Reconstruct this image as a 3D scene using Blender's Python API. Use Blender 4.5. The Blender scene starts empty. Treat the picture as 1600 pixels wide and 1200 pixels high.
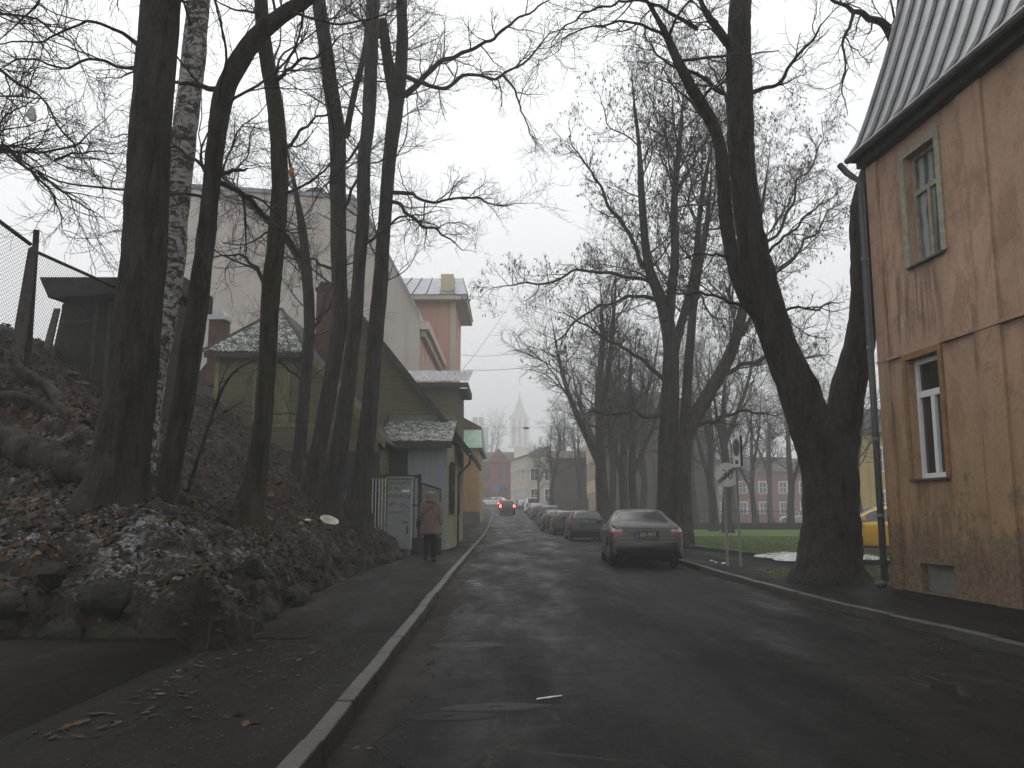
import bpy, math, random
import numpy as np
from mathutils import Vector, Matrix

scene = bpy.context.scene
R = math.radians
rnd = random.Random(7)
RNG = np.random.default_rng(11)

# ------------------------------------------------------------------ camera, sky, sun, exposure
F, CZ, PITCH = 1350.0, 1.36, math.atan(202 / 1350)
cam_d = bpy.data.cameras.new('camera')
cam_d.sensor_width = 36.0
cam_d.lens = 36.0 * F / 1600.0
cam_d.clip_start, cam_d.clip_end = 0.1, 3000
cam = bpy.data.objects.new('camera', cam_d)
cam.location = (0, 0, CZ)
cam.rotation_euler = (R(90) + PITCH, 0, 0)
scene.collection.objects.link(cam)
scene.camera = cam

SUN_EL, SUN_AZ = R(58), R(-20)        # veiled sun high beyond the road
world = bpy.data.worlds.new('World')
scene.world = world
world.use_nodes = True
wn = world.node_tree
wbg = wn.nodes['Background']
sky = wn.nodes.new('ShaderNodeTexSky')
sky.sky_type = 'NISHITA'
sky.sun_disc = False
sky.sun_elevation, sky.sun_rotation = SUN_EL, SUN_AZ
sky.air_density, sky.dust_density, sky.ozone_density = 1.0, 6.0, 1.0
whs = wn.nodes.new('ShaderNodeHueSaturation')          # overcast: nearly no colour left in the sky
whs.inputs['Saturation'].default_value = 0.10
wn.links.new(sky.outputs[0], whs.inputs['Color'])
wmx = wn.nodes.new('ShaderNodeMix'); wmx.data_type = 'RGBA'; wmx.inputs[0].default_value = 0.72      # even cloud deck over the sky
wtc = wn.nodes.new('ShaderNodeTexCoord'); wnz = wn.nodes.new('ShaderNodeTexNoise'); wnz.inputs['Scale'].default_value = 2.2; wnz.inputs['Detail'].default_value = 5
wn.links.new(wtc.outputs['Generated'], wnz.inputs['Vector'])
wcr = wn.nodes.new('ShaderNodeMix'); wcr.data_type = 'RGBA'; wcr.inputs[6].default_value = (5.0, 5.07, 5.16, 1); wcr.inputs[7].default_value = (6.1, 6.15, 6.2, 1)
wn.links.new(wnz.outputs['Fac'], wcr.inputs[0]); wn.links.new(wcr.outputs[2], wmx.inputs[7])
wn.links.new(whs.outputs[0], wmx.inputs[6]); wn.links.new(wmx.outputs[2], wbg.inputs['Color'])
wbg.inputs['Strength'].default_value = 0.15

sun_d = bpy.data.lights.new('sun', 'SUN')
sun_d.energy, sun_d.angle, sun_d.color = 0.5, R(60), (1.0, 0.97, 0.93)
sun = bpy.data.objects.new('sun', sun_d)
_sd = Vector((math.sin(SUN_AZ) * math.cos(SUN_EL), math.cos(SUN_AZ) * math.cos(SUN_EL), math.sin(SUN_EL)))
sun.rotation_euler = (-_sd).to_track_quat('-Z', 'Y').to_euler()
sun.location = (0, 0, 80)
scene.collection.objects.link(sun)

scene.view_settings.view_transform = 'Standard'
scene.view_settings.look = 'None'
scene.view_settings.gamma = 1
scene.view_settings.exposure = 0.86
scene.cycles.use_denoising = True
scene.cycles.volume_bounces = 1
scene.cycles.max_bounces = 6
scene.cycles.diffuse_bounces = 3
scene.cycles.glossy_bounces = 3
scene.cycles.transmission_bounces = 2
scene.cycles.sample_clamp_indirect = 6

# ------------------------------------------------------------------ helpers
cp_, sp_ = math.cos(PITCH), math.sin(PITCH)
def ray(px, py):
    dx, dy = (px - 800) / F, (600 - py) / F
    return np.array((dx, cp_ - dy * sp_, sp_ + dy * cp_))
def at(px, py, Y):
    d = ray(px, py); t = Y / d[1]
    return np.array((d[0] * t, Y, CZ + d[2] * t))
def gz(px, py, z=0.0):
    d = ray(px, py); t = (z - CZ) / d[2]
    return np.array((d[0] * t, d[1] * t, z))

ROAD_Y = [-40, 46, 58, 66, 70, 85, 98, 120, 155, 175, 260, 1650]
ROAD_Z = [0, 0, .03, .14, .25, .68, 1.12, 1.78, 2.75, 3.1, 4.6, 16.0]
def zr(Y): return np.interp(Y, ROAD_Y, ROAD_Z)
def Lk(Y): return np.interp(Y, [-40, 5, 11, 17, 29, 42, 70, 97, 112, 125, 140], [-.88, -1.02, -1.12, -1.21, -1.36, -1.48, -1.8, -2.1, -2.5, -3.3, -5.0])
def Rk(Y): return np.interp(Y, [-40, 5, 8.4, 10, 12, 16, 24, 42, 70, 85, 105, 118, 128, 140], [5.2, 5.0, 4.85, 4.72, 4.54, 4.43, 4.46, 4.4, 3.9, 3.7, 3.5, 2.75, 1.95, .6])
def sstep(a, b, x):
    t = np.clip((x - a) / (b - a), 0, 1); return t * t * (3 - 2 * t)

def _hash(i, j, s):
    h = np.sin(i * 127.1 + j * 311.7 + s * 74.7) * 43758.5453
    return h - np.floor(h)
def vnoise(x, y, s=0):
    x, y = np.asarray(x, float), np.asarray(y, float)
    i, j = np.floor(x), np.floor(y); a, b = x - i, y - j
    a, b = a * a * (3 - 2 * a), b * b * (3 - 2 * b)
    return ((_hash(i, j, s) * (1 - a) + _hash(i + 1, j, s) * a) * (1 - b)
            + (_hash(i, j + 1, s) * (1 - a) + _hash(i + 1, j + 1, s) * a) * b)
def fbm(x, y, s=0, o=4):
    r, a, t = 0, .5, 0
    for k in range(o):
        r = r + a * vnoise(x * 2 ** k, y * 2 ** k, s + k); t += a; a *= .5
    return r / t

def tag(o, label=None, cat=None, group=None, kind=None):
    if label: o['label'] = label
    if cat: o['category'] = cat
    if group: o['group'] = group
    if kind: o['kind'] = kind
    return o
def thing(name, label, cat, loc=(0, 0, 0), rz=0.0, group=None):
    o = bpy.data.objects.new(name, None)
    o.location = loc; o.rotation_euler = (0, 0, rz); o.empty_display_size = .2
    scene.collection.objects.link(o)
    o['_w'] = [float(v) for v in loc]
    return tag(o, label, cat, group)
def npmesh(name, V, Fs):
    """V (n,3); Fs list of arrays of faces, each (m,k)"""
    me = bpy.data.meshes.new(name)
    V = np.asarray(V, np.float32)
    me.vertices.add(len(V)); me.vertices.foreach_set('co', V.ravel())
    nl = sum(f.size for f in Fs); npoly = sum(len(f) for f in Fs)
    me.loops.add(nl); me.polygons.add(npoly)
    me.loops.foreach_set('vertex_index', np.concatenate([f.ravel() for f in Fs]).astype(np.int32))
    tot = np.concatenate([np.full(len(f), f.shape[1], np.int32) for f in Fs])
    st = np.concatenate([[0], np.cumsum(tot)[:-1]]).astype(np.int32)
    me.polygons.foreach_set('loop_start', st)
    me.polygons.foreach_set('loop_total', tot)
    me.update(calc_edges=True)
    return me
def linkmesh(name, me, m, parent=None, smooth=False, loc=(0, 0, 0)):
    if m is not None:
        for x in (m if isinstance(m, (list, tuple)) else [m]): me.materials.append(x)
    if smooth: me.polygons.foreach_set('use_smooth', np.ones(len(me.polygons), bool))
    o = bpy.data.objects.new(name, me)
    scene.collection.objects.link(o)
    if parent is not None: o.parent = parent
    o.location = loc
    return o
def wloc(o):
    while o is not None:
        if '_w' in o: return np.array(o['_w'])
        o = o.parent
    return np.zeros(3)

class MB:
    def __init__(s): s.v, s.f = [], []
    def add(s, V, Fc):
        n = len(s.v); s.v.extend([tuple(map(float, p)) for p in V]); s.f.extend([tuple(int(i) + n for i in f) for f in Fc])
        return s
    def quad(s, *p): return s.add(p, [tuple(range(len(p)))])
    def box(s, a, b):
        (x0, y0, z0), (x1, y1, z1) = a, b
        return s.hexa([(x0, y0, z0), (x1, y0, z0), (x1, y1, z0), (x0, y1, z0), (x0, y0, z1), (x1, y0, z1), (x1, y1, z1), (x0, y1, z1)])
    def hexa(s, P): return s.add(P, [(0, 3, 2, 1), (4, 5, 6, 7), (0, 1, 5, 4), (1, 2, 6, 5), (2, 3, 7, 6), (3, 0, 4, 7)])
    def fb(s, fr, u0, u1, v0, v1, n0, n1):
        O, U, N = [np.asarray(q, float) for q in fr]; Z = np.array((0, 0, 1.0))
        return s.hexa([O + U * u + Z * v + N * n for v in (v0, v1) for u, n in ((u0, n0), (u1, n0), (u1, n1), (u0, n1))])
    def prism(s, P, off):
        P = [np.asarray(p, float) for p in P]; off = np.asarray(off, float); n = len(P)
        return s.add(P + [p + off for p in P], [tuple(range(n)), tuple(range(2 * n - 1, n - 1, -1))] + [(i, i + n, (i + 1) % n + n, (i + 1) % n) for i in range(n)])
    def tube(s, P, rad, sides=8, cap=True):
        P = np.asarray(P, float)[None]; rad = np.broadcast_to(np.asarray(rad, float), (P.shape[1],))[None]
        V, Q = tubes(P, rad, sides); s.add(V, Q); K = P.shape[1]
        if cap:
            n = len(s.v) - K * sides
            s.f.append(tuple(range(n, n + sides))); s.f.append(tuple(range(n + (K - 1) * sides, n + K * sides)))
        return s
    def loft(s, rings, cap=True):
        n, k = len(s.v), len(rings[0])
        for r in rings: s.v.extend([tuple(map(float, p)) for p in r])
        for i in range(len(rings) - 1):
            for j in range(k): s.f.append((n + i * k + j, n + i * k + (j + 1) % k, n + (i + 1) * k + (j + 1) % k, n + (i + 1) * k + j))
        if cap:
            s.f.append(tuple(range(n, n + k))[::-1]); s.f.append(tuple(range(n + (len(rings) - 1) * k, n + len(rings) * k)))
        return s
    def lathe(s, prof, c=(0, 0, 0), axis=2, seg=16, cap=True):
        rings = []
        for r, h in prof:
            ring = []
            for j in range(seg):
                a = 2 * math.pi * j / seg; q = [0, 0, 0]
                q[axis] = h; q[(axis + 1) % 3] = r * math.cos(a); q[(axis + 2) % 3] = r * math.sin(a)
                ring.append((c[0] + q[0], c[1] + q[1], c[2] + q[2]))
            rings.append(ring)
        return s.loft(rings, cap)
    def ell(s, c, r, seg=14, rings=9):
        return s.loft([[(c[0] + r[0] * math.sin(t) * math.cos(2 * math.pi * j / seg), c[1] + r[1] * math.sin(t) * math.sin(2 * math.pi * j / seg), c[2] - r[2] * math.cos(t)) for j in range(seg)]
                       for t in [0.02 + (math.pi - .04) * i / (rings - 1) for i in range(rings)]])
    def build(s, name, m, parent=None, smooth=False, local=False, bevel=0):
        V = np.array(s.v, float)
        loc = np.zeros(3)
        if not local:
            if parent is not None: V = V - wloc(parent)
            else:
                loc = np.array(((V[:, 0].min() + V[:, 0].max()) / 2, (V[:, 1].min() + V[:, 1].max()) / 2, V[:, 2].min())); V = V - loc
        me = bpy.data.meshes.new(name); me.from_pydata([tuple(p) for p in V], [], s.f); me.update()
        o = linkmesh(name, me, m, parent, smooth, tuple(loc))
        if parent is None: o['_w'] = [float(q) for q in loc]
        if bevel:
            b = o.modifiers.new('bevel', 'BEVEL'); b.width = bevel; b.segments = 2; b.limit_method = 'ANGLE'
        return o

def tubes(P, Rd, sides):
    N, K = P.shape[:2]
    T = np.gradient(P, axis=1); T /= np.linalg.norm(T, axis=2, keepdims=True) + 1e-9
    mt = P[:, -1] - P[:, 0]; mt /= np.linalg.norm(mt, axis=1, keepdims=True) + 1e-9
    ref = np.where(np.abs(mt[:, 2:3]) > .8, np.array([[1.0, .1, 0]]), np.array([[0, 0, 1.0]]))[:, None, :]
    U = np.cross(T, np.broadcast_to(ref, T.shape)); U /= np.linalg.norm(U, axis=2, keepdims=True) + 1e-9
    W = np.cross(T, U)
    a = np.arange(sides) * 2 * np.pi / sides
    V = P[:, :, None, :] + Rd[:, :, None, None] * (np.cos(a)[None, None, :, None] * U[:, :, None, :] + np.sin(a)[None, None, :, None] * W[:, :, None, :])
    i = np.arange(N)[:, None, None] * K * sides + np.arange(K - 1)[None, :, None] * sides; j = np.arange(sides)[None, None, :]
    jn = (j + 1) % sides
    Q = np.stack([i + j, i + jn, i + sides + jn, i + sides + j], -1).reshape(-1, 4)
    return V.reshape(-1, 3), Q

def text_mesh(txt, size, extrude=.003, spacing=1.0):
    cu = bpy.data.curves.new('lettering', 'FONT'); cu.body = txt; cu.size = size; cu.extrude = extrude
    cu.align_x = 'CENTER'; cu.align_y = 'CENTER'; cu.space_character = spacing
    o = bpy.data.objects.new('lettering', cu); scene.collection.objects.link(o)
    dg = bpy.context.evaluated_depsgraph_get()
    me = bpy.data.meshes.new_from_object(o.evaluated_get(dg))
    bpy.data.objects.remove(o); bpy.data.curves.remove(cu)
    return me

# ------------------------------------------------------------------ materials (all procedural)
class NT:
    def __init__(s, name, rough=.8, metal=0.0, spec=.5):
        s.m = bpy.data.materials.new(name); s.m.use_nodes = True
        s.t = s.m.node_tree; s.b = s.t.nodes['Principled BSDF']
        s.b.inputs['Roughness'].default_value = rough; s.b.inputs['Metallic'].default_value = metal
        s.b.inputs['Specular IOR Level'].default_value = spec if (rough < .68 or spec != .5) else .16
        g = s.t.nodes.new('ShaderNodeNewGeometry'); s.geo = g; s.pos = g.outputs['Position']
    def n(s, k): return s.t.nodes.new(k)
    def l(s, a, b): s.t.links.new(a, b)
    def map(s, scale=(1, 1, 1), rot=(0, 0, 0), vec=None):
        m = s.n('ShaderNodeMapping'); m.inputs['Scale'].default_value = scale; m.inputs['Rotation'].default_value = rot
        s.l(vec or s.pos, m.inputs['Vector']); return m.outputs[0]
    def noise(s, scale, detail=4, rough=.55, vec=None, dist=0):
        m = s.n('ShaderNodeTexNoise'); m.inputs['Scale'].default_value = scale; m.inputs['Detail'].default_value = detail
        m.inputs['Roughness'].default_value = rough; m.inputs['Distortion'].default_value = dist
        s.l(vec or s.pos, m.inputs['Vector']); return m.outputs['Fac']
    def vor(s, scale, feature='F1', vec=None, out='Distance'):
        m = s.n('ShaderNodeTexVoronoi'); m.feature = feature; m.inputs['Scale'].default_value = scale
        s.l(vec or s.pos, m.inputs['Vector']); return m.outputs[out]
    def wave(s, scale, dirn='Z', dist=0, vec=None, prof='SAW', dscale=1.0):
        m = s.n('ShaderNodeTexWave'); m.bands_direction = dirn; m.wave_profile = prof
        m.inputs['Scale'].default_value = scale; m.inputs['Distortion'].default_value = dist; m.inputs['Detail Scale'].default_value = dscale
        s.l(vec or s.pos, m.inputs['Vector']); return m.outputs['Fac']
    def ramp(s, fac, stops, interp='LINEAR'):
        m = s.n('ShaderNodeValToRGB'); m.color_ramp.interpolation = interp; e = m.color_ramp.elements
        while len(e) < len(stops): e.new(.5)
        for k, (p, c) in enumerate(stops):
            e[k].position = p
            if isinstance(c, (int, float)): c = (c, c, c)
            e[k].color = (*c, 1)
        s.l(fac, m.inputs[0]); return m.outputs[0]
    def mix(s, fac, a, b, mode='MIX'):
        m = s.n('ShaderNodeMix'); m.data_type = 'RGBA'; m.blend_type = mode
        if isinstance(fac, (int, float)): m.inputs[0].default_value = fac
        else: s.l(fac, m.inputs[0])
        for q, i in ((a, 6), (b, 7)):
            if isinstance(q, tuple): m.inputs[i].default_value = (*q, 1)
            else: s.l(q, m.inputs[i])
        return m.outputs[2]
    def math(s, op, a, b=0.0):
        m = s.n('ShaderNodeMath'); m.operation = op
        for q, i in ((a, 0), (b, 1)):
            if isinstance(q, (int, float)): m.inputs[i].default_value = q
            else: s.l(q, m.inputs[i])
        return m.outputs[0]
    def sep(s, axis='Z', vec=None):
        m = s.n('ShaderNodeSeparateXYZ'); s.l(vec or s.pos, m.inputs[0]); return m.outputs[axis]
    def col(s, c):
        if isinstance(c, tuple): s.b.inputs['Base Color'].default_value = (*c, 1)
        else: s.l(c, s.b.inputs['Base Color'])
        return s
    def rgh(s, r): s.l(r, s.b.inputs['Roughness']); return s
    def bump(s, h, strength=.5, dist=.02):
        m = s.n('ShaderNodeBump'); m.inputs['Strength'].default_value = strength; m.inputs['Distance'].default_value = dist
        s.l(h, m.inputs['Height']); s.l(m.outputs[0], s.b.inputs['Normal']); return s

def simple(name, c, rough=.7, metal=0.0, var=.25, scale=6, bump=0.0, spec=.5):
    k = NT(name, rough, metal, spec)
    a = tuple(x * (1 - var) for x in c); b = tuple(min(1, x * (1 + var)) for x in c)
    f = k.noise(scale, 5, .6)
    k.col(k.ramp(f, [(.3, a), (.7, b)]))
    if bump: k.bump(k.noise(scale * 8, 4), bump, .01)
    return k.m
def emit(name, c, strength, base=(.3, .02, .02)):
    k = NT(name, .3); k.col(base); k.b.inputs['Emission Color'].default_value = (*c, 1); k.b.inputs['Emission Strength'].default_value = strength
    return k.m

def mk_asphalt(name, lo, hi, wet=(.22, .6), cracks=True):
    k = NT(name, .5, 0, .05)
    big = k.noise(.5, 5, .65, k.map((1.6, .30, 1)))
    mid = k.noise(2.6, 8, .75)
    fine = k.noise(24, 6, .8)
    c = k.ramp(k.math('ADD', k.math('MULTIPLY', big, .6), k.math('MULTIPLY', mid, .4)), [(.36, lo), (.62, hi)])
    c = k.mix(.9, c, k.ramp(fine, [(.32, (.25, .25, .25)), (.68, (1.9, 1.9, 1.9))]), 'MULTIPLY')
    if cracks:
        wp = k.n('ShaderNodeVectorMath'); wp.operation = 'ADD'; k.l(k.pos, wp.inputs[0]); nv_ = k.n('ShaderNodeTexNoise'); nv_.inputs['Scale'].default_value = 2.2; nv_.inputs['Detail'].default_value = 5; k.l(k.pos, nv_.inputs['Vector']); sc_ = k.n('ShaderNodeVectorMath'); sc_.operation = 'SCALE'; sc_.inputs['Scale'].default_value = .5; k.l(nv_.outputs['Color'], sc_.inputs[0]); k.l(sc_.outputs[0], wp.inputs[1])
        v = k.vor(1.15, 'DISTANCE_TO_EDGE', k.map((1.6, .8, 1), (0, 0, 0), wp.outputs[0]))
        line = k.ramp(v, [(.010, (1, 1, 1)), (.030, (0, 0, 0))])
        msk = k.ramp(k.noise(.33, 3), [(.52, (0, 0, 0)), (.58, (1, 1, 1))])
        c = k.mix(k.math('MULTIPLY', line, k.math('MULTIPLY', msk, .85)), c, (.030, .029, .027))
    k.col(c)
    w = k.noise(.5, 4, .6, k.map((2.0, .4, 1)))
    k.rgh(k.ramp(k.math('ADD', k.math('MULTIPLY', w, .7), k.math('MULTIPLY', mid, .3)), [(.38, wet[0]), (.62, wet[1])]))
    k.bump(k.math('ADD', k.math('MULTIPLY', fine, .5), k.math('MULTIPLY', k.noise(7, 4), .8)), .35, .012)
    return k.m
m_asphalt = mk_asphalt('wet_asphalt', (.0022, .0022, .0022), (.0130, .0127, .0121), (.36, .8))
m_pave = mk_asphalt('pavement_asphalt', (.0028, .0026, .0024), (.0135, .0123, .0108), (.5, .85))
m_patch = mk_asphalt('asphalt_patch', (.012, .0118, .0115), (.024, .0235, .0228), (.4, .6), False)
m_patch_dark = mk_asphalt('tar_patch', (.005, .005, .005), (.010, .0095, .009), (.4, .6), False)
m_drive = mk_asphalt('driveway_dirt', (.0032, .0027, .0022), (.0115, .0096, .0074), (.6, .9), False)
k = NT('kerb_granite', .6); k.col(k.mix(k.ramp(k.noise(1.6, 6, .75), [(.42, 0.0), (.62, .8)]), k.ramp(k.noise(14, 7, .75), [(.3, (.014, .0132, .0125)), (.7, (.048, .0455, .042))]), (.012, .0105, .0085))); k.bump(k.noise(30, 4), .4, .01); m_kerb = k.m
m_gutter = mk_asphalt('gutter_mud', (.005, .0045, .0035), (.016, .0135, .0105), (.4, .9), False)
k = NT('dead_grass', .8); k.col(k.ramp(k.geo.outputs['Random Per Island'], [(0, (.014, .013, .006)), (.6, (.04, .036, .016)), (1, (.085, .07, .035))])); m_deadgrass = k.m
m_white_line = simple('worn_road_paint', (.30, .30, .29), .6, 0, .5, 14)

k = NT('ground_soil', .9); k.col(k.ramp(k.noise(.8, 6, .65), [(.3, (.020, .019, .014)), (.5, (.035, .034, .02)), (.7, (.05, .045, .03))])); k.bump(k.noise(12, 5), .6, .05); m_ground = k.m
# bank: soil, moss, leaf mould, thin slush (slush follows a mesh attribute: where the shelf lies, not the light)
k = NT('bank_soil', .85)
c = k.ramp(k.noise(3.5, 7, .7), [(.3, (.008, .007, .005)), (.5, (.020, .0145, .010)), (.68, (.042, .026, .016))])
c = k.mix(k.ramp(k.noise(1.1, 5, .7), [(.55, 0.0), (.66, .7)]), c, (.016, .019, .007))
at_ = k.n('ShaderNodeAttribute'); at_.attribute_name = 'slush'
fl = k.ramp(k.math('ADD', k.math('MULTIPLY', k.noise(16, 8, .78, k.map((1, 1.0, 1.6))), .6), k.math('MULTIPLY', k.noise(2.6, 6, .7), .4)), [(.50, 0.0), (.58, 1.0)])
nz = k.ramp(k.sep('Z', k.geo.outputs['Normal']), [(.45, 0.0), (.8, 1.0)])
c = k.mix(k.math('MULTIPLY', k.math('MULTIPLY', at_.outputs['Fac'], fl), nz), c, (.24, .25, .26))
k.col(c)
k.rgh(k.ramp(k.noise(5, 5), [(.35, .45), (.65, .95)]))
k.bump(k.math('ADD', k.noise(6, 7, .7), k.math('MULTIPLY', k.noise(28, 5, .7), .4)), .9, .09); m_bank = k.m
k = NT('mossy_stone', .85)
c = k.ramp(k.noise(2.5, 6, .7), [(.3, (.008, .0075, .006)), (.7, (.034, .031, .026))])
k.col(k.mix(k.ramp(k.noise(1.7, 5), [(.5, 0.0), (.6, .8)]), c, (.017, .020, .008))); k.bump(k.noise(9, 6, .7), .8, .05); m_stone = k.m
k = NT('leaf_litter', .82)
k.col(k.ramp(k.geo.outputs['Random Per Island'], [(0, (.014, .010, .0075)), (.4, (.032, .020, .013)), (.7, (.056, .032, .020)), (.94, (.085, .046, .025)), (1, (.14, .078, .038))])); m_leaf = k.m
k = NT('lawn_grass', .8)
k.col(k.mix(k.ramp(k.noise(.45, 6, .7), [(.35, 0.0), (.7, 1.0)]), (.055, .100, .012), (.085, .135, .020))); k.bump(k.noise(40, 5), .8, .05); m_lawn = k.m
k = NT('grass_blade', .6); k.col(k.ramp(k.geo.outputs['Random Per Island'], [(0, (.045, .085, .012)), (.6, (.085, .145, .022)), (1, (.16, .15, .06))])); m_blade = k.m
k = NT('verge_soil', .9); k.col(k.ramp(k.noise(3, 6, .7), [(.35, (.03, .026, .016)), (.6, (.05, .055, .018))])); k.bump(k.noise(20, 5), .8, .05); m_verge = k.m
k = NT('slushy_snow', .5); k.col(k.ramp(k.noise(5, 6, .7), [(.40, (.16, .165, .15)), (.62, (.52, .54, .55))])); k.bump(k.noise(12, 5), .7, .04); m_snow = k.m

def mk_bark(name, lo, hi, moss=.5, mcol=(.032, .036, .012), fis=1.0):
    k = NT(name, .88)
    v = k.map((1, 1, .16))
    f = k.math('ADD', k.math('MULTIPLY', k.noise(9, 8, .72, v, .5), .7), k.math('MULTIPLY', k.noise(3.2, 5, .7, k.map((1, 1, .5))), .3))
    c = k.ramp(f, [(.40, lo), (.60, hi)])
    c = k.mix(k.ramp(k.noise(6, 6, .75), [(.60, 0.0), (.70, .45)]), c, tuple(x * 1.7 for x in hi))
    c = k.mix(k.ramp(k.noise(1.3, 5, .65), [(.48, 0.0), (.66, moss)]), c, mcol)
    k.col(c); k.bump(k.math('ADD', f, k.math('MULTIPLY', k.noise(4, 4, .6), .7)), .9 * fis, .09)
    return k.m
m_bark = mk_bark('wet_dark_bark', (.008, .007, .006), (.050, .044, .037), .35)
m_bark_green = mk_bark('algae_green_bark', (.009, .0085, .006), (.050, .046, .030), .8, (.036, .037, .016))
m_bark_old = mk_bark('old_rough_bark', (.007, .0063, .0053), (.044, .038, .033), .35, (.030, .033, .012), 1.3)
m_twig = simple('wet_twig', (.034, .030, .027), .8, 0, .3, 4)
k = NT('birch_bark', .7)
blk = k.ramp(k.noise(5.5, 6, .75, k.map((.9, .9, 1.5)), 1.2), [(.46, 1.0), (.54, 0.0)])
dash = k.ramp(k.noise(7, 3, .6, k.map((.5, .5, 5.5))), [(.60, 0.0), (.68, .8)])
c = k.mix(blk, k.ramp(k.noise(8, 4), [(.3, (.24, .225, .205)), (.7, (.40, .385, .355))]), (.035, .032, .028))
k.col(k.mix(dash, c, (.06, .055, .05))); k.bump(k.noise(14, 5), .5, .02); m_birch = k.m

# plaster of the corner house
k = NT('ochre_salmon_plaster', .82)
n1 = k.noise(.55, 6, .65, k.map((1, 1, .6))); n2 = k.noise(2.6, 6, .7, k.map((1, 1, .45))); n3 = k.noise(16, 5, .7)
c = k.ramp(n1, [(.34, (.44, .285, .21)), (.5, (.36, .24, .175)), (.66, (.40, .275, .165))])
c = k.mix(k.ramp(n2, [(.5, 0.0), (.68, .55)]), c, (.27, .165, .085))
z = k.sep('Z')
low = k.ramp(k.math('ADD', z, k.math('MULTIPLY', k.math('SUBTRACT', n2, .5), 1.8)), [(0, 1.0), (1, 0.0)])   # rising damp, ragged edge
lw = k.n('ShaderNodeMapRange'); lw.inputs[1].default_value = .7; lw.inputs[2].default_value = 1.25; lw.inputs[3].default_value = 1; lw.inputs[4].default_value = 0
k.l(k.math('ADD', z, k.math('MULTIPLY', k.math('SUBTRACT', n2, .5), 2.2)), lw.inputs[0])
mid_ = k.n('ShaderNodeMapRange'); mid_.inputs[1].default_value = 1.6; mid_.inputs[2].default_value = 4.4; mid_.inputs[3].default_value = .75; mid_.inputs[4].default_value = 0
k.l(k.math('ADD', z, k.math('MULTIPLY', k.math('SUBTRACT', n1, .5), 3.5)), mid_.inputs[0])
c = k.mix(mid_.outputs[0], c, (.25, .158, .072))
c = k.mix(k.math('MULTIPLY', lw.outputs[0], .88), c, k.ramp(n3, [(.3, (.05, .034, .022)), (.7, (.12, .085, .055))]))
c = k.mix(k.ramp(k.noise(1.3, 7, .72, k.map((1, 1, .7)), 1.5), [(.50, 0.0), (.60, .5)]), c, (.20, .125, .075))
c = k.mix(k.ramp(k.noise(2.1, 7, .75, k.map((1, 1, .8)), 2.0), [(.60, 0.0), (.66, .45)]), c, (.42, .28, .19))
streak = k.ramp(k.noise(5, 5, .65, k.map((1, 1, .07))), [(.54, 0.0), (.76, .38)])
c = k.mix(streak, c, (.10, .068, .040))
yy_ = k.sep('Y')
def band(v, a, b, s):
    m1 = k.n('ShaderNodeMapRange'); m1.interpolation_type = 'SMOOTHSTEP'; m1.inputs[1].default_value = a - s; m1.inputs[2].default_value = a + s; k.l(v, m1.inputs[0])
    m2 = k.n('ShaderNodeMapRange'); m2.interpolation_type = 'SMOOTHSTEP'; m2.inputs[1].default_value = b - s; m2.inputs[2].default_value = b + s; m2.inputs[3].default_value = 1; m2.inputs[4].default_value = 0; k.l(v, m2.inputs[0])
    return k.math('MULTIPLY', m1.outputs[0], m2.outputs[0])
drip = k.ramp(k.noise(8, 5, .65, k.map((1, 1, .10))), [(.44, 0.0), (.66, .75)])
for ya, yb_, za, zb_ in ((12.9, 14.15, .9, 1.9), (12.9, 14.2, 4.2, 5.3), (12.0, 12.2, .2, 7.2), (14.35, 14.55, .2, 7.2)):      # rain drips under the sills and along the strips
    c = k.mix(k.math('MULTIPLY', k.math('MULTIPLY', band(yy_, ya, yb_, .12), band(z, za, zb_, .3)), drip), c, (.075, .048, .028))
chip = k.ramp(k.math('ADD', k.math('MULTIPLY', k.noise(2.4, 8, .75), .8), k.math('MULTIPLY', z, -.10)), [(.295, 0.0), (.31, 1.0)])      # flaked patches, mostly low on the wall
c = k.mix(k.math('MULTIPLY', chip, .7), c, k.ramp(n3, [(.3, (.085, .055, .034)), (.7, (.20, .145, .095))]))
k.col(k.mix(.35, c, k.ramp(n3, [(.2, (.6, .6, .6)), (.8, (1.35, 1.35, 1.35))]), 'MULTIPLY'))
k.bump(k.math('ADD', n3, k.math('MULTIPLY', n2, .6)), .5, .02); m_plaster = k.m

def mk_wall(name, a, b, scale=1.0, streaks=.4, rough=.85, dirt=(.05, .045, .04)):
    k = NT(name, rough)
    c = k.ramp(k.noise(.6 * scale, 6, .65), [(.3, a), (.7, b)])
    c = k.mix(k.ramp(k.noise(3.0 * scale, 5, .65, k.map((1, 1, .08))), [(.52, 0.0), (.75, streaks)]), c, dirt)
    k.col(c); k.bump(k.noise(14, 5), .3, .01); return k.m
m_beige = mk_wall('beige_render', (.365, .33, .295), (.42, .38, .34), .4, .45, .9, (.24, .20, .175))
m_salmon = mk_wall('salmon_render', (.44, .24, .18), (.50, .28, .21), .5, .25)
m_yellow = mk_wall('yellow_render', (.36, .25, .10), (.45, .33, .15), 1, .4)
m_grey_wall = mk_wall('grey_painted_board', (.20, .22, .225), (.26, .28, .285), 1, .25)
m_green_plaster = mk_wall('greenish_plaster', (.16, .155, .095), (.23, .22, .135), 1, .6)
m_cream = mk_wall('cream_render', (.42, .37, .30), (.48, .42, .34), 1, .2)
m_redwall = mk_wall('red_render', (.16, .035, .035), (.22, .052, .05), 1, .3)
m_pinkwall = mk_wall('pink_red_render', (.16, .082, .068), (.205, .105, .088), 1, .25)
m_paleyellow = mk_wall('pale_yellow_render', (.46, .40, .27), (.52, .46, .32), .5, .15)
m_concrete = mk_wall('old_concrete', (.09, .088, .085), (.15, .145, .14), 2, .4)
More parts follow.
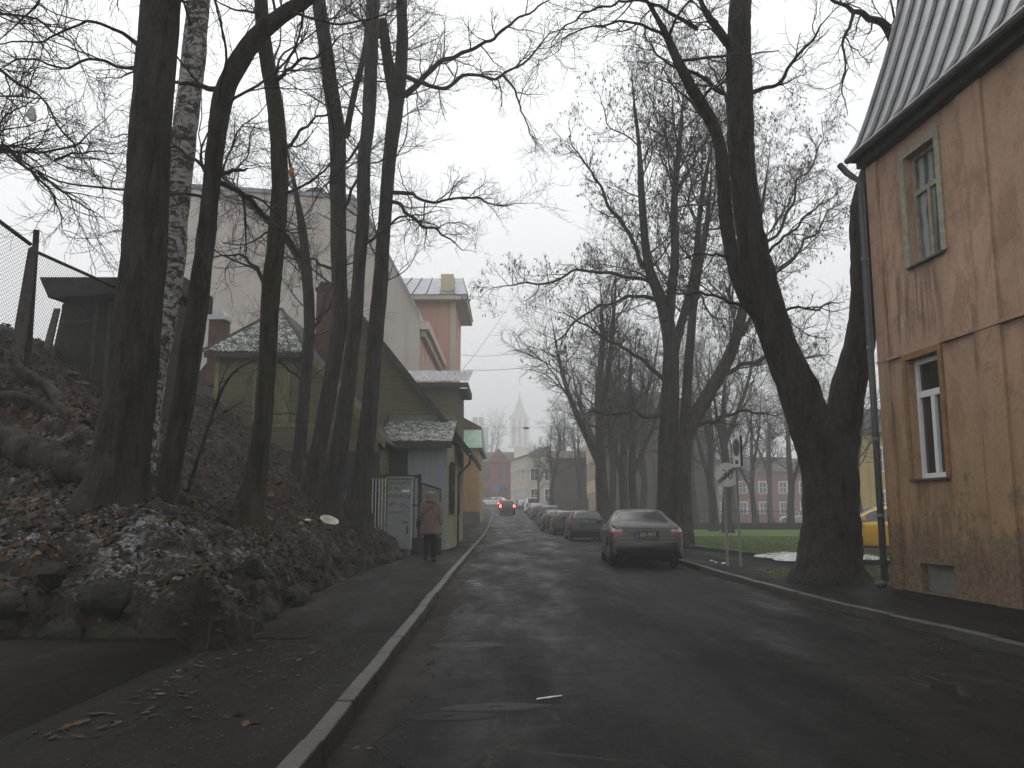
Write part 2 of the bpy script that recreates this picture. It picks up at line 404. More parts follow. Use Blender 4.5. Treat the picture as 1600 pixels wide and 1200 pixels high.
m_found = mk_wall('dark_foundation', (.02, .02, .02), (.05, .05, .048), 2, .4)
def mk_plank(name, a, b, pitch, dirn='Z', dark=(.012, .012, .009), rough=.8):
    k = NT(name, rough)
    w = k.wave(.3142 / pitch, dirn, 0.0)
    f = k.noise(6, 6, .7, k.map((.25, .25, 4) if dirn == 'Z' else (4, 4, .3)))
    c = k.ramp(f, [(.3, a), (.7, b)])
    c = k.mix(k.ramp(k.noise(1.2, 6, .7), [(.5, 0.0), (.75, .6)]), c, dark)
    ln = k.ramp(w, [(.0, 1.0), (.1, 0.0), (.95, 0.0), (1, 1.0)])
    k.col(k.mix(k.math('MULTIPLY', ln, .75), c, dark)); k.bump(w, .6, .03); return k.m
m_green_plank = mk_plank('olive_green_planks', (.098, .092, .050), (.155, .145, .078), .16)
m_green_plank_v = mk_plank('olive_green_vertical_boards', (.13, .122, .060), (.20, .186, .092), .16, 'X')
m_grey_plank = mk_plank('weathered_grey_planks', (.085, .075, .06), (.16, .145, .12), .30)
m_brown_plank = mk_plank('dark_brown_boards', (.075, .066, .056), (.115, .10, .085), .2, 'X')
m_shed = mk_plank('weathered_shed_boards', (.020, .018, .015), (.050, .045, .038), .17, 'X')
m_grey_wood = simple('weathered_grey_wood', (.07, .063, .054), .85, 0, .4, 9, .4)
k = NT('mossy_roof_with_snow', .85)
f = k.noise(14, 7, .75); g = k.noise(3, 5, .65)
c = k.ramp(g, [(.35, (.022, .022, .018)), (.65, (.06, .068, .022))])
k.col(k.mix(k.ramp(k.math('ADD', k.math('MULTIPLY', f, .75), k.math('MULTIPLY', g, .25)), [(.50, 0.0), (.56, 1.0)]), c, (.50, .52, .52))); k.bump(k.noise(22, 6, .7), 1.0, .06); m_moss_roof = k.m
k = NT('corrugated_roof_with_snow', .7); k.col(k.ramp(k.noise(6, 6, .7), [(.42, (.08, .08, .078)), (.55, (.55, .56, .57))])); m_corr = k.m
m_roof_dark = simple('dark_felt_roof', (.035, .034, .033), .7, 0, .35, 4, .4)
m_fascia = simple('weathered_fascia', (.045, .042, .036), .8, 0, .4, 6, .3)
m_yel_fascia = simple('faded_yellow_bargeboard', (.15, .12, .045), .7, 0, .4, 6)
k = NT('zinc_sheet', .5, .1); f = k.noise(1.8, 6, .65, k.map((1, 1, .3))); k.col(k.ramp(f, [(.3, (.25, .255, .26)), (.7, (.42, .43, .43))])); k.rgh(k.ramp(f, [(.3, .3), (.7, .55)])); m_zinc = k.m
m_zinc_dark = simple('dark_zinc', (.12, .12, .123), .45, .6, .3, 5)
m_roof_metal = simple('grey_blue_metal_roof', (.17, .19, .21), .45, .4, .25, 2)
m_green_metal = simple('pale_green_metal_roof', (.20, .33, .25), .55, .1, .25, 2)
k = NT('brick', .85)
br = k.n('ShaderNodeTexBrick'); br.inputs['Scale'].default_value = 4.2; br.inputs['Color1'].default_value = (.075, .035, .026, 1); br.inputs['Color2'].default_value = (.12, .055, .04, 1); br.inputs['Mortar'].default_value = (.06, .055, .05, 1)
sx = k.n('ShaderNodeCombineXYZ'); k.l(k.math('ADD', k.sep('X'), k.sep('Y')), sx.inputs[0]); k.l(k.sep('Z'), sx.inputs[1]); k.l(sx.outputs[0], br.inputs['Vector'])
k.col(k.mix(k.ramp(k.noise(2.5, 5), [(.45, 0.0), (.7, .7)]), br.outputs['Color'], (.025, .022, .02))); k.bump(br.outputs['Fac'], .5, -.01); m_brick = k.m
m_old_frame = simple('faded_olive_window_paint', (.27, .25, .185), .7, 0, .25, 10, .2)
m_ochre_trim = simple('ochre_window_surround', (.20, .118, .055), .8, 0, .25, 6, .2)
m_white_pvc = simple('white_plastic_frame', (.62, .63, .63), .4, 0, .05, 3)
m_white_paint = simple('white_painted_trim', (.62, .61, .58), .6, 0, .12, 5)
m_tin = simple('tin_sill', (.09, .09, .088), .5, .5, .3, 8)
k = NT('window_glass', .04, 0, .9); k.col((.012, .013, .014)); m_glass = k.m
k = NT('curtain_and_sky_glass', .06, 0, .8); k.col(k.ramp(k.math('ADD', k.math('MULTIPLY', k.wave(1.3, 'Y', 3.0, None, 'SIN'), .35), k.math('MULTIPLY', k.noise(1.4, 4), .65)), [(.30, (.05, .055, .055)), (.62, (.27, .285, .28))])); m_curtain_sky = k.m  # curtains, with the bright sky reflection of the panes painted into the pale tone
m_iron = simple('dark_iron', (.02, .02, .02), .6, .3, .3, 9)
m_rust = simple('rusty_brown_iron', (.04, .028, .02), .8, .2, .4, 9)
m_white_iron = simple('flaking_white_rail', (.42, .42, .40), .7, 0, .3, 12)
m_galv = simple('galvanised_post', (.075, .077, .08), .6, .2, .2, 6)
m_wire = simple('steel_wire', (.10, .10, .10), .6, .5, .2, 6)
m_black_wire = simple('black_cable', (.015, .015, .015), .6)
m_cab = mk_wall('cabinet_grey_green', (.17, .195, .19), (.21, .235, .225), 2, .25, .6, (.08, .09, .09))
m_marker = simple('black_marker', (.012, .022, .022), .6)
m_sign_white = simple('sign_white', (.50, .51, .50), .5, 0, .12, 5)
m_sign_black = simple('sign_black', (.012, .012, .012), .5)
m_sign_red = simple('sign_dull_red', (.16, .07, .075), .5)
m_sign_dull = simple('sign_dull_purple', (.10, .065, .08), .5)
m_sign_blue = simple('sign_blue', (.03, .12, .45), .5)
m_litter = simple('dirty_white_plastic', (.38, .38, .31), .6, 0, .35, 12)
m_rubber = simple('tyre_rubber', (.016, .016, .016), .85, 0, .2, 12)
m_rim = simple('alloy_rim', (.20, .205, .21), .4, .7, .1, 5)
m_underbody = simple('underbody_black', (.006, .006, .006), .9)
m_bumper = simple('black_bumper_plastic', (.016, .016, .016), .65)
k = NT('car_glass', .14, 0, .8); k.col((.012, .014, .014)); m_carglass = k.m
def paint(name, c, rough=.28, metal=.3):
    k = NT(name, rough, metal, .5)
    d = k.ramp(k.noise(2.2, 6, .7), [(.35, tuple(x * .8 for x in c)), (.65, tuple(x * 1.1 for x in c))])
    k.col(d); k.rgh(k.ramp(k.noise(6, 5), [(.3, rough), (.75, rough + .25)])); k.b.inputs['Coat Weight'].default_value = .2; k.b.inputs['Coat Roughness'].default_value = .12
    return k.m
m_p_grey = paint('grey_brown_metallic_paint', (.045, .043, .039), .38)
m_p_black = paint('black_green_paint', (.005, .0065, .007), .25, .0)
m_p_dark = paint('dark_grey_paint', (.028, .028, .029), .3)
m_p_blue = paint('dark_blue_grey_paint', (.03, .04, .055), .3)
m_p_white = paint('white_paint', (.62, .63, .61), .35, 0)
m_p_silver = paint('silver_paint', (.40, .40, .40), .35, .4)
m_p_yellow = paint('yellow_paint', (.52, .30, .015), .35, 0)
m_p_red = paint('dark_red_paint', (.10, .02, .018), .35, .1)
k = NT('tail_lamp_red', .15); k.col((.14, .010, .012)); m_tail = k.m
k = NT('tail_lamp_clear', .15); k.col((.27, .215, .20)); m_tail_clear = k.m
k = NT('head_lamp_glass', .1); k.col((.4, .4, .4)); m_head = k.m
m_brake = emit('brake_light', (1.0, .09, .05), 5.0)
m_indic = emit('orange_indicator_light', (1.0, .38, .05), 8.0, (.5, .2, .02))
m_plate = simple('number_plate_dirty', (.02, .022, .022), .5)
m_plate_w = simple('number_plate_white', (.5, .51, .5), .5)
m_coat = simple('dusty_pink_brown_coat', (.155, .106, .088), .85, 0, .2, 7, .5)
m_hood = simple('tan_hood', (.165, .115, .088), .9, 0, .25, 22, .6)
m_trouser = simple('black_trousers', (.012, .012, .013), .85)
m_bag = simple('black_leather', (.012, .011, .011), .55)
m_skin = simple('skin', (.38, .23, .17), .6, 0, .06, 8)
m_leafbrown = simple('pale_brown_dry_leaf', (.33, .17, .08), .7, 0, .25, 20)
m_bagplastic = simple('torn_plastic_bag', (.42, .42, .40), .5, 0, .2, 9)
m_seed = simple('dry_seed_clusters', (.040, .033, .026), .9, 0, .4, 7)
m_lampshell = simple('grey_lamp_housing', (.20, .205, .215), .5, .2, .15, 5)
m_lampglass = simple('dusty_lamp_glass', (.40, .37, .26), .3)
# ------------------------------------------------------------------ ground, road, pavements
def E_(Y): return np.interp(Y, [0, 8.2, 10, 13, 19, 24, 26, 40], [-2.68, -2.68, -2.88, -3.1, -3.3, -3.08, -3.05, -3.05])
def grid_mesh(name, X, Y, Z, m, smooth=True, attr=None):
    n, k_ = X.shape
    V = np.stack([X, Y, Z], -1).reshape(-1, 3)
    i = np.arange(n - 1)[:, None] * k_ + np.arange(k_ - 1)[None, :]
    Q = np.stack([i, i + 1, i + k_ + 1, i + k_], -1).reshape(-1, 4)
    me = npmesh(name, V, [Q])
    if attr is not None:
        a = me.attributes.new('slush', 'FLOAT', 'POINT'); a.data.foreach_set('value', attr.ravel().astype(np.float32))
    return linkmesh(name, me, m, None, smooth)

def ground_z(x, Y):
    return zr(Y) * sstep(17, 6, x) - .16 + .10 * sstep(7.5, 9, x) * sstep(10, 20, Y) + sstep(60, 140, x) * 2.0 + sstep(160, 360, Y) * sstep(10, 40, x) * 8
xs = np.concatenate([np.arange(-380, -30, 14), np.arange(-30, 60, 1.5), np.arange(60, 381, 14)])
ys = np.concatenate([np.arange(-60, 150, 2.0), np.concatenate([np.arange(150, 400, 12), np.arange(400, 1661, 60)])])
X, Y = np.meshgrid(xs, ys)
tag(grid_mesh('ground', X, Y, ground_z(X, Y) + .04 * (fbm(X * .4, Y * .4) - .5), m_ground), kind='structure')

ys = np.concatenate([np.arange(-12, 40, .25), np.arange(40, 141, 1.0)])
t = np.linspace(0, 1, 41)
Yg = np.repeat(ys[:, None], 41, 1); Xg = Lk(Yg) - .02 + (Rk(Yg) - Lk(Yg) + .04) * t[None]
Zg = zr(Yg) + .05 * (4 * t * (1 - t))[None] + .01 + .022 * (fbm(Xg * .9, Yg * .9, 3) - .5)
tag(grid_mesh('road', Xg, Yg, Zg, m_asphalt), kind='structure')
def road_z(x, Y):
    t = (x - Lk(Y)) / (Rk(Y) - Lk(Y)); return zr(Y) + .2 * t * (1 - t) + .01 + .022 * (fbm(x * .9, Y * .9, 3) - .5)
# the cross street at the far end
X, Y = np.meshgrid(np.linspace(-60, 30, 46), np.linspace(139.5, 162, 24))
tag(grid_mesh('cross_street', X, Y, zr(Y) + .01 + .004, m_asphalt), kind='structure')

PAVE = .12
ys = np.concatenate([np.arange(-12, 40, .5), np.arange(40, 141, 1.5)])
t = np.linspace(0, 1, 16)
Yg = np.repeat(ys[:, None], 16, 1)
left_edge = np.where(Yg < 8.4, -2.86, np.where(Yg < 30, -3.9, Lk(Yg) - 1.35)); left_edge = np.where(Yg > 60, Lk(Yg) - 2.2, left_edge)
Xg = Lk(Yg) - .13 + (left_edge - Lk(Yg) + .13) * t[None]
tag(grid_mesh('left_pavement', Xg, Yg, zr(Yg) + PAVE - .004 + .03 * (fbm(Xg * .8, Yg * .8, 5) - .5) * (t[None] > .05), m_pave), kind='structure')
def fac_x(Y): return 6.4 - .0888 * (Y - 14.8)
right_edge = np.where(Yg < 15, fac_x(Yg) + .1, 6.3); right_edge = np.where(Yg > 32, 6.5, right_edge)
Xg = Rk(Yg) + .13 + (right_edge - Rk(Yg) - .13) * t[None]
tag(grid_mesh('right_pavement', Xg, Yg, zr(Yg) + PAVE - .004 + .02 * (fbm(Xg * .8, Yg * .8, 6) - .5) * (t[None] > .05), m_pave), kind='structure')

def kerb_run(fx, y0, y1, side, step=1.0, top=PAVE + .012):
    mb = MB(); y = y0
    while y < y1:
        e = min(y + step, y1); a, b = y + .008, e - .008
        j = rnd.uniform(-.012, .012); d = rnd.uniform(-.012, .01); w = .13 * side
        za, zb = float(zr(a)), float(zr(b)); xa, xb = float(fx(a)) + d, float(fx(b)) + d
        P = [(xa, a, za - .1), (xa + w, a, za - .1), (xb + w, b, zb - .1), (xb, b, zb - .1)]
        mb.hexa(P + [(p[0] + (.012 * side if i in (0, 3) else 0), p[1], p[2] + .1 + top + j * .6) for i, p in enumerate(P)])
        y = e
    return mb
tag(kerb_run(Lk, -12, 140, -1).build('left_kerb', m_kerb, bevel=.015), kind='structure')
tag(kerb_run(Rk, -12, 140, 1).build('right_kerb', m_kerb, bevel=.015), kind='structure')

# yard entrance at the near left, a step above the pavement
X, Y = np.meshgrid(np.linspace(-16, -2.86, 60), np.linspace(-12, 9.2, 70))
H = .10 + .12 * sstep(5.2, 6.1, Y + .25 * (X + 3) + .5 * (fbm(X, Y, 9) - .5)) + .03 * (fbm(X * 1.3, Y * 1.3, 8) - .5)
H = np.where(X > -2.9, np.minimum(H, .08), H)
tag(grid_mesh('yard_entrance', X, Y, H, m_drive), kind='structure')

# worn patches in the asphalt
def patch(cx, cy, rx, ry, m, seed, name='road_patch'):
    n, nr = 30, 9; mb = MB(); V = [(cx, cy, float(road_z(cx, cy)) + .008)]; Fc = [(0, 1 + i, 1 + (i + 1) % n) for i in range(n)]
    for q in range(1, nr + 1):
        for i in range(n):
            a = 2 * math.pi * i / n; r = (1 + .45 * (float(fbm(1.5 * math.cos(a) + seed * 5, 1.5 * math.sin(a) + seed * 3)) - .5) * 2) * q / nr
            x, y = cx + rx * r * math.cos(a), cy + ry * r * math.sin(a); V.append((x, y, float(road_z(x, y)) + (.008 if q < nr else .001)))
    for q in range(nr - 1): Fc += [(1 + q * n + i, 1 + q * n + (i + 1) % n, 1 + (q + 1) * n + (i + 1) % n, 1 + (q + 1) * n + i) for i in range(n)]
    mb.add(V, Fc)
    return tag(mb.build(name, m, None, True), kind='structure')
for px, py, rx, ry, m, s in ((725, 1012, .42, .16, m_patch, 1), (775, 1114, .34, .14, m_patch, 2), (800, 873, .75, .45, m_patch, 3), (812, 846, .9, .4, m_patch, 4),
                             (700, 1128, .30, .12, m_patch_dark, 5), (720, 960, .16, 1.3, m_patch_dark, 6), (742, 870, .22, 1.6, m_patch_dark, 9),
                             (795, 825, .8, .6, m_patch, 10)):
    g = gz(px, py); patch(g[0], g[1], rx, ry, m, s)
def road_mark(px, py, P, ang=0):
    g = gz(px, py, .03); mb = MB(); c, q = math.cos(ang), math.sin(ang)
    mb.prism([(g[0] + a * c - b * q, g[1] + a * q + b * c, float(road_z(g[0] + a * c - b * q, g[1] + a * q + b * c)) + .006) for a, b in P], (0, 0, .003))
    return tag(mb.build('worn_road_marking', m_white_line), kind='structure')
road_mark(858, 1094, [(-.11, -.018), (-.02, -.024), (.10, -.012), (.11, .012), (.03, .02), (-.09, .014)], .42)
for px, py in ((742, 912), (748, 915), (736, 908)): road_mark(px, py, [(-.09, -.05), (.03, -.04), (.1, -.03), (.08, .06), (-.02, .03), (-.07, .04)])     # flakes of old white line by the gutter
# dirt washed into the left gutter, seams in the left pavement
def ribbon(name, fx, w, y0, y1, m, seed, zf, step=.12):
    ys_ = np.arange(y0, y1, step); mb = MB(); V, Fc = [], []
    for i, y in enumerate(ys_):
        e = w * (.35 + 1.3 * float(fbm(y * 1.3, seed * 3.1, seed, 4))); x0 = float(fx(y))
        for q in np.linspace(0, 1, 5):
            xx = x0 + e * q; V.append((xx, y, float(zf(xx, y)) + (.010 if 0 < q < 1 else .004)))
    for i in range(len(ys_) - 1):
        for j in range(4): Fc.append((i * 5 + j, i * 5 + j + 1, i * 5 + j + 6, i * 5 + j + 5))
    mb.add(V, Fc); return tag(mb.build(name, m, None, True), kind='structure')
ribbon('gutter_dirt', lambda y: Lk(y) + .005, .34, 4.0, 46, m_gutter, 3, road_z)
ribbon('gutter_dirt', lambda y: Rk(y) - .30, .29, 5.0, 40, m_gutter, 8, road_z)
pz_ = lambda x, y: zr(y) + PAVE - .003 + .03 * (float(fbm(x * .8, y * .8, 5)) - .5)
ribbon('pavement_dirt', lambda y: E_(y) + .02, .55, 8.9, 26, m_gutter, 17, pz_)
# grit and stray leaves along the kerbs and on the left pavement
_b = np.array([(1, 0, 0), (-1, 0, 0), (0, 1, 0), (0, -1, 0), (0, 0, 1), (0, 0, -1)], float); _t = np.array([(0, 2, 4), (2, 1, 4), (1, 3, 4), (3, 0, 4), (2, 0, 5), (1, 2, 5), (3, 1, 5), (0, 3, 5)])
n = 5200; y = 4 + RNG.exponential(9, n); y = np.where(y > 45, RNG.uniform(4, 45, n), y); k_ = RNG.integers(0, 4, n); o_ = np.abs(RNG.normal(0, .22, n))
x = np.where(k_ == 0, Lk(y) + .03 + o_, np.where(k_ == 1, Rk(y) - .03 - o_, np.where(k_ == 2, Lk(y) - .2 - np.abs(RNG.normal(0, .9, n)), RNG.uniform(-.9, 4.2, n))))
ok = (x > np.where(y < 8.4, -2.8, E_(y) + .05)); x, y, k_ = x[ok], y[ok], k_[ok]
z = np.where(k_ == 2, zr(y) + PAVE + .03 * (fbm(x * .8, y * .8, 5) - .5), road_z(x, y)) + .004
s_ = RNG.uniform(.002, .008, len(x)) * np.where(RNG.uniform(0, 1, len(x)) < .06, 1.8, 1) * np.where(k_ == 3, .6, 1)
P = np.stack([x, y, z], 1)[:, None] + (_b[None] + RNG.normal(0, .3, (len(x), 6, 3))) * s_[:, None, None] * np.array((1.2, 1.2, .6))
tag(linkmesh('road_grit', npmesh('road_grit', P.reshape(-1, 3), [(_t[None] + 6 * np.arange(len(x))[:, None, None]).reshape(-1, 3)]), m_kerb), 'grit and small stones scattered along the kerbs and the pavement', 'grit', None, 'stuff')
n = 420; y = 5 + RNG.exponential(7, n); y = np.where(y > 30, RNG.uniform(6, 30, n), y); k_ = RNG.integers(0, 3, n)
x = np.where(k_ == 0, Lk(y) + .05 + np.abs(RNG.normal(0, .12, n)), np.where(k_ == 1, np.where(y < 8.4, -2.7, E_(y)) + .06 + np.abs(RNG.normal(0, .25, n)), Lk(y) - .2 - RNG.uniform(0, 1.4, n)))
z = np.where(k_ == 0, road_z(x, y), zr(y) + PAVE + .03 * (fbm(x * .8, y * .8, 5) - .5)) + .008; a = RNG.uniform(0, 6.28, n); s_ = RNG.uniform(.018, .045, n)
c = np.stack([x, y, z], 1); U = np.stack([np.cos(a), np.sin(a), RNG.normal(0, .12, n)], 1) * s_[:, None]; W_ = np.stack([-np.sin(a), np.cos(a), RNG.normal(0, .12, n)], 1) * s_[:, None]
tag(linkmesh('stray_leaves', npmesh('stray_leaves', np.stack([c - U, c - .6 * W_, c + U * 1.1, c + .6 * W_], 1).reshape(-1, 3), [np.arange(n * 4).reshape(-1, 4)]), m_leaf), 'stray wet leaves on the left pavement and in the gutter', 'leaves', None, 'stuff')
# lawn and verge on the right
def poly_sheet(name, P, m, z, seed=0, amp=.04, step=.5):
    P = np.array(P, float); x0, y0 = P.min(0); x1, y1 = P.max(0)
    import bmesh
    bm = bmesh.new(); vs = [bm.verts.new((p[0], p[1], 0)) for p in P]; bm.faces.new(vs)
    ax = np.arange(x0 + step, x1, step); ay = np.arange(y0 + step, y1, step)
    for v in ax: bmesh.ops.bisect_plane(bm, geom=bm.verts[:] + bm.edges[:] + bm.faces[:], plane_co=(v, 0, 0), plane_no=(1, 0, 0))
    for v in ay: bmesh.ops.bisect_plane(bm, geom=bm.verts[:] + bm.edges[:] + bm.faces[:], plane_co=(0, v, 0), plane_no=(0, 1, 0))
    for v in bm.verts: v.co.z = z + amp * (float(fbm(v.co.x * .6, v.co.y * .6, seed)) - .3)
    me = bpy.data.meshes.new(name); bm.to_mesh(me); bm.free()
    return linkmesh(name, me, m, None, True)
LAWN = [(6.45, 32), (7.7, 22.3), (10.6, 21.2), (10.8, 33), (60, 33), (60, 70), (6.45, 70)]
tag(poly_sheet('lawn', LAWN, m_lawn, .13, 2, .06, 1.6), kind='structure')
tag(poly_sheet('verge', [(5.3, 16.0), (9.5, 13.5), (30, 13.5), (30, 19.5), (9.3, 19.9), (6.2, 20.0), (5.25, 18.6)], m_verge, .125, 4, .06, .7), kind='structure')
tag(poly_sheet('side_path', [(6.25, 20.05), (9.3, 19.95), (30, 19.6), (30, 32.9), (10.9, 32.9), (10.7, 21.1), (7.65, 22.2), (6.4, 31.9), (6.3, 31.9)], m_drive, .10, 5, .02, 1.2), kind='structure')
mb = MB()
for a, b in (((6.4, 32), (7.66, 22.25)), ((7.66, 22.25), (10.65, 21.12)), ((6.4, 32), (6.4, 70))):
    a, b = np.array(a), np.array(b); L = np.linalg.norm(b - a); d = (b - a) / L; nrm = np.array((-d[1], d[0])) * .06
    mb.hexa([(*(a + nrm), .0), (*(a - nrm), .0), (*(b - nrm), .0), (*(b + nrm), .0), (*(a + nrm), .22), (*(a - nrm), .22), (*(b - nrm), .22), (*(b + nrm), .22)])
tag(mb.build('lawn_kerb', m_kerb), kind='structure')
# thawing snow left on the lawn edge
def ragged(name, c, rx, ry, z, seed, label):
    n, r_ = 64, 14; V = [(c[0], c[1], z + .05)]; Fc = []
    for k_ in range(1, r_ + 1):
        for i in range(n):
            a = 2 * math.pi * i / n
            q = (1 + .9 * (float(fbm(1.8 * math.cos(a) + seed, 1.8 * math.sin(a), seed, 4)) - .5)) * k_ / r_
            x, y = c[0] + rx * q * math.cos(a), c[1] + ry * q * math.sin(a)
            V.append((x, y, z + .05 * (1 - (k_ / r_) ** 2) - (.03 if k_ == r_ else 0) + .05 * (float(fbm(x * 4, y * 4, 3)) - .5)))
    for i in range(n): Fc.append((0, 1 + i, 1 + (i + 1) % n))
    for k_ in range(r_ - 1):
        for i in range(n):
            a = 1 + k_ * n; Fc.append((a + i, a + (i + 1) % n, a + n + (i + 1) % n, a + n + i))
    mb = MB(); mb.add(V, Fc); return tag(mb.build(name, m_snow, None, True), label, 'snow', None, 'stuff')
ragged('thawing_snow', (7.75, 24.2), .9, 2.2, .18, 1.3, 'thawing snow strip along the edge of the lawn')
ragged('thawing_snow', (9.0, 25.0), 1.3, 2.8, .17, 4.3, 'thawing snow lying beside the big tree')
for (px, py, s) in ((1118, 878, 1), (1131, 880, 2), (1112, 876, 6)):
    g = gz(px, py, PAVE); ragged('thawing_snow', (g[0], g[1]), .10, .09, PAVE - .03, s, 'small crumbs of snow on the pavement by the sign posts')
# grass blades near the front of the lawn and on the verge
def blades(name, regions, label):
    V, T = [], []
    for (x0, x1, y0, y1, n, h, zb) in regions:
        x = RNG.uniform(x0, x1, n); y = RNG.uniform(y0, y1, n)
        xe = np.interp(y, [22.3, 32], [7.7, 6.5])
        ok = (x > xe) if zb == 'lawn' else np.ones(n, bool)
        x, y = x[ok], y[ok]; n = len(x); a = RNG.uniform(0, 6.28, n); hh = h * RNG.uniform(.5, 1.2, n); w = RNG.uniform(.006, .013, n) * (1.6 if zb == 'lawn' else 1)
        z = .13
        b = np.stack([x, y, np.full(n, z)], 1); s_ = np.stack([np.cos(a) * w, np.sin(a) * w, np.zeros(n)], 1)
        tip = b + np.stack([RNG.normal(0, .4, n) * hh, RNG.normal(0, .4, n) * hh, hh], 1)
        k0 = sum(len(q) for q in V); V.append(np.stack([b - s_, b + s_, tip], 1).reshape(-1, 3)); T.append(k0 + np.arange(n * 3).reshape(-1, 3))
    me = npmesh(name, np.concatenate(V), [np.concatenate(T)])
    return tag(linkmesh(name, me, m_blade), label, 'grass', None, 'stuff')
blades('grass', [(6.5, 10.7, 22.3, 34, 26000, .09, 'lawn'), (6.5, 20, 34, 46, 26000, .10, 'lawn'), (5.35, 9.2, 16.2, 19.4, 5000, .07, 'verge'), (9, 14, 14, 19, 3500, .08, 'verge')], 'short wet grass of the lawn and the verge by the big tree')

# ------------------------------------------------------------------ bank on the left
def bank_z(x, Y):
    n1 = fbm(x * .7, Y * .7, 20) - .5; n2 = fbm(x * 2.3, Y * 2.3, 21) - .5; n3 = fbm(x * 6, Y * 6, 22) - .5
    dx = E_(Y) + .35 * n1 + .45 * n2 + .18 * n3 - x
    dy = Y - 8.3 + .6 * n1 + .6 * n2 + .22 * n3
    S = np.interp(dx, [-.3, 0, .16, .4, .9, 1.3, 6.5, 9, 40], [.0, .08, .50, .74, 1.05, 1.28, 4.85, 5.3, 5.6])
    Fr = np.interp(dy, [-.3, 0, .16, .5, 1.3, 2.8, 6.4, 9, 60], [.0, .08, .58, .86, 1.12, 1.52, 4.2, 5.4, 8])
    B = np.where(x > -4.9, np.interp(25.6 - Y, [-.3, 0, .5, 1.5, 4], [.05, .10, .6, 1.4, 9]), 99)
    B = np.where(x > -4.9, B, 99 * sstep(-4.9, -5.6, x) + B * 0 + np.interp(25.6 - Y, [-40, -8, 0, 4], [1.4, 1.4, 1.4, 9]) * (1 - sstep(-4.9, -5.6, x)))
    h = np.minimum(np.minimum(S, Fr), B)
    n4 = np.abs(fbm(x * 3.1 + 9, Y * 3.1, 24) - .5)
    return h + .10 * n1 + (.14 * n2 + .09 * n3 - .28 * (n4 - .12)) * sstep(.1, .5, h)
xs = np.concatenate([np.arange(-40, -14, .5), np.arange(-14, -2.4, .07)])
ys = np.concatenate([np.arange(7.7, 15, .07), np.arange(15, 26.5, .12), np.arange(26.5, 50, .6)])
X, Y = np.meshgrid(xs, ys)
Z = bank_z(X, Y)
inside = sstep(0, .25, E_(Y) - X) * sstep(8.2, 8.5, Y)
# slush lies on the flatter front shelf and thinly elsewhere
sl = sstep(14.0, 11.2, Y) * sstep(-2.9, -3.3, X) * (.25 + .75 * sstep(.42, .58, fbm(X * .9, Y * .9, 31))) + .5 * sstep(12.2, 10.0, Y) * sstep(8.5, 9.0, Y)
sl = sl + .55 * sstep(.52, .7, fbm(X * .8 + 7, Y * .8, 33)) * sstep(19, 15, Y) + .6 * sstep(26, 28, Y)
bank = grid_mesh('hillside', X, Y, Z - .05 * (1 - inside), m_bank, True, np.clip(sl, 0, 1))
tag(bank, kind='structure')
def bz(x, y): return float(bank_z(np.array([float(x)]), np.array([float(y)]))[0])
def bank_at(px, py, y0=8.4, y1=32):
    """first point of the pixel ray that meets the bank"""
    d = ray(px, py); T = np.linspace(y0, y1, 900) / d[1]
    P = np.stack([d[0] * T, d[1] * T, CZ + d[2] * T], 1); h = bank_z(P[:, 0], P[:, 1])
    k_ = np.argmax(P[:, 2] <= h); return np.array((P[k_, 0], P[k_, 1], h[k_]))

# leaf litter: one mass nobody could count
def litter(n):
    x = RNG.uniform(-13, -2.9, n); y = RNG.uniform(8.5, 27, n)
    dens = .15 + .9 * sstep(.44, .62, fbm(x * .55, y * .55, 41)); dens = np.where(y > 12.4, dens + .25, dens * .45); dens = np.where(x > -3.6, dens * .55, dens)
    ok = RNG.uniform(0, 1, n) < dens; x, y = x[ok], y[ok]
    ok = (E_(y) - x > .0) & (y > 8.45); x, y = x[ok], y[ok]; n = len(x)
    z = bank_z(x, y) + .012; e = .03
    gx = (bank_z(x + e, y) - bank_z(x - e, y)) / (2 * e); gy = (bank_z(x, y + e) - bank_z(x, y - e)) / (2 * e)
    N = np.stack([-gx, -gy, np.ones(n)], 1) + RNG.normal(0, .38, (n, 3)); N /= np.linalg.norm(N, axis=1, keepdims=True)
    a = RNG.normal(0, 1, (n, 3)); U = np.cross(N, a); U /= np.linalg.norm(U, axis=1, keepdims=True); W = np.cross(N, U)
    s = RNG.uniform(.018, .055, n)[:, None]; s = s * np.where(RNG.uniform(0, 1, (n, 1)) < .05, 1.6, 1)
    c = np.stack([x, y, z], 1); cur = RNG.uniform(-.15, .5, (n, 1)) * s
    P = np.stack([c - U * s, c - U * .25 * s - W * .62 * s + N * cur, c + U * .5 * s - W * .45 * s + N * cur, c + U * 1.05 * s, c + U * .4 * s + W * .5 * s + N * cur, c - U * .3 * s + W * .66 * s + N * cur], 1)
    V = P.reshape(-1, 3); i = np.arange(n)[:, None] * 6
    me = npmesh('leaf_litter', V, [np.concatenate([i + np.array([[0, 1, 4, 5]]), i + np.array([[1, 2, 3, 4]])])])
    return tag(linkmesh('leaf_litter', me, m_leaf), 'wet brown fallen leaves covering the slope between the trees', 'leaves', None, 'stuff')
litter(85000)

